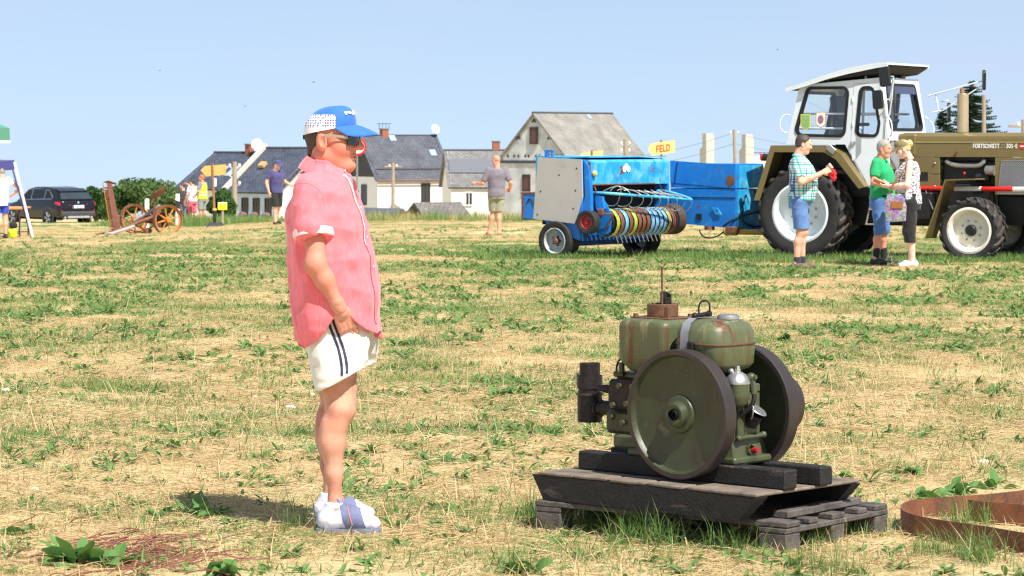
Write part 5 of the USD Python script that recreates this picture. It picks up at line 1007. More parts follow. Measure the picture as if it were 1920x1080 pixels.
    if pants is not None:
        fs = [rings([(.80, -.138, .125, -.18, .18), (.93, -.148, .125 + belly * .5, -.182, .182), (1.03, -.125, .120 + belly * .9, -.17, .17)], 2.3)]
        for s in (1, -1):
            kn, an, _ = Lg[s]; hp = V3(0, s * hipw, .88); tt = np.clip((.88 - pant_z) / (.88 - kn[2]), 0, 1); b = hp + (kn - hp) * tt if pant_z >= kn[2] else kn + (an - kn) * (kn[2] - pant_z) / (kn[2] - an[2])
            g = rc(hp, hp + (kn - hp) * tt, .105, (.105 - .028 * tt) * pant_w) if pant_z >= kn[2] else U(rc(hp, kn, .105, .076 * pant_w), rc(kn, b, .076 * pant_w, .066 * pant_w), k=.02)
            fs.append(cut(fol(g, 11 + s), ((0, 0, -1), -pant_z), k=.006))
        fp = cut(U(fol(fs[0], 9), *fs[1:], k=.02), ((0, 0, 1), 1.02 if not tuck else .985), k=.006); pp = part(t, 'shorts' if pant_z > .3 else 'trousers', nets(sc(fp), lo, hi, res), pants, smooth=True)
        if belt is not None: part(pp, 'belt', nets(sc(cut(rings([(.90, -.155, .135 + belly * .6, -.19, .19), (1.03, -.14, .135 + belly * .9, -.182, .182)], 2.3), ((0, 0, 1), .985), ((0, 0, -1), -.945), k=.003)), lo, hi, res), belt, smooth=True)
    for f in socks: part(t, 'sock', nets(sc(f), lo, V3(.75, .62, .5) * k, .008), sock, smooth=True)
    for f in boots: part(t, 'shoe', nets(sc(f), lo, V3(.75, .62, .4) * k, .008), shoes, smooth=True)
    return t, hc, hk
def ground_at(px, D): x = (px - 960) / F * D; return (x, D, float(gz(x, D)) + .003)
skA = skin('fair_skin', lin((222, 168, 142)), n=.15); skB = skin('reddish_skin', lin((214, 150, 124)), n=.05); skC = skin('pale_skin', lin((232, 190, 172)), n=.2)
cloth = lambda n, c, **k: pm(n, lin(c), rough=.85, sheen=.15, **{**dict(var=.08, vs=12, bump=.15, bs=200), **k})
def plaid(name, rx):
    n = {'tc': ('texture_coordinate', {}), 'sp': ('separate_xyz', {}), 'u': ('math', {'math_type': 'multiply_add', 'value2': .75, 'value3': 0.}), 'w': ('math', {'math_type': 'multiply_add', 'value2': .75})}
    L = [('tc.object', 'sp.vector'), ('sp.x', 'u.value1'), ('sp.y', 'w.value1'), ('u.value', 'w.value3')]
    ramp = [(0, (1, 1, 1)), (.10, (1, 1, 1)), (.12, (.12, .62, .50)), (.30, (.10, .55, .45)), (.32, (1, 1, 1)), (.42, (1, 1, 1)), (.44, (.16, .20, .42)), (.52, (.16, .20, .42)), (.54, (.92, .95, 1)), (.70, (.95, .97, 1)), (.72, (.45, .80, .72)), (.86, (.45, .8, .72)), (.88, (1, 1, 1))]
    for k, src in (('h', 'w.value'), ('v', 'sp.z')):
        n.update({k + 's': ('math', {'math_type': 'multiply', 'value2': 1 / .115}), k + 'f': ('math', {'math_type': 'fraction'}), k + 'r': ('rgb_ramp', {'ramp': ramp})}); L += [(src, k + 's.value1'), (k + 's.value', k + 'f.value1'), (k + 'f.value', k + 'r.fac')]
    n.update({'m': ('mix', {'mix_type': 'multiply', 'fac': 1.}), 'b': ('mix', {'mix_type': 'multiply', 'fac': 1., 'color2': (.80, .82, .84)}), 'p': ('principled_bsdf', {'roughness': .85})}); L += [('hr.color', 'm.color1'), ('vr.color', 'm.color2'), ('m.color', 'b.color1'), ('b.color', 'p.base_color')]
    return usdkit.material(stage, '/World/Looks/' + name, n, L, surface='p.BSDF')
denim = cloth('blue_denim', (84, 120, 172), dirt=(lin((130, 160, 200)), 12, .55, .8)); denim2 = cloth('dark_denim', (70, 108, 164), dirt=(lin((110, 140, 190)), 12, .55, .8))
blk = cloth('black_cloth', (26, 26, 28)); brn = pm('brown_shoe', lin((104, 90, 70)), rough=.8, var=.2); dks = cloth('dark_sock', (50, 52, 60)); bks = cloth('black_sock', (28, 26, 28)); blksh = pm('black_shoe', lin((34, 36, 34)), rough=.6)
dkhair = pm('dark_hair', lin((62, 52, 46)), rough=.6, var=.5, vs=120); grhair = pm('grey_hair', lin((150, 146, 140)), rough=.7, var=.35, vs=120); blond = pm('blond_hair', lin((206, 176, 120)), rough=.6, var=.3, vs=110); redhair = pm('reddish_hair', lin((170, 104, 62)), rough=.7, var=.3, vs=110)
# man in the plaid shirt, both hands raised in front of him
X_ = lambda *a: V3(*a)
pl, _, _ = person('man in green and white plaid shirt and denim shorts holding a red cloth', ground_at(1500, 39.2), -12, 1.80, sk=skA, hair=dkhair, shirt=plaid('plaid_shirt', 0), pants=denim, shoes=brn, sock=dks, sock_h=.09, belly=.10, pant_z=.53, pant_w=1.12, shirt_hem=.90, res=.009, sleeve=.78, head=(12, 12, .02), collar=True,
    arms={-1: (X_(.05, -.30, 1.14), X_(.29, -.17, 1.25), X_(.8, .5, .4), X_(-.2, .9, -.2), .7), 1: (X_(.08, .28, 1.14), X_(.32, .10, 1.29), X_(.7, -.6, .5), X_(-.3, -.8, -.1), .7)}, legs={-1: (X_(.02, -.10, .49), X_(-.03, -.13, .085), -20), 1: (X_(.03, .10, .49), X_(.02, .10, .085), 10)})
pw_ = ground_at(1500, 39.2); th_ = math.radians(-12)
def inl(o, rz, q, k=1.): c, s = math.cos(math.radians(rz)), math.sin(math.radians(rz)); return V3(o[0] + c * q[0] * k - s * q[1] * k, o[1] + s * q[0] * k + c * q[1] * k, o[2] + q[2] * k)
cl_ = folds(U(el((0, 0, 0), (.05, .035, .05)), el((.02, 0, -.045), (.03, .03, .05)), k=.02), .03, (30, 30, 30), 4); solo('cloth', mv(nets(cl_, (-.1, -.1, -.13), (.1, .1, .1), .006), t=inl(pw_, -12, (.42, -.02, 1.25), 1.03)), cloth('red_cloth', (206, 24, 36)), 'small crumpled red cloth in the hands of the plaid shirt man', 'cloth', smooth=True)
# man in the green polo shirt
gm = ground_at(1651, 41.0); person('grey haired man in bright green polo shirt and denim shorts facing the woman', gm, -22, 1.74, sk=skB, hair=grhair, shirt=cloth('green_polo', (16, 158, 96)), pants=denim2, shoes=blksh, sock=bks, sock_h=.20, belly=.07, pant_z=.42, pant_w=1.05, shirt_hem=.93, tuck=True, belt=blk, res=.009, sleeve=.72, head=(-4, 8, .03), collar=True,
    arms={-1: (X_(-.02, -.30, 1.16), X_(.18, -.20, 1.10), X_(.9, .4, -.1), X_(-.1, .9, .3), .6), 1: (X_(.06, .27, 1.15), X_(.24, .06, 1.24), X_(.6, -.5, .6), X_(-.5, -.7, .1), .5)}, legs={-1: (X_(.02, -.12, .49), X_(-.02, -.20, .085), -20), 1: (X_(.02, .12, .49), X_(.0, .18, .085), 15)})
# woman with cap and shoulder bag, facing him
wo = ground_at(1707, 40.2); wt = usdkit.material(stage, '/World/Looks/patterned_top', {'tc': ('texture_coordinate', {}), 'mp': ('mapping', {'scale': (22, 22, 60)}), 'n': ('noise_texture', {'scale': 1., 'detail': 3, 'distortion': 1.2}), 'r': ('rgb_ramp', {'ramp': [(.40, lin((74, 72, 84))), (.47, lin((120, 118, 130))), (.52, lin((226, 224, 228))), (1, lin((236, 234, 236)))]}), 'p': ('principled_bsdf', {'roughness': .85})}, [('tc.object', 'mp.vector'), ('mp.vector', 'n.vector'), ('n.fac', 'r.fac'), ('r.color', 'p.base_color')], surface='p.BSDF')
olcap = cloth('olive_cap', (116, 106, 66)); crocs = pm('white_clog', lin((214, 212, 210)), rough=.6)
wp, whc, whk = person('blond woman in patterned sleeveless top, black cropped trousers and olive cap', wo, 172, 1.74, sk=skC, hair=blond, shirt=wt, pants=cloth('black_capri', (24, 24, 26)), shoes=crocs, belly=.05, pant_z=.34, pant_w=1.15, shirt_hem=.87, res=.009, sleeveless=True, fem=True, head=(4, 22, .05), cap=olcap, lean=.03,
    arms={1: (X_(.04, .27, 1.13), X_(.27, .15, 1.12), X_(.95, -.2, 0), X_(0, -.6, .7), .6), -1: (X_(.05, -.26, 1.12), X_(.28, -.10, 1.14), X_(.9, .3, .1), X_(0, .5, .8), .6)}, legs={1: (X_(.02, .09, .49), X_(-.03, .08, .085), 10), -1: (X_(.02, -.10, .49), X_(-.01, -.13, .085), -10)})
part(wp, 'hair_bun', nets(folds(U(el((-.125, 0, .045), (.032, .032, .05)), el((-.10, 0, .05), (.03, .05, .04)), k=.01), .008, (60, 60, 40), 3), (-.2, -.1, -.05), (0, .1, .15), .005).apply_transform(trimesh.transformations.euler_matrix(0, math.radians(22), math.radians(4))).apply_translation(whc * 1.74 / 1.75), blond, smooth=True)
bk = inl(wo, 172, (.41, .06, 1.165)); solo('notebook', mv(box(-.10, .10, -.07, .07, -.012, .012, .002), rx=20, ry=-25, rz=172, t=bk), pm('tan_cover', lin((180, 140, 104)), rough=.6), 'small tan notebook held by the woman and the man', 'notebook')
hb = inl(wo, 172, (.20, .21, .84)); hbag = thing('handbag', 'colourful patterned handbag hanging at the hip of the woman', 'handbag', hb, 172)
bagm = usdkit.material(stage, '/World/Looks/bag_fabric', {'tc': ('texture_coordinate', {}), 'v': ('voronoi_texture', {'scale': 38}), 's': ('hsv', {'saturation': 1.2, 'value': .6}), 'm': ('mix', {'fac': .45, 'color2': lin((120, 112, 150))}), 'p': ('principled_bsdf', {'roughness': .7})}, [('tc.object', 'v.vector'), ('v.color', 's.color'), ('s.color', 'm.color1'), ('m.color', 'p.base_color')], surface='p.BSDF')
bp_ = [(-.14, -.20), (.13, -.22), (.15, -.02), (.11, .17), (-.10, .17), (-.15, 0)]; part(hbag, 'body', [mv(hull([(x * s_, y, z * s_) for x, z in bp_ for y, s_ in ((-.045, .82), (.045, .82), (-.03, 1), (.03, 1))]))], bagm, smooth=30)
brown_l = pm('brown_leather', lin((146, 92, 50)), rough=.5); part(hbag, 'flap', box(-.10, .06, .046, .060, -.03, .07, .004), brown_l)
part(hbag, 'strap', tube(spline([(.09, .02, .16), (.02, .03, .32), (-.10, -.02, .48), (-.16, -.06, .60), (-.10, -.22, .66)], 24), .010, 6), brown_l, smooth=True)
# man walking away in the grey shirt
gw_ = ground_at(931, 64.0); person('bald man in grey shirt and khaki shorts walking away across the field', gw_, 96, 1.76, sk=skB, hair=None, shirt=cloth('grey_shirt', (116, 110, 120)), pants=cloth('khaki_shorts', (146, 146, 122)), barefoot=True, belly=.03, pant_z=.52, pant_w=1.12, shirt_hem=.84, res=.013, sleeve=.85, head=(25, 0, 0.), bald=True,
    arms={1: (X_(-.03, .30, 1.14), X_(.12, .42, 1.13), X_(.7, .6, .2), X_(.3, -.3, -1), .8), -1: (X_(-.07, -.30, 1.15), X_(.06, -.30, 1.0), X_(.9, .2, 0), X_(0, 1, 0), .7)}, legs={1: (X_(.05, .07, .50), X_(.02, .16, .085), 20), -1: (X_(.0, -.05, .50), X_(-.10, -.05, .10), -25)})
# man in the purple shirt coming over the rise
pu = ground_at(518, 83.0); person('man in purple T-shirt, black shorts and cap walking over the rise', pu, -48, 1.84, sk=skA, hair=dkhair, shirt=cloth('purple_shirt', (66, 64, 112)), pants=blk, shoes=blksh, pant_z=.50, pant_w=1.2, shirt_hem=.86, res=.014, sleeve=.66, head=(15, 16, .02), cap=cloth('navy_cap', (64, 70, 124)),
    arms={-1: (X_(-.05, -.29, 1.15), X_(.06, -.30, .92), X_(.2, 0, -1), X_(0, 1, 0), .5), 1: (X_(.0, .30, 1.16), X_(.22, .34, 1.06), X_(.9, .1, .2), X_(0, -.7, .7), .7)}, legs={-1: (X_(.10, -.10, .50), X_(.12, -.12, .085), -10), 1: (X_(-.02, .10, .49), X_(-.16, .12, .11), 10)})
# group beside the track
g1 = ground_at(343, 120.0); person('dark haired man in black T-shirt and grey trousers beside the black and white post', (g1[0], g1[1], g1[2] - .15), 150, 1.74, sk=skA, hair=dkhair, shirt=cloth('black_tee', (52, 52, 58)), pants=cloth('grey_trousers', (110, 106, 112)), shoes=blksh, pant_z=.12, shirt_hem=.92, res=.016, sleeve=.66, head=(25, 0, 0), arms={1: (X_(.0, .27, 1.14), X_(.22, .14, 1.05), X_(.8, -.5, 0), X_(0, -.7, .5), .6)})
g2 = ground_at(361, 119.0); person('man in white T-shirt and pink shorts pointing to the left', (g2[0], g2[1], g2[2] - .10), 140, 1.84, sk=skA, hair=dkhair, shirt=cloth('white_tee', (222, 222, 230)), pants=cloth('pink_shorts', (224, 100, 120)), shoes=brn, pant_z=.48, pant_w=1.25, belly=.05, shirt_hem=.90, res=.016, sleeve=.68, head=(15, 0, 0),
    arms={1: (X_(-.03, .30, 1.16), X_(.10, .30, .92), X_(.4, -.2, -1), X_(0, -1, 0), .5), -1: (X_(.20, -.22, 1.40), X_(.38, -.12, 1.55), X_(.9, .2, .3), X_(0, .6, -.6), .5)})
g3 = ground_at(379, 118.0); vest, vhc, vhk = person('red haired man in grey shirt with yellow safety vest and grey shorts', (g3[0], g3[1], g3[2] - .05), 155, 1.98, sk=skB, hair=redhair, shirt=cloth('grey_tee', (124, 124, 128)), pants=cloth('grey_shorts', (136, 140, 136)), shoes=brn, pant_z=.50, pant_w=1.15, shirt_hem=.90, res=.016, sleeve=.70, head=(10, 0, 0), arms={1: (X_(-.02, .28, 1.15), X_(.16, .25, .98), X_(.8, -.4, -.2), X_(0, -1, 0), .6)})
vk = 1.98 / 1.75; vf = cut(rings([(.88, -.165, .15, -.205, .205), (1.18, -.155, .165, -.21, .21), (1.38, -.145, .14, -.185, .185), (1.46, -.10, .09, -.13, .13)], 2.3), ((0, 0, 1), 1.455)); vf = sub(vf, U(el((0, .20, 1.40), (.09, .06, .13)), el((0, -.20, 1.40), (.09, .06, .13)), k=0)); hv = pm('safety_yellow', lin((208, 240, 40)), rough=.6, var=.04)
vm = part(vest, 'vest', nets(lambda p: vf(p / vk) * vk, (-.4, -.5, .9), (.4, .5, 1.75), .014), hv, smooth=True)
for z in (1.02, 1.13): part(vm, 'reflective_band', nets(lambda p: cut(rings([(.88, -.169, .154, -.209, .209), (1.18, -.159, .169, -.214, .214)], 2.3), ((0, 0, 1), z + .025), ((0, 0, -1), -z + .025), k=.002)(p / vk) * vk, (-.4, -.5, .9), (.4, .5, 1.5), .012), pm('reflective_grey', lin((196, 204, 190)), rough=.4) if z < 1.1 else '/World/Looks/reflective_grey', smooth=True)
# man at the left edge, hand on hip, back to the camera
g4 = ground_at(2, 71.0); person('man in white T-shirt and blue shorts with a hand on his hip under the canopy', g4, 118, 1.76, sk=skA, hair=grhair, shirt=cloth('white_shirt', (222, 222, 230)), pants=cloth('bright_blue_shorts', (40, 72, 176)), shoes=blksh, sock=dks, sock_h=.05, pant_z=.62, pant_w=1.1, shirt_hem=.80, belly=.06, res=.012, sleeve=.45, head=(30, 0, 0), arms={-1: (X_(-.12, -.43, 1.20), X_(.05, -.24, 1.03), X_(.6, .7, -.3), X_(-.3, .8, .2), .4)})
# ---------------------------------------------------------------- village behind the rise
def wallmat(n, c, d=(150, 150, 146)): return pm(n, lin(c), rough=.9, var=.04, vs=.8, dirt=(lin(d), .7, .62, .95), bump=.15, bs=12)
def slates(n, c1, c2, sc=1., mo=.5): 
    return usdkit.material(stage, '/World/Looks/' + n, {'u': ('uvmap', {'attribute': 'st'}), 'b': ('brick_texture', {'scale': 1.0, 'brick_width': .30 * sc, 'row_height': .20 * sc, 'mortar_size': .022, 'color1': lin(c1), 'color2': lin(c2), 'mortar': tuple(np.array(lin(c1)) * mo)}),
        'tc': ('texture_coordinate', {}), 'n': ('noise_texture', {'scale': .9, 'detail': 5}), 'r': ('rgb_ramp', {'ramp': [(.3, (.7, .7, .7)), (.7, (1.15, 1.15, 1.12))]}), 'm': ('mix', {'mix_type': 'multiply', 'fac': 1.}), 'p': ('principled_bsdf', {'roughness': .55}), 'bm': ('bump', {'strength': .5, 'distance': .02})},
        [('u.UV', 'b.vector'), ('tc.object', 'n.vector'), ('n.fac', 'r.fac'), ('b.color', 'm.color1'), ('r.color', 'm.color2'), ('m.color', 'p.base_color'), ('b.fac', 'bm.height'), ('bm.normal', 'p.normal')], surface='p.BSDF')
def roofpart(par, name, c, mat, label=None):
    """roof slope as a slab: corners c0 (eave start), c1 (eave end), c2 (ridge end), c3 (ridge start), with uv in metres"""
    c = np.array(c, float); n = np.cross(c[1] - c[0], c[3] - c[0]); n /= np.linalg.norm(n); n *= np.sign(n[2]); u = (c[1] - c[0]) / np.linalg.norm(c[1] - c[0]); w = np.cross(n, u)
    top = c; bot = c - n * .12; V = np.vstack([top, bot]); Fq = [(0, 1, 2, 3), (7, 6, 5, 4), (0, 4, 5, 1), (1, 5, 6, 2), (2, 6, 7, 3), (3, 7, 4, 0)]; VV, FF, UV = [], [], []
    for q in Fq:
        k = len(VV); VV += [V[i] for i in q]; UV += [((V[i] - c[0]) @ u, (V[i] - c[0]) @ w) for i in q]; FF += [(k, k + 1, k + 2), (k, k + 2, k + 3)]
    m = trimesh.Trimesh(np.array(VV), np.array(FF), process=False); p = uniq(par, name); q = usdkit.mesh(stage, p, m, mat, smooth=False, uv=np.array(UV)); setd(q.GetPrim(), label=label)
    return p
def house(name, label, px, D, yaw, L, Wd, eave, ridge, base, wall, roof, over=.25, gable=None, wall2=None):
    """near corner at pixel column px and depth D; local x = along the long wall, y = along the gable; ridge along x"""
    o = ((px - 960) / F * D, D, base); t = thing(name, label, 'house', o, yaw); e, r = eave - base, ridge - base
    w_ = part(t, 'wall', box(0, L, 0, Wd, 0, e), wall, smooth=False)
    for x0 in (0, L - .06): part(w_, 'gable', prism([(0, e), (Wd, e), (Wd / 2, r)], x0, x0 + .06, 'yz'), gable or wall, smooth=False)
    ro, k = over, over * (r - e) / (Wd / 2)
    roofpart(t, 'roof', [(-ro, -ro, e - k), (L + ro, -ro, e - k), (L + ro, Wd / 2, r), (-ro, Wd / 2, r)], roof); roofpart(t, 'roof', [(L + ro, Wd + ro, e - k), (-ro, Wd + ro, e - k), (-ro, Wd / 2, r), (L + ro, Wd / 2, r)], roof)
    part(t, 'ridge_cap', tube([(-ro, Wd / 2, r + .02), (L + ro, Wd / 2, r + .02)], .09, 6), pm('ridge_dark', lin((70, 74, 84)), rough=.7) if 'ridge_dark' not in HM else HM['ridge_dark'], smooth=False); HM['ridge_dark'] = '/World/Looks/ridge_dark'
    return t, o, e, r
HM = {}
frame_m = pm('window_frame_dark', lin((60, 44, 40)), rough=.6); frame_w = pm('window_frame_white', lin((226, 226, 222)), rough=.5); paneD = pm('dark_window', lin((40, 46, 54)), rough=.1, var=.2, spec=.7); shut = pm('brown_shutter', lin((92, 66, 60)), rough=.7)
def window(par, plane, at, a0, a1, z0, z1, fm, pm_, name='window', bar=True):
    """window on a local wall plane ('y' or 'x' = at), sticking out towards negative"""
    def bx(u0, u1, d0, d1, w0, w1): return box(u0, u1, at + d0, at + d1, w0, w1) if plane == 'y' else box(at + d0, at + d1, u0, u1, w0, w1)
    f = part(par, name, [bx(a0 - .08, a0, -.07, .02, z0 - .08, z1 + .08), bx(a1, a1 + .08, -.07, .02, z0 - .08, z1 + .08), bx(a0, a1, -.07, .02, z1, z1 + .08), bx(a0, a1, -.12, .02, z0 - .08, z0)] + ([bx((a0 + a1) / 2 - .025, (a0 + a1) / 2 + .025, -.05, 0, z0, z1)] if bar else []), fm, smooth=False)
    part(f, 'pane', bx(a0, a1, -.025, -.004, z0, z1), pm_, smooth=False); return f
brick = pm('chimney_brick', lin((150, 92, 72)), rough=.9, var=.2, vs=9)
def chimney(par, x, y, z0, z1, w=.45):
    c = part(par, 'chimney', box(x - w / 2, x + w / 2, y - w / 2, y + w / 2, z0, z1), brick, smooth=False); part(c, 'chimney_cap', box(x - w / 2 - .05, x + w / 2 + .05, y - w / 2 - .05, y + w / 2 + .05, z1, z1 + .08), pm('chimney_cap', lin((120, 112, 104)), rough=.9) if 'cc' not in HM else HM['cc'], smooth=False); HM['cc'] = '/World/Looks/chimney_cap'
    return c
dishm = pm('dish_white', lin((230, 232, 232)), rough=.4)
def dish(par, c, face, r, mast=.5):
    m = lathe([(0, .0), (r * .5, .03 * r / .4), (r, .14 * r / .4), (r * .98, .155 * r / .4), (r * .5, .045 * r / .4), (0, .02)], 24); m = mv(m, rx=72, rz=face); q = part(par, 'satellite_dish', mv(m, t=c), dishm, smooth=40)
    part(q, 'arm', [tube([np.array(c), np.array(c) + [0, 0, -mast]], .025, 6)], frame_m)
sl_d = slates('slate_dark', (72, 76, 88), (92, 96, 106)); sl_b = slates('slate_blue', (64, 72, 88), (86, 92, 106)); sl_g = slates('slate_grey', (134, 131, 124), (144, 141, 133), 1.0, .8); sl_m = slates('slate_mid', (112, 112, 112), (134, 132, 130))
wh = wallmat('white_render', (222, 220, 214)); bl_w = wallmat('pale_blue_render', (186, 206, 218)); cr = wallmat('cream_render', (226, 224, 212)); dkg = slates('gable_slate', (64, 60, 60), (84, 80, 78))
# house with pale blue wall and white gable (two roofs side by side)
D = 200.; s = D / F; zz = lambda py, D=200.: H - (py - HOR) / F * D
c40, s40 = math.cos(math.radians(40)), math.sin(math.radians(40)); cx1 = (521 - 960) / F * D; pxd = lambda l: ((cx1 - l * c40) / (D + l * s40) * F + 960, D + l * s40)
h1, o1, e1, r1 = house('house', 'long house with pale blue wall, flower boxes and white gable behind purple shirt man', *pxd(5.2), -40, 5.2, 7.6, zz(356), zz(278), -8.2, bl_w, sl_b, gable=wh)
part(h1, 'gable_wall', box(5.205, 5.25, 0, 7.6, 0, e1), wh, smooth=False); part(h1, 'gable_plaster', prism([(0, e1), (7.6, e1), (3.8, r1 - .05)], 5.205, 5.25, 'yz'), wh, smooth=False)
fl = pm('flowers', lin((150, 70, 140)), rough=.9, c2=lin((90, 120, 70)), vs=8); fbx = pm('flower_trough', lin((70, 60, 60)), rough=.8)
for x in (4.3, 3.15, 2.05):
    f = window(h1, 'y', 0, x - .24, x + .24, e1 - 1.72, e1 - .66, frame_m, paneD); part(f, 'flower_box', box(x - .36, x + .36, -.30, -.13, e1 - 1.98, e1 - 1.80), fbx); part(f, 'flowers', nets(folds(el((x, -.24, e1 - 1.72), (.36, .14, .16)), .10, (9, 9, 9), 3), (x - .6, -.5, e1 - 2.1), (x + .6, .1, e1 - 1.4), .05), fl, smooth=False)
wnd = pm('skylight_glass', lin((150, 172, 190)), rough=.15, spec=.8)
def onroof(x0, x1, t0, t1, e, r, Wd, lift=.05, th=.06):
    """slab on the front roof slope between fractions t0..t1 of the way from eave to ridge"""
    P_ = lambda x, t, o: (x, Wd / 2 * t - o * (r - e) / math.hypot(r - e, Wd / 2) , e + (r - e) * t + o * (Wd / 2) / math.hypot(r - e, Wd / 2)); return hull([P_(x, t, o) for x in (x0, x1) for t in (t0, t1) for o in (lift - th, lift + .03)])
part(h1, 'party_wall', onroof(.05, .36, -.04, 1.04, e1, r1, 7.6, .22, .3), wallmat('parapet_plaster', (188, 184, 174), (150, 140, 120)), smooth=False)
part(h1, 'roof_hatch', onroof(1.5, 2.0, .50, .60, e1, r1, 7.6, .25, .2), pm('hatch_wood', lin((190, 150, 100)), rough=.8), smooth=False)
h1b, o1b, e1b, r1b = house('house', 'low end of the terrace with slate roof and skylights behind the wooden arrow board', *pxd(9.85), -40, 4.6, 7.6, zz(352), zz(287), -8.2, cr, sl_b)
for x in (2.4, 3.5): part(h1b, 'skylight', onroof(x, x + .5, .30, .58, e1b, r1b, 7.6), wnd, smooth=False)
chimney(h1b, 3.3, 3.8, r1b - .3, r1b + .55); dish(h1b, (4.3, 3.6, r1b + .55), 30, .42)
# white house with dark slate roof
D = 235.; zz = lambda py, D=235.: H - (py - HOR) / F * D
h2, o2, e2, r2 = house('house', 'white house with dark slate roof, brick chimney and a dark slated gable', 708, D, 28, 6.7, 6.6, zz(332), zz(254), -9.5, wh, sl_d, gable=dkg)
window(h2, 'y', 0, 3.95, 4.6, e2 - 2.0, e2 - .60, frame_m, paneD); window(h2, 'x', 0, 2.1, 2.9, e2 - 2.2, e2 - .7, frame_m, paneD)
for x, t in ((2.5, .86), (5.6, .50)): part(h2, 'skylight', onroof(x, x + .55, t, t + .14, e2, r2, 6.6), wnd, smooth=False)
part(h2, 'snow_guard', [onroof(.1, 6.6, .17, .18, e2, r2, 6.6, .10, .04)], pm('guard_rust', lin((96, 80, 72)), rough=.8), smooth=False); part(h2, 'gutter', tube([(-.2, -.33, e2 - .28), (6.9, -.33, e2 - .28)], .06, 6), pm('gutter', lin((120, 74, 62)), rough=.6)); part(h2, 'downpipe', tube([(6.6, -.12, e2 - .3), (6.6, -.12, 0)], .06, 6), frame_w)
ck = chimney(h2, 2.2, 3.4, r2 - .4, r2 + .50, .55); part(ck, 'chimney_hood', [box(1.75, 2.65, 3.0, 3.8, r2 + .95, r2 + .99)] + [tube([(2.2 + dx, 3.4 + dy, r2 + .55), (2.2 + dx, 3.4 + dy, r2 + .97)], .02, 4) for dx in (-.3, .3) for dy in (-.3, .3)], frame_m, kind='stuff')
dish(h2, (6.7, 3.2, r2 + .5), 10, .40); dish(h2, (1.55, -.5, e2 - 1.9), 10, .55, .3)
# low connecting building
D = 225.; zz = lambda py, D=225.: H - (py - HOR) / F * D
h3, o3, e3, r3 = house('house', 'low cream building with a grey roof between the white house and the slated barn', 846, D, 8, 5.3, 6.0, zz(346), zz(282), -9.5, cr, sl_m)
part(h3, 'metal_roof', onroof(.0, 5.3, .32, .72, e3, r3, 6.0, .06, .05), pm('felt_roof', lin((96, 100, 108)), rough=.7), smooth=False); window(h3, 'y', 0, 1.15, 1.6, e3 - 1.55, e3 - .65, frame_w, paneD); window(h3, 'y', 0, 3.0, 3.4, e3 - 1.5, e3 - .6, frame_w, paneD); chimney(h3, 3.9, 3.2, r3 - .4, r3 + .65, .55)
# slated gable house
D = 215.; zz = lambda py, D=215.: H - (py - HOR) / F * D
gsl = slates('gable_pale_slate', (222, 228, 230), (234, 238, 240), .9, .75)
a4 = 52.; h4, o4, e4, r4 = house('house', 'large old house with a pale slated gable, brown shutters and a broad grey roof', 1072, D, a4, 9.6, 6.9, zz(303), zz(211), -9., wallmat('pale_grey_wall', (222, 228, 230), (200, 204, 206)), sl_g, gable=gsl, over=.22)
part(h4, 'gable_cladding', box(-.05, -.005, 0, 6.9, e4 - 4.2, e4 - .02), gsl, smooth=False); part(h4, 'gable_band', box(-.13, -.07, 0, 6.9, e4 - .14, e4 + .06), pm('dark_band', lin((60, 66, 74)), rough=.7), smooth=False)
for y, z0 in ((3.45, e4 + 1.35), (4.15, e4 - 2.15)): window(h4, 'x', -.06, y - .29, y + .29, z0, z0 + 1.1, frame_m, shut, bar=False)
dm = pm('dark_diamond', lin((62, 66, 76)), rough=.7)
for y in (.9, 1.35, 2.0, 2.3, 2.95, 3.25, 3.95, 4.25, 4.9, 5.3, 5.9): part(h4, 'slate_diamond', mv(prism([(-.12, 0), (0, .15), (.12, 0), (0, -.15)], -.085, -.075, 'yz'), t=(0, y, e4 + .38)), dm, smooth=False)
for y, z in ((2.0, e4 + 1.75), (4.9, e4 + 1.75), (3.45, e4 + 3.0)): part(h4, 'slate_diamond', mv(prism([(-.24, -.1), (0, .2), (.24, -.1), (.1, -.16), (0, 0), (-.1, -.16)], -.085, -.075, 'yz'), t=(0, y, z)), dm, smooth=False)
part(h4, 'skylight', onroof(6.2, 6.6, .88, .96, e4, r4, 6.9), wnd, smooth=False)
# small shed roofs just over the rise
def shed(label, px0, px1, pye, pyr, D, mat, yaw, dk):
    x0, x1 = (px0 - 960) / F * D, (px1 - 960) / F * D; ze, zr = H - (pye - HOR) / F * D, H - (pyr - HOR) / F * D; L = (x1 - x0) / math.cos(math.radians(yaw)) * .8; t = thing('shed', label, 'shed', ((x0 + x1) / 2, D + 1.5, ze - 2.4), yaw); Wd = 3.
    part(t, 'wall', box(-L / 2, L / 2, -Wd / 2, Wd / 2, 0, 2.4), wh if dk else cr, smooth=False)
    for sd in (-1, 1): roofpart(t, 'roof', [(-L / 2 - .3, sd * (Wd / 2 + .3), 2.3), (L / 2 + .3, sd * (Wd / 2 + .3), 2.3), (L / 2 + .3, 0, 2.4 + zr - ze), (-L / 2 - .3, 0, 2.4 + zr - ze)], mat)
    for x in (-L / 2, L / 2 - .05): part(t, 'gable', prism([(-Wd / 2, 2.4), (Wd / 2, 2.4), (0, 2.38 + zr - ze)], x, x + .05, 'yz'), frame_m, smooth=False)
    return t
shed('low shed with grey roof and dark gable end left of the sunflowers', 678, 752, 416, 391, 150., slates('shed_slate', (92, 96, 104), (108, 110, 116)), -35, True)
shed('low shed with broad brownish grey roof in front of the white house', 775, 862, 418, 380, 155., slates('shed_brown', (108, 104, 100), (124, 120, 114)), 32, False)
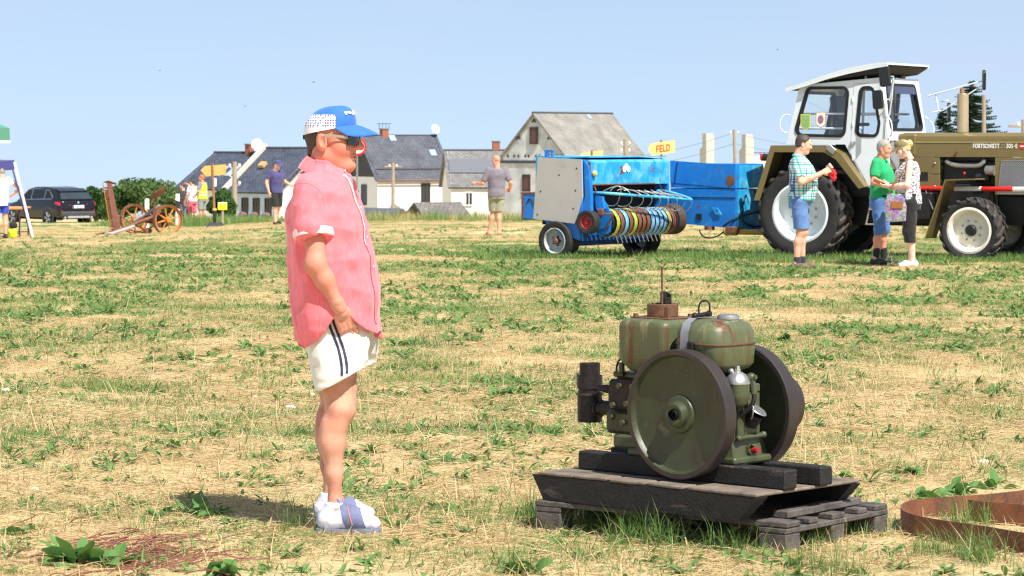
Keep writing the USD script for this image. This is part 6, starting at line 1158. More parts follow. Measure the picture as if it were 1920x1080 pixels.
# pale columns, tank, poles, wires
colm = pm('pale_concrete', lin((186, 182, 170)), rough=.85, var=.06, vs=2)
for px, top, lab in ((1328.5, 250, 'pale concrete column with a sloping top, left of the bare utility pole'), (1402.5, 252, 'pale concrete column with a sloping top, right of the bare utility pole')):
    D = 200.; c = P(px, top, D); z0 = -9.; t = thing('concrete_column', lab, 'column', (c[0], D, z0), 22); h = c[2] - z0; part(t, 'shaft', prism([(-.30, 0), (-.30, h), (.22, h), (.30, h - .3), (.30, 0)], -.25, .35), colm, smooth=False); part(t, 'panel', box(-.24, .24, -.275, -.252, h - 3.5, h - .58), colm, smooth=False); part(t, 'back_fin', prism([(.35, h - .9), (.35, 0), (.75, 0), (.75, h - 1.1)], -.3, .25, 'yz'), colm, smooth=False)
D = 230.; c = P(1424, 291, D); t = thing('storage_tank', 'pale round tank with a railing behind the baler', 'tank', (c[0], D, -9), 0); part(t, 'tank_body', lathe([(0, 0), (.9, 0), (.9, c[2] + 8.6), (.7, c[2] + 8.95), (0, c[2] + 9)], 24), dishm, smooth=30); part(t, 'railing', [tube([(-1.0, -.6, c[2] + 9.2), (1, -.6, c[2] + 9.2)], .03, 5), tube([(0, -.6, c[2] + 8.8), (0, -.6, c[2] + 9.2)], .03, 5)], frame_m)
polew = pm('pole_wood', lin((150, 138, 122)), rough=.9, var=.15, vs=3); insul = pm('insulator', lin((226, 226, 222)), rough=.3)
def upole(px, top, D, lab, arm=True, r=.11, lean=0., n=4):
    c = P(px, top, D); z0 = float(gz(c[0], D)) - .3; t = thing('utility_pole', lab, 'utility pole', (c[0], D, z0), 0); h = c[2] - z0; part(t, 'pole', tube([(lean, 0, 0), (0, 0, h)], [r * 1.2, r], 10), polew, smooth=30)
    for k in range(n):
        z, sd = h - .25 - .42 * (k // 2), (-1) ** k; part(t, 'insulator', [mv(lathe([(0, .16), (.05, .15), (.07, .08), (.05, 0), (0, 0)], 10), t=(sd * (r + .12), -.02, z)), tube([(0, 0, z - .04), (sd * (r + .12), -.02, z - .04), (sd * (r + .12), -.02, z + .02)], .015, 5)], insul)
    if arm: part(t, 'crossarm', box(-.55, .55, -.05, .05, h - .30, h - .2, .01), polew)
    return np.array([c[0], D, c[2]])
upole(440, 303, 140., 'grey wooden utility pole with white insulators in front of the pale blue house', False, n=6); upole(737, 305, 190., 'wooden utility pole with a crossarm in front of the white house', True, n=2)
upole(1172.5, 262, 170., 'wooden pole with insulators seen against the broad grey roof', False, n=4); tp_ = upole(1376.5, 243, 190., 'leaning bare utility pole between the two pale columns', False, lean=.25, n=2); upole(1845, 178, 110., 'bare grey utility pole beside the spruce behind the tractor', False, r=.075, n=0); upole(1919, 224, 110., 'utility pole at the right edge of the picture', True, r=.08, n=2)
wm = pm('wire', lin((120, 124, 132)), rough=.5)
for k, (y0, px1, py1) in enumerate(((-.2, 1000, 300), (-.2, 1700, 262), (-.9, 1000, 318), (-.9, 1700, 272), (-1.4, 1700, 282))):
    a = tp_ + [0, 0, y0]; b = P(px1, py1, 200.); tt = np.linspace(0, 1, 14)[:, None]; C_ = a + (b - a) * tt; C_[:, 2] -= 1.2 * (4 * tt * (1 - tt))[:, 0] * .6; solo('power_line', tube(C_, .014, 4), wm, ['highest power line running left from the leaning pole', 'highest power line running right from the leaning pole', 'lower power line running left from the leaning pole', 'middle power line running right from the leaning pole', 'lowest power line running right from the leaning pole'][k], 'power line')
# round traffic sign
D = 100.; c = P(670.5, 275, D); gz_ = float(gz(c[0], D)); t = thing('traffic_sign', 'round white traffic sign with red rim on a grey post behind the man in pink', 'traffic sign', (c[0], D, gz_), 0); part(t, 'post', tube([(-.02, .05, 0), (-.02, .05, c[2] - gz_ + .3)], .035, 10), chrome, smooth=30)
part(t, 'sign_plate', mv(lathe([(0, .012), (.30, .012), (.30, -.012), (0, -.012)], 40, 'y'), t=(0, 0, c[2] - gz_)), whitep, smooth=30); part(t, 'red_ring', mv(lathe([(.235, .020), (.305, .020), (.305, .010), (.235, .010)], 40, 'y'), t=(0, 0, c[2] - gz_)), redp, smooth=30)
# ---------------------------------------------------------------- trees and bushes
def crown(c, r, n, lw, seed, lumps=7, flat_=1.):
    """leaf-sized quads through the volume of lumpy ellipsoids"""
    g = np.random.default_rng(seed); c, r = np.array(c, float), np.array(r, float); V, Fc = [], []
    cs = [(c + g.uniform(-.62, .62, 3) * r, r * g.uniform(.36, .62)) for _ in range(lumps)]
    for i in range(n):
        cc, rr = cs[g.integers(lumps)]; d = g.normal(size=3); d /= np.linalg.norm(d); p = cc + d * rr * g.uniform(.25, 1.) ** .45 * g.uniform(.9, 1.08)
        a = g.normal(size=3) + d * .8; a /= np.linalg.norm(a); u = np.cross(a, g.normal(size=3)); u /= np.linalg.norm(u); w = np.cross(a, u); k = len(V); L = lw * g.uniform(.6, 1.5)
        V += [p - u * L * .5, p + w * L * .3, p + u * L * .6, p - w * L * .3]; Fc += [(k, k + 1, k + 2), (k, k + 2, k + 3)]
    return trimesh.Trimesh(np.array(V), np.array(Fc), process=False)
bark = pm('bark', lin((104, 90, 74)), rough=.95, var=.25, vs=6); lf_d = leafmat('leaf_dark', (.030, .085, .014), (.085, .19, .03), trans=.3, vs=1.3); lf_l = leafmat('leaf_light', (.085, .15, .04), (.26, .36, .12), trans=.35, vs=1.1); lf_s = leafmat('spruce_needles', (.022, .05, .022), (.07, .12, .045), trans=.15, vs=.9)
def bush(name, label, cat, px0, px1, top, D, mat, n, lw, seed, lumps=8, group=None, dep=1.6, bz=None, trunk=True):
    x0, x1 = (px0 - 960) / F * D, (px1 - 960) / F * D; zt = H - (top - HOR) / F * D; cx = (x0 + x1) / 2; z0 = float(gz(cx, D)) if bz is None else bz; h = zt - z0; t = thing(name, label, cat, (cx, D, z0), 0, group)
    part(t, 'crown', crown((0, 0, h * .53), ((x1 - x0) / 2 * 1.02, dep, h * .50), n, lw, seed, lumps), mat, smooth=False)
    if trunk:
        g = np.random.default_rng(seed + 1); part(t, 'trunk', [tube([(0, 0, -.2), (.05, 0, h * .3), (.02, .05, h * .6)], [.10, .07, .03], 7)] + [tube([(0, 0, h * .2), (g.uniform(-.5, .5) * (x1 - x0) * .5, g.uniform(-.5, .5), h * g.uniform(.5, .8))], [.05, .015], 5) for _ in range(5)], bark)
    return t
bush('hedge_bush', 'dense dark green hedge bush right of the dark car', 'bush', 152, 206, 346, 124., lf_d, 5200, .13, 1, 9)
bush('hedge_bush', 'dark green hedge bush behind the raised mower bar', 'bush', 192, 262, 352, 121., lf_d, 5600, .13, 2, 9)
bush('apple_tree', 'taller light green apple tree behind the rusty mower seat', 'tree', 218, 336, 331, 122., lf_l, 6500, .16, 3, 13, dep=2.2)
bush('shrub', 'pale green shrub behind the group of three people', 'bush', 300, 352, 358, 123., lf_l, 2600, .15, 4, 7)
bush('hedge_bush', 'dark rounded bush between the arrow board and the grey utility pole', 'bush', 386, 446, 357, 126., lf_d, 5000, .13, 5, 9)
bush('sapling', 'thin leafy sapling top showing above the car roof', 'tree', 104, 124, 343, 130., lf_l, 150, .16, 6, 3)
def spruce(label, px, top, base_w, D, seed):
    c = P(px, top, D); z0 = float(gz(c[0], D)) - .2; h = c[2] - z0; R = base_w / 2 / F * D * 1.0; t = thing('spruce_tree', label, 'tree', (c[0], D, z0), 0); part(t, 'trunk', tube([(0, 0, 0), (0, 0, h * .97)], [.18, .02], 8), bark)
    g = np.random.default_rng(seed); V, Fc = [], []
    for i in range(420):
        f = g.uniform(0, 1) ** .8; z = h * (.995 - .93 * f); rl = (R * (.12 + 1.0 * f) * g.uniform(.75, 1.12)) if f > .02 else .1; a = g.uniform(0, 2 * np.pi); d = np.array([math.cos(a), math.sin(a), 0]); s_ = np.array([-d[1], d[0], 0])
        nb = max(4, int(rl / .10))
        for j in range(nb):
            q = (j + .5) / nb; b = d * rl * q + np.array([0, 0, z - .28 * rl * q + .14 * rl * q * q * 1.6])
            for sd in (-1, 1):
                L = .42 * (1 - .55 * q) * g.uniform(.7, 1.2) * (.5 + .5 * f); e = b + s_ * sd * L * .75 + d * L * .5 + np.array([0, 0, -.12 * L]); w_ = np.array([0, 0, .055]) + d * .05; k = len(V); V += [b - w_, e, b + w_]; Fc.append((k, k + 1, k + 2))
    part(t, 'crown', trimesh.Trimesh(np.array(V), np.array(Fc), process=False), lf_s, smooth=False)
spruce('tall dark spruce behind the tractor silencer', 1822, 150, 250, 125., 3); spruce('smaller spruce between the cab and the silencer', 1770, 204, 150, 135., 4)
# ---------------------------------------------------------------- dark car
carp = pm('car_black_blue', lin((17, 19, 28)), rough=.25, var=.04, coat=.3, spec=.4); cdark = pm('car_plastic', lin((58, 60, 64)), rough=.6); cglass = pm('car_glass', lin((44, 54, 58)), rough=.05, var=.3, vs=1.5, spec=.9); csil = pm('car_silver', lin((190, 194, 198)), rough=.3, metal=.6); cred = pm('tail_light_red', lin((206, 30, 44)), rough=.15, spec=.7); cplate = pm('number_plate', lin((226, 230, 238)), rough=.4)
D = 118.; cx = (82 - 960) / F * D; czb = H - (424 - HOR) / F * D; car = thing('parked_car', 'dark blue parked car seen from behind, left of the hedge', 'car', (cx, D + 1.4, czb), 131)
def loftx(st):
    """sections (x, [(y,z)...] right half from bottom to top) mirrored"""
    R_ = []
    for x, pr in st: a = [(x, -y, z) for y, z in pr] + [(x, y, z) for y, z in pr[::-1]]; R_.append(np.array(a))
    return loft(R_)
bs = lambda w, zb, zs, zt: [(w * .86, zb), (w * .97, zb + .12), (w, zb + .30), (w * .985, zs), (w * .95, zt), (w * .80, zt + .03)]
body_st = [(-2.18, bs(.72, .42, .70, .92)), (-2.12, bs(.84, .34, .75, 1.0)), (-1.95, bs(.90, .28, .78, 1.06)), (-1.3, bs(.91, .26, .78, 1.04)), (0, bs(.90, .26, .78, .98)), (1.2, bs(.90, .26, .76, .94)), (1.8, bs(.86, .28, .72, .86)), (2.15, bs(.72, .34, .62, .72))]
part(car, 'body', loftx(body_st), carp, smooth=50)
gh = lambda w0, w1, z0, z1: [(w0, z0), (w0 * .99, z0 + .05), (w1 * 1.02, z1 - .06), (w1 * .9, z1)]
part(car, 'cabin', loftx([(-2.06, gh(.80, .78, 1.02, 1.10)), (-1.80, gh(.82, .72, 1.0, 1.37)), (-1.52, gh(.84, .69, .98, 1.50)), (-.8, gh(.85, .68, .96, 1.575)), (.0, gh(.85, .68, .95, 1.57)), (.45, gh(.85, .66, .95, 1.50)), (1.15, gh(.82, .74, .93, .99))]), carp, smooth=40)
gy = lambda x, z: -(.853 - (z - 1.0) * .28)
for s in (-1, 1):
    def sidew(pts, name, m, o=.012): V = np.array([(x, s * (-gy(x, z) + o), z) for x, z in pts]); k = len(V); F_ = [(0, i, i + 1) for i in range(1, k - 1)]; return part(car, name, trimesh.Trimesh(np.vstack([V, V.mean(0)]), np.array([(k, i, (i + 1) % k) for i in range(k)] + [(k, (i + 1) % k, i) for i in range(k)]), process=False), m, smooth=False)
    sidew([(-1.62, 1.18), (-1.50, 1.08), (.95, 1.02), (.40, 1.47), (-.2, 1.515), (-1.2, 1.46)], 'window_trim', csil, .006); sidew([(-1.52, 1.17), (-1.44, 1.12), (-.98, 1.11), (-1.0, 1.45), (-1.2, 1.42)], 'side_window', cglass); sidew([(-.92, 1.11), (.0, 1.085), (-.02, 1.485), (-.2, 1.485), (-.92, 1.475)], 'side_window', cglass); sidew([(.06, 1.08), (.86, 1.05), (.36, 1.44), (.05, 1.48)], 'side_window', cglass)
    C, _ = tyre(.345, .23, .24, .01, 4)
    for x in (-1.33, 1.35):
        tp = part(car, 'wheel', mv(C, t=(x, s * .80, .345)), rubber, smooth=40); part(tp, 'rim', mv(lathe([(.25, -s * .11), (.235, -s * .115), (.22, -s * .08), (.06, -s * .09), (0, -s * .10)], 28, 'y'), t=(x, s * .80, .345)), cdark, smooth=30)
        for k in range(5):
            for e in (-.16, .16): a = k * 1.2566 + e; part(tp, 'spoke', tube([(x + .05 * math.cos(a), s * .912, .345 + .05 * math.sin(a)), (x + .225 * math.cos(a), s * .915, .345 + .225 * math.sin(a))], .018, 4), csil)
    part(car, 'wheel_arch', mv(lathe([(.36, .0), (.41, -.01 ), (.41, .02), (.36, .03)], 36, 'y'), t=(-1.33, s * .905, .36)), cdark, smooth=30)
    part(car, 'tail_light', hull([(-2.10, s * .84, .98), (-2.10, s * .86, .84), (-2.19, s * .38, .86), (-2.17, s * .40, .92), (-1.86, s * .905, .99), (-1.86, s * .905, .90), (-2.12, s * .8, .84)]), cred, smooth=30); part(car, 'rear_reflector', box(-2.165, -2.12, s * .50, s * .78, .60, .64), cred)
    part(car, 'exhaust_tip', cyl((-2.2, s * .62, .36), (-2.1, s * .62, .36), .05, seg=12), csil, smooth=30)
rw = np.array([(-2.085, .74, 1.10), (-2.085, -.74, 1.10), (-1.815, -.63, 1.36), (-1.815, .63, 1.36)]); part(car, 'rear_window', hull(np.vstack([rw + [-.012, 0, 0], rw + [.03, 0, 0]])), cglass, smooth=False); part(car, 'roof_spoiler', hull([(-1.84, .66, 1.41), (-1.84, -.66, 1.41), (-1.5, .66, 1.52), (-1.5, -.66, 1.52), (-1.82, .65, 1.385), (-1.82, -.65, 1.385)]), carp)
part(car, 'rear_bumper', box(-2.235, -2.0, -.80, .80, .40, .60, .05), cdark); part(car, 'bumper_trim', box(-2.25, -2.1, -.52, .52, .33, .42, .03), csil); pl_ = part(car, 'number_plate', box(-2.205, -2.17, -.26, .26, .73, .845, .004), cplate)
part(pl_, 'plate_lettering', [mv(meshkit.text_mesh('VXM 24', .07, .004), rx=90, rz=-90, t=(-2.210, .19, .752))], cdark, smooth=False); part(pl_, 'plate_band', box(-2.2075, -2.20, .215, .258, .735, .84), pm('plate_blue', lin((40, 70, 170)), rough=.4))
em = part(car, 'emblem', mv(lathe([(0, .012), (.045, .01), (.05, 0)], 24, 'x'), rz=180, t=(-2.175, 0, .955)), csil, smooth=30); part(em, 'emblem_centre', mv(lathe([(0, .016), (.032, .015), (.034, .008)], 20, 'x'), rz=180, t=(-2.175, 0, .955)), pm('emblem_blue', lin((120, 170, 214)), rough=.3), smooth=30)
part(car, 'roof_aerial', hull([(-1.35, -.02, 1.575), (-1.35, .02, 1.575), (-1.2, 0, 1.58), (-1.38, 0, 1.65)]), csil); part(car, 'wing_mirror', ico((.70, -.98, 1.06), (.09, .10, .07), 1), carp, smooth=True)
# ---------------------------------------------------------------- rusty mower
rm = pm('mower_rust', lin((120, 74, 58)), rough=.8, var=.25, vs=7, dirt=(lin((84, 54, 46)), 9, .5, .7)); ro_ = pm('mower_orange_rust', lin((186, 122, 48)), rough=.75, var=.2, vs=7, dirt=(lin((120, 72, 44)), 8, .52, .72)); gw2 = pm('grey_timber', lin((160, 152, 144)), rough=.9, var=.25, vs=9)
D = 78.; MO = P(270, 438, D); MO[2] = float(gz(MO[0], D)); mow = thing('hay_mower', 'old rusty horse drawn hay mower with an upright cutter bar and metal seat', 'mower', MO, 0)
mp = lambda px, py, d=0.: P(px, py, D + d) - MO
def spoked(px, py, d, R, ry, ns=8):
    c = mp(px, py, d); c[2] = R - .02; a = np.linspace(0, 2 * np.pi, 41); Mx = lambda m: mv(m, rz=ry, t=c)
    w = part(mow, 'wheel', Mx(lathe([(R - .03, .06), (R, .065), (R, -.065), (R - .03, -.06), (R - .03, .06)], 44, 'y')), rm, smooth=30); part(w, 'hub', Mx(lathe([(0, .10), (.06, .10), (.08, .03), (.08, -.03), (.06, -.1), (0, -.1)], 18, 'y')), ro_, smooth=30); part(w, 'inner_rim', Mx(lathe([(R - .07, .02), (R - .03, .03), (R - .03, -.03), (R - .07, -.02), (R - .07, .02)], 44, 'y')), ro_, smooth=30)
    for k in range(ns): t_ = k * 2 * np.pi / ns + .25; part(w, 'spoke', Mx(tube([(.06 * math.cos(t_), 0, .06 * math.sin(t_)), ((R - .05) * math.cos(t_), 0, (R - .05) * math.sin(t_))], [.026, .018], 6)), ro_)
    return c
wc1 = spoked(314, 411, -.3, .405, 33); wc2 = spoked(251, 412, 1.1, .40, 33, 6)
part(mow, 'axle', tube([wc1, wc2], .035, 8), rm); part(mow, 'gear_housing', [ico(wc1 * .75 + wc2 * .25, (.22, .16, .20), 2), ico(wc1 * .5 + wc2 * .5, (.25, .2, .12), 2)], rm, smooth=True)
part(mow, 'pinion_wheel', mv(lathe([(.10, .02), (.22, .03), (.22, -.03), (.10, -.02), (.10, .02)], 22, 'y'), rz=33, t=wc1 * .86 + wc2 * .14), pm('dark_rust', lin((74, 56, 50)), rough=.8), smooth=30)
tongue = [mp(198, 441, -.9), mp(232, 428, -.6), mp(262, 416, -.3), mp(290, 406, 0)]; part(mow, 'tongue', tube(tongue, [.045, .05, .055, .06], 6), rm); part(mow, 'tongue_timber', [tube([mp(205, 440, -.95), mp(252, 424, -.62)], .05, 6)], gw2); part(mow, 'hitch_block', tube([mp(199, 437, -1.2), mp(218, 441, -.7)], .05, 6), gw2)
part(mow, 'lift_pole', tube([mp(252, 414, .3), mp(280, 398, .2), mp(299, 385, .1)], [.05, .045, .03], 6), gw2); part(mow, 'seat_post', tube(spline([mp(284, 416, 0), mp(288, 400, 0), mp(291, 378, 0), mp(294, 372, 0)], 12), .03, 6), rm, smooth=True)
sc_ = mp(297, 369, 0); th = np.linspace(0, 2 * np.pi, 29)[:-1]; rings_ = [np.stack([q * (.27 + .05 * np.cos(th)) * np.cos(th) , q * .24 * np.sin(th), .10 * q * q * (1 + .7 * np.cos(th)) + 0 * th], 1) for q in (.05, .4, .7, .9, 1.)]; st_ = loft([mv_ + sc_ for mv_ in rings_] + [(mv_ * [.97, .97, 1] - [0, 0, .02]) + sc_ for mv_ in rings_[::-1]]); st_ = mv(mv(st_, t=-sc_), ry=-26, rz=-10, t=sc_ + [0, 0, .02]); part(mow, 'seat', st_, rm, smooth=50)
part(mow, 'lever', [tube([mp(268, 414, .4), mp(266, 396, .4), mp(265, 384, .4)], .022, 5)], rm)
for q in ([mp(238, 430, 0), mp(268, 436, 0), mp(287, 424, -.2)], [mp(262, 421, -.4), mp(272, 436, -.1), mp(284, 438, -.1)], [mp(226, 404, .6), mp(244, 418, .6), mp(266, 428, .3)], [mp(252, 420, .2), mp(254, 436, .1)]): part(mow, 'frame_rod', tube(q, .022, 5), rm)
part(mow, 'track_roller', mv(lathe([(0, .06), (.10, .06), (.11, 0), (.10, -.06), (0, -.06)], 16, 'y'), rz=33, t=mp(277, 434, -.2)), rm, smooth=30)
b0, b1 = mp(217, 436, -.2), mp(201, 343, -.2); u_ = (b1 - b0) / np.linalg.norm(b1 - b0); sx = np.array([1., .2, 0]); part(mow, 'cutter_bar', hull([b0 + sx * x + [0, y, 0] for x in (-.03, .15) for y in (-.03, .03)] + [b1 + sx * x + [0, y, 0] for x in (-.01, .11) for y in (-.03, .03)]), rm, smooth=False)
Lb = np.linalg.norm(b1 - b0)
for k in range(17): q = b0 + u_ * (.08 + k * (Lb - .15) / 17); part(mow, 'cutter_finger', hull([q + [0, -.02, -.03], q + [0, -.02, .03], q + [0, .02, 0], q + [-.13, 0, .03], q + [-.10, 0, -.01]]), rm, smooth=False)
part(mow, 'knife_back', tube([b0 + [-.13, 0, .02], b1 + [-.115, 0, .0]], .012, 4), ro_); part(mow, 'divider_shoe', hull([b1 + [-.12, 0, .02], b1 + [.0, -.03, .06], b1 + [.05, 0, .07], b1 + [.22, -.03, .0], b1 + [.24, .0, -.05], b1 + [.12, .03, -.03], b1 + [0, .03, -.01]]), rm, smooth=False)
part(mow, 'drag_board', tube([mp(180, 440, -.1), mp(218, 432, -.2)], .03, 6), rm)
# ---------------------------------------------------------------- posts and signs
blackb = pm('post_black', lin((30, 30, 32)), rough=.6); orng = pm('reflector_orange', lin((226, 130, 40)), rough=.3)
def delineator(px, top, D, h, band, label):
    c = P(px, top, D); t = thing('marker_post', label, 'marker post', (c[0], D, c[2] - h), 15); w = .065; part(t, 'post', prism([(-w, 0), (-w, h - .03), (0, h), (w, h - .015), (w, 0)], -.05, .05), whitep, smooth=False); b0 = h - .28 - (.22 if band else .0)
    if band: part(t, 'black_band', prism([(-w - .003, h - .47), (-w - .003, h - .22), (w + .003, h - .28), (w + .003, h - .53)], -.054, .054), blackb, smooth=False)
    else: part(t, 'reflector', box(-.018, .022, -.058, -.052, h - .62, h - .32), orng); part(t, 'black_band', prism([(w * .3, h - .34), (w + .003, h - .36), (w + .003, h - .60), (w * .3, h - .55)], -.054, .054), blackb, smooth=False)
delineator(275.5, 372, 95., 1.0, False, 'white marker post with orange reflector behind the mower'); delineator(333, 363, 100., 1.1, True, 'white marker post with a black band beside the man in black')
cardb = pm('arrow_board_back', lin((196, 164, 96)), rough=.7, var=.06); stickm = pm('bark_stick', lin((142, 104, 76)), rough=.9, var=.2, vs=8)
D = 93.; b = P(404, 430, D); b[2] = float(gz(b[0], D)); t = thing('arrow_sign', 'brown back of a wooden arrow board on a stick in a black foot', 'sign', b, 0); q = lambda px, py: P(px, py, D) - b; pts = [(376, 319), (384, 311), (422.5, 308), (423, 327.5), (386, 331)]; part(t, 'board', prism([(q(*p)[0], q(*p)[2]) for p in pts], .0, .04), cardb, smooth=False); part(t, 'board_edge', box(q(422, 0)[0], q(423.6, 0)[0], -.012, .045, q(0, 327)[2], q(0, 308.5)[2]), pm('board_edge_orange', lin((226, 166, 70)), rough=.6))
part(t, 'stick', tube([q(398.5, 306) + [0, -.03, 0], q(400, 345) + [0, -.03, 0], q(402, 396) + [0, -.03, 0]], [.028, .034, .042], 8), stickm, smooth=30); part(t, 'socket', tube([q(402, 394) + [0, -.03, 0], q(403, 424) + [0, -.03, 0]], .055, 10), blackb, smooth=30); part(t, 'foot', hull([(x, y, 0) for x in (-.30, .30) for y in (-.2, .2)] + [(x, y, .15) for x in (-.2, .2) for y in (-.12, .12)]), blackb); part(t, 'string', mv(lathe([(.05, .04), (.07, .02), (.07, -.02), (.05, -.04)], 12), t=q(402.5, 393) + [0, -.03, 0]), cardb); part(t, 'paper_sheet', box(q(401.5, 0)[0], q(406, 0)[0], .0, .01, q(0, 349.5)[2], q(0, 334)[2]), whitep)
D = 100.; b = P(418, 418, D); b[2] = float(gz(b[0], D)); t = thing('notice_board', 'small yellow notice with lines of writing on a grey post', 'notice', b, 0); q = lambda px, py: P(px, py, D) - b; yb = part(t, 'board', box(q(408.5, 0)[0], q(425.8, 0)[0], -.01, .01, q(0, 393.5)[2], q(0, 380)[2]), pm('notice_yellow', lin((244, 226, 40)), rough=.6, var=.03)); part(t, 'post', box(-.05, .03, .012, .06, -.2, q(0, 378)[2], .01), polew); part(yb, 'top_strip', box(q(408.5, 0)[0], q(425.8, 0)[0], -.014, -.0105, q(0, 381)[2], q(0, 379.3)[2]), whitep)
for k in range(3): part(yb, 'writing_line', box(q(411.5, 0)[0], q(422 + k % 2, 0)[0], -.013, -.0105, q(0, 385.4 + 2.8 * k)[2], q(0, 384.4 + 2.8 * k)[2]), pm('notice_ink', lin((160, 146, 30)), rough=.7) if k == 0 else '/World/Looks/notice_ink')
D = 90.; ory = pm('sign_orange_yellow', lin((250, 200, 120)), rough=.6, var=.03)
b = P(1240, 430, D); b[2] = float(gz(b[0], D)); t = thing('arrow_sign', 'orange yellow arrow board with red word FELD on a stick behind the baler', 'sign', b, 0); q = lambda px, py: P(px, py, D) - b; pts = [(1215.5, 281), (1220, 269.5), (1265, 263), (1265.5, 285.5), (1222, 291.5)]; bd_ = part(t, 'board', prism([(q(*p)[0], q(*p)[2]) for p in pts], -.02, .02), ory, smooth=False); part(t, 'stick', tube([(0, .05, 0), q(1240, 262) + [0, .05, 0]], .03, 8), stickm)
tx = meshkit.text_mesh('FELD', 12.5 / F * D, .006, bold=True); tx = mv(tx, rx=90); bb = tx.bounds; wd = 25.5 / F * D; tx.vertices[:, 0] = (tx.vertices[:, 0] - bb[0, 0]) * wd / (bb[1, 0] - bb[0, 0]); tx.vertices[:, 2] += tx.vertices[:, 0] * .14; c = q(1230.5, 286); part(bd_, 'lettering', mv(tx, t=(c[0], -.022, c[2])), pm('letter_red', lin((220, 50, 30)), rough=.6), smooth=False)
b = P(1110, 430, D); b[2] = float(gz(b[0], D)); t = thing('arrow_sign', 'orange board on a stick half hidden behind the baler hood', 'sign', b, 0); q = lambda px, py: P(px, py, D) - b; part(t, 'board', prism([(q(*p)[0], q(*p)[2]) for p in [(1089, 288), (1130, 282), (1131, 304), (1089, 309)]], -.02, .02), ory, smooth=False); part(t, 'stick', tube([(0, -.04, 0), q(1110, 281) + [0, -.04, 0]], .03, 8), stickm)
# ---------------------------------------------------------------- canopy, parasol and odds and ends at the left edge
D = 71.; vio = cloth('violet_canopy', (66, 62, 124)); c0 = P(27, 317, D); b = P(62, 450, D); b[2] = float(gz(b[0], D)); t = thing('canopy_tent', 'violet canopy tent with slanted white legs at the left edge', 'tent', b, 0); q = lambda px, py: P(px, py, D) - b
k0 = q(27, 300); S_ = 2.8; apex = k0 + [-1.77, 1.05, .75]; cs_ = [k0, k0 + [-2.7, -.6, 0], k0 + [-3.5, 2.1, 0], k0 + [-.85, 2.7, 0]]
for i in range(4):
    a_, b_ = cs_[i], cs_[(i + 1) % 4]; n_ = np.linspace(0, 1, 9); G = []
    for v in np.linspace(0, 1, 7): L_ = a_ + (b_ - a_) * n_[:, None]; pnt = L_ * (1 - v) + apex * v; pnt[:, 2] -= .25 * np.sin(np.pi * v) + .10 * np.sin(np.pi * n_) * (1 - v); G.append(pnt)
    part(t, 'roof_panel', sheet(np.array(G)), vio, smooth=True); Lb_ = a_ + (b_ - a_) * n_[:, None]; Lb_[:, 2] -= .10 * np.sin(np.pi * n_); lo_ = Lb_ - np.array([0, 0, .22]) + np.array([0, 0, .06]) * np.sin(np.pi * n_)[:, None]; part(t, 'valance', sheet(np.array([Lb_, lo_])), vio, smooth=True)
    out = (a_ - (apex * [1, 1, 0] + [0, 0, a_[2]])); out = out / np.linalg.norm(out) * .32; ft_ = a_ + out * [1.4, 1, 1]; ft_[2] = 0 if i == 0 else float(gz(b[0] + ft_[0], b[1] + ft_[1])) - b[2]; top_ = a_ - [0, 0, .05]; lg_ = tube([ft_ if i else np.zeros(3), top_], .035, 6); part(t, 'leg', lg_, pm('canopy_leg', lin((226, 228, 240)), rough=.4) if i == 0 else '/World/Looks/canopy_leg')
    if i == 0: part(t, 'leg', tube([np.array([-.04, .06, 0.]), top_ - [.09, 0, 0]], .022, 6), vio)
D = 50.; pg_ = cloth('green_parasol', (56, 136, 104)); c = P(-105, 262, D); z0 = float(gz(c[0], D)); t = thing('parasol', 'green parasol with white lower edge, cut by the left picture edge', 'parasol', (c[0], D, z0), 11); h_ = P(0, 240, D)[2] - z0; R0 = 1.10; n8 = [(R0 * math.cos(a), R0 * math.sin(a)) for a in np.arange(8) * np.pi / 4]
for i in range(8):
    a_, b_ = np.array([*n8[i], h_]), np.array([*n8[(i + 1) % 8], h_]); ap = np.array([0, 0, h_ + .45]); part(t, 'canopy_panel', trimesh.Trimesh([a_, b_, ap, a_ - [0, 0, .02], b_ - [0, 0, .02], ap - [0, 0, .02]], [(0, 1, 2), (3, 5, 4), (0, 3, 4), (0, 4, 1)], process=False), pg_, smooth=False); n_ = np.linspace(0, 1, 7)[:, None]; L_ = a_ + (b_ - a_) * n_; part(t, 'valance', sheet(np.array([L_, L_ * [1.01, 1.01, 1] - [0, 0, .21]])), pg_, smooth=False); part(t, 'edge_trim', sheet(np.array([L_ * [1.012, 1.012, 1] - [0, 0, .21], L_ * [1.014, 1.014, 1] - [0, 0, .255]])), whitep, smooth=False)
part(t, 'pole', tube([(0, 0, 0), (0, 0, h_ + .4)], .025, 8), whitep)
D = 73.; b = P(16, 450, D); b[2] = float(gz(b[0], D)); t = thing('bench_table', 'narrow orange wooden table beside the man in the white T-shirt', 'table', b, 0); part(t, 'tabletop', box(-.35, .30, -.1, 1.6, .70, .74, .004), pm('orange_wood', lin((206, 140, 70)), rough=.5)); part(t, 'bench_seat', box(-.2, .22, -.6, -.35, .30, .335, .004), '/World/Looks/orange_wood')
for y in (.1, 1.4): part(t, 'leg', [tube([(-.3, y, 0), (-.28, y, .70)], .02, 6), tube([(.26, y, 0), (.25, y, .70)], .02, 6), tube([(-.3, y, .1), (.26, y, .1)], .015, 6)], frame_m)
part(t, 'bench_leg', [tube([(-.15, -.48, 0), (-.15, -.48, .30)], .02, 6)], frame_m)
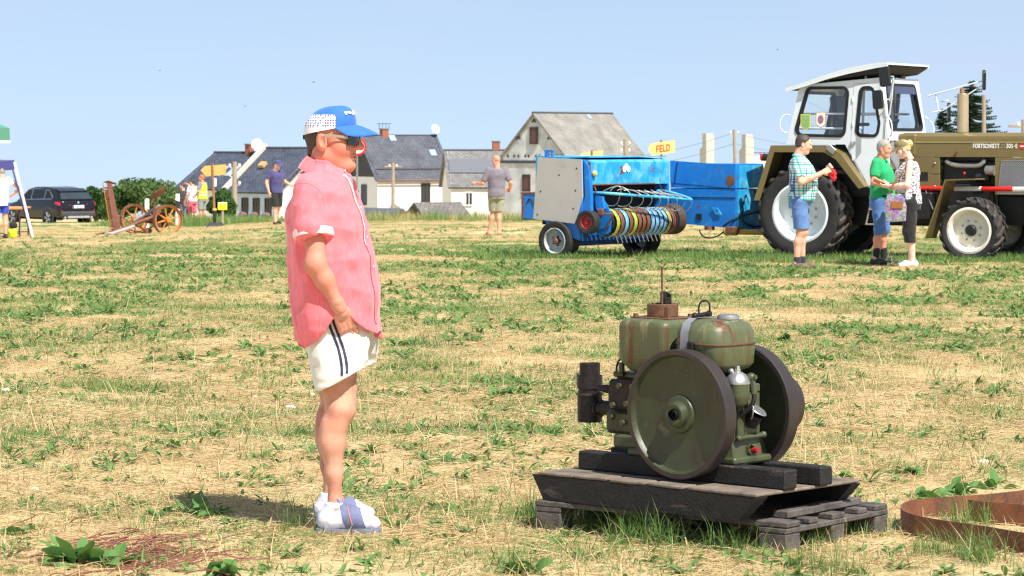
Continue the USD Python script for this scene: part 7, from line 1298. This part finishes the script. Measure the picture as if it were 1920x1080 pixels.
D = 72.; b = P(23, 449, D); b[2] = float(gz(b[0], D)); t = thing('bag', 'lime yellow and black bag on the grass at the left edge', 'bag', b, 0); part(t, 'body', nets(folds(el((0, 0, .13), (.12, .10, .14)), .03, (14, 14, 10), 2), (-.2, -.2, -.05), (.2, .2, .32), .012), pm('lime_bag', lin((196, 224, 40)), rough=.6), smooth=True); part(t, 'top', nets(folds(el((0.02, 0, .32), (.10, .08, .10)), .03, (14, 14, 10), 5), (-.2, -.2, .15), (.2, .2, .46), .012), blk, smooth=True)
# birds
for k, (px, py, D, lab) in enumerate(((588, 154, 120., 'small dark bird flying high above the man with the blue cap'), (1458, 93, 140., 'tiny dark bird flying left of the tractor roof'), (300, 132, 150., 'tiny dark bird in the sky above the rusty mower'), (460, 199, 140., 'tiny dark bird above the slate roof of the long house'))):
    t = thing('bird', lab, 'bird', P(px, py, D), 20 * k); part(t, 'body', ico((0, 0, 0), (.06, .018, .015), 1), blackb, smooth=True)
    for s in (-1, 1): part(t, 'wing', trimesh.Trimesh([(.03, 0, 0), (-.02, 0, .003), (-.04, s * .11, .012), (.014, s * .07, .02)], [(0, 1, 2), (0, 2, 3), (0, 2, 1), (0, 3, 2)], process=False), blackb, smooth=False)
# ---------------------------------------------------------------- nearer plants, litter, tall grass
dock_m = leafmat('dock_leaf', (.10, .22, .05), (.30, .48, .15), trans=.3, vs=3.)
def dock(px, py, L, n, seed, label, w=.034, up=(.25, 1.25)):
    x, y = gp(px, py); t = thing('dock_plant', label, 'plant', (x, y, float(gz(x, y))), 0); r = np.random.default_rng(seed)
    for i in range(n):
        m = leaf(r.uniform(.55, 1.) * L, w * r.uniform(.7, 1.2) * L / .16, r.uniform(*up), r.uniform(.4, 1.3), r); m.vertices[:, 2] += .006 * np.sin(m.vertices[:, 0] * 60); part(t, 'leaf', mv(m, t=(r.normal(0, .03), r.normal(0, .03), 0), rx=math.degrees(r.normal(0, .35)), rz=r.uniform(0, 360)), dock_m, smooth=False)
for a in ((150, 1060, .17, 20, 1, 'largest broad leaved dock plant among the red stalks at the lower left'), (228, 1062, .12, 9, 2, 'smaller broad leaved plant right of the largest dock plant'), (430, 1082, .12, 13, 3, 'dock plant at the lower edge, right of the red stalks'), (392, 968, .13, 13, 4, 'dark leafy plant in the shadow of the man in pink'), (322, 966, .09, 7, 5, 'small plant at the left end of the man shadow'), (1714, 892, .13, 10, 6, 'upright dark green plant on the straw right of the skid'), (1800, 928, .13, 15, 7, 'leafy plant behind the leather belt'), (1862, 918, .11, 12, 8, 'leafy plant near the right edge behind the belt'), (1740, 940, .12, 12, 9, 'pale green plant just left of the belt, behind its curve'),
          (1632, 985, .12, 12, 10, 'plant growing against the right corner of the pallet'), (1580, 900, .10, 8, 11, 'plant behind the right end of the skid'), (20, 1000, .11, 6, 12, 'thin plant near the lower left corner'), (980, 1078, .11, 10, 13, 'plant cut by the lower edge left of the pallet'), (1470, 640, .11, 22, 14, 'tufted green weed on the field behind the fuel tank'), (1785, 655, .12, 26, 15, 'bushy green weed on the field at the right'), (940, 745, .11, 22, 16, 'bushy green weed left of the engine')):
    dock(*a[:5], a[5])
# red dry stalks
def lines(P_, w, seed): return [tube(spline(q, 8), w, 4) for q in P_]
r = np.random.default_rng(5); SP = []
for i in range(170):
    px, py = r.normal(235, 90), r.normal(1046, 22); D = 8800 / (min(max(py, 985), 1100) - 261); x = (px - 960) / F * D; a = r.normal(0, .5); L = r.uniform(.05, .22); z = float(gz(x, D)); SP.append([(x, D, z + .01), (x + L / 2 * math.cos(a), D + L / 2 * math.sin(a), z + r.uniform(.01, .04)), (x + L * math.cos(a), D + L * math.sin(a), z + r.uniform(.005, .05))])
solo('red_stalks', lines(SP, .0022, 1), pm('dry_dock_stalk', lin((140, 84, 66)), rough=.8, c2=np.array(lin((96, 62, 52))), vs=12), 'heap of dry reddish brown dock stalks at the lower left', 'stalks', kind='stuff')
# pale stones in the straw
stm = pm('pale_stone', lin((214, 204, 196)), rough=.9, var=.1, vs=20)
for k, (px, py, w) in enumerate(((545, 765, .032), (478, 745, .022), (430, 770, .016), (586, 742, .02), (10, 738, .03), (66, 921, .022), (348, 768, .014), (520, 776, .014), (1845, 872, .03))):
    x, y = gp(px, py); m = ico((0, 0, 0), (w, w * .8, w * .5), 1); m.vertices += .25 * w * (meshkit.noise(m.vertices / w * 1.3 + k * 5)[:, None] - .5); solo('stone', mv(m, t=(x, y, float(gz(x, y)) + w * .45)), stm, ['largest pale stone in the straw left of the bare legs', 'pale stone upper left of the largest stone', 'small pale stone left of the largest stone', 'pale stone above and right of the largest stone', 'pale stone at the left picture edge', 'white stone lying alone in the straw at the lower left', 'tiny pale stone furthest left of the stones level with the largest one', 'tiny pale stone just left below the largest stone', 'pale stone in the straw far right above the belt'][k], 'stone', smooth=True)
# taller tufts: around the pallet, feet, belt and under the machines
tt = [blades(40, .10, (.08, .28), .0036, (.15, 1.1), 200 + i, droop=1.2) for i in range(4)]; tpts = []
g = np.random.default_rng(77)
def along(p0, p1, n, sp): 
    for i in range(n): f = g.uniform(); px, py = p0[0] + (p1[0] - p0[0]) * f, p0[1] + (p1[1] - p0[1]) * f; x, y = gp(px, py); x, y = x + g.normal(0, sp), y + g.normal(0, sp); tpts.append((x, y, float(gz(x, y))))
along((985, 972), (1240, 1022), 30, .05); along((1240, 1022), (1400, 1040), 5, .05); along((1480, 1025), (1670, 985), 16, .06); along((1690, 1030), (1900, 1060), 12, .05); along((1760, 985), (1850, 985), 5, .04); along((975, 965), (1050, 975), 6, .05); along((560, 995), (600, 985), 2, .05); along((1480, 1070), (1560, 1075), 4, .05)
for i in range(25): px, py = g.uniform(0, 1920), g.uniform(700, 1075); x, y = gp(px, py); tpts.append((x, y, float(gz(x, y))))
scatter('tall_grass', 'longer green grass blades around the pallet and belt', 'grass', tt, grass_mat, np.array(tpts), (.45, .85), 78)
mp_ = []; g = np.random.default_rng(79)
for (xc, yc, sx_, sy_, n) in ((.6, 43.9, .5, .35, 120), (1.4, 45.6, 1.2, .5, 170), (2.2, 45.9, .5, .3, 70), (4.2, 44.1, .8, .35, 170), (5.3, 45., .9, .6, 130), (6.6, 43.1, .7, .3, 140), (3.2, 44.6, .9, .5, 90), (7.6, 43.5, .5, .5, 60), (5.2, 42.2, 1.6, .4, 60)):
    x, y = g.normal(xc, sx_, n), g.normal(yc, sy_, n); mp_.append(np.stack([x, y, gz(x, y)], 1))
mt = [blades(60, .20, (.05, .16), .007, (.1, 1.0), 220 + i, droop=.7) for i in range(3)]; scatter('machine_grass', 'green grass left standing under the tractor and baler', 'grass', mt, grass_mat, np.vstack(mp_), (.6, 1.2), 80)
# tall dry seed heads on the rise
st2 = [blades(30, .25, (.18, .50), .012, (.02, .45), 240 + i, droop=.6) for i in range(3)]; g = np.random.default_rng(81); x = np.r_[g.uniform(-4.5, 1.2, 240), g.uniform(-14, -8, 260)]; y = np.r_[g.uniform(89, 97, 240), g.uniform(106, 119, 260)]; scatter('seed_grass', 'tall dry grass along the top of the rise', 'grass', st2, hay_mat, np.stack([x, y, gz(x, y) - .05], 1), (.5, 1.0), 82)
st3 = [blades(40, .28, (.12, .50), .014, (.02, .6), 250 + i, droop=.6) for i in range(3)]; x = np.r_[g.uniform(-14.5, -8, 330), g.uniform(-13, -10.4, 60), g.uniform(-4.5, 1.2, 60)]; y = np.r_[g.uniform(100, 119, 330), g.uniform(108, 113, 60), g.uniform(86, 96, 60)]; scatter('verge_grass', 'green grass and weeds along the edge of the field', 'grass', st3, grass_mat, np.stack([x, y, gz(x, y) - .05], 1), (.5, 1.2), 83)
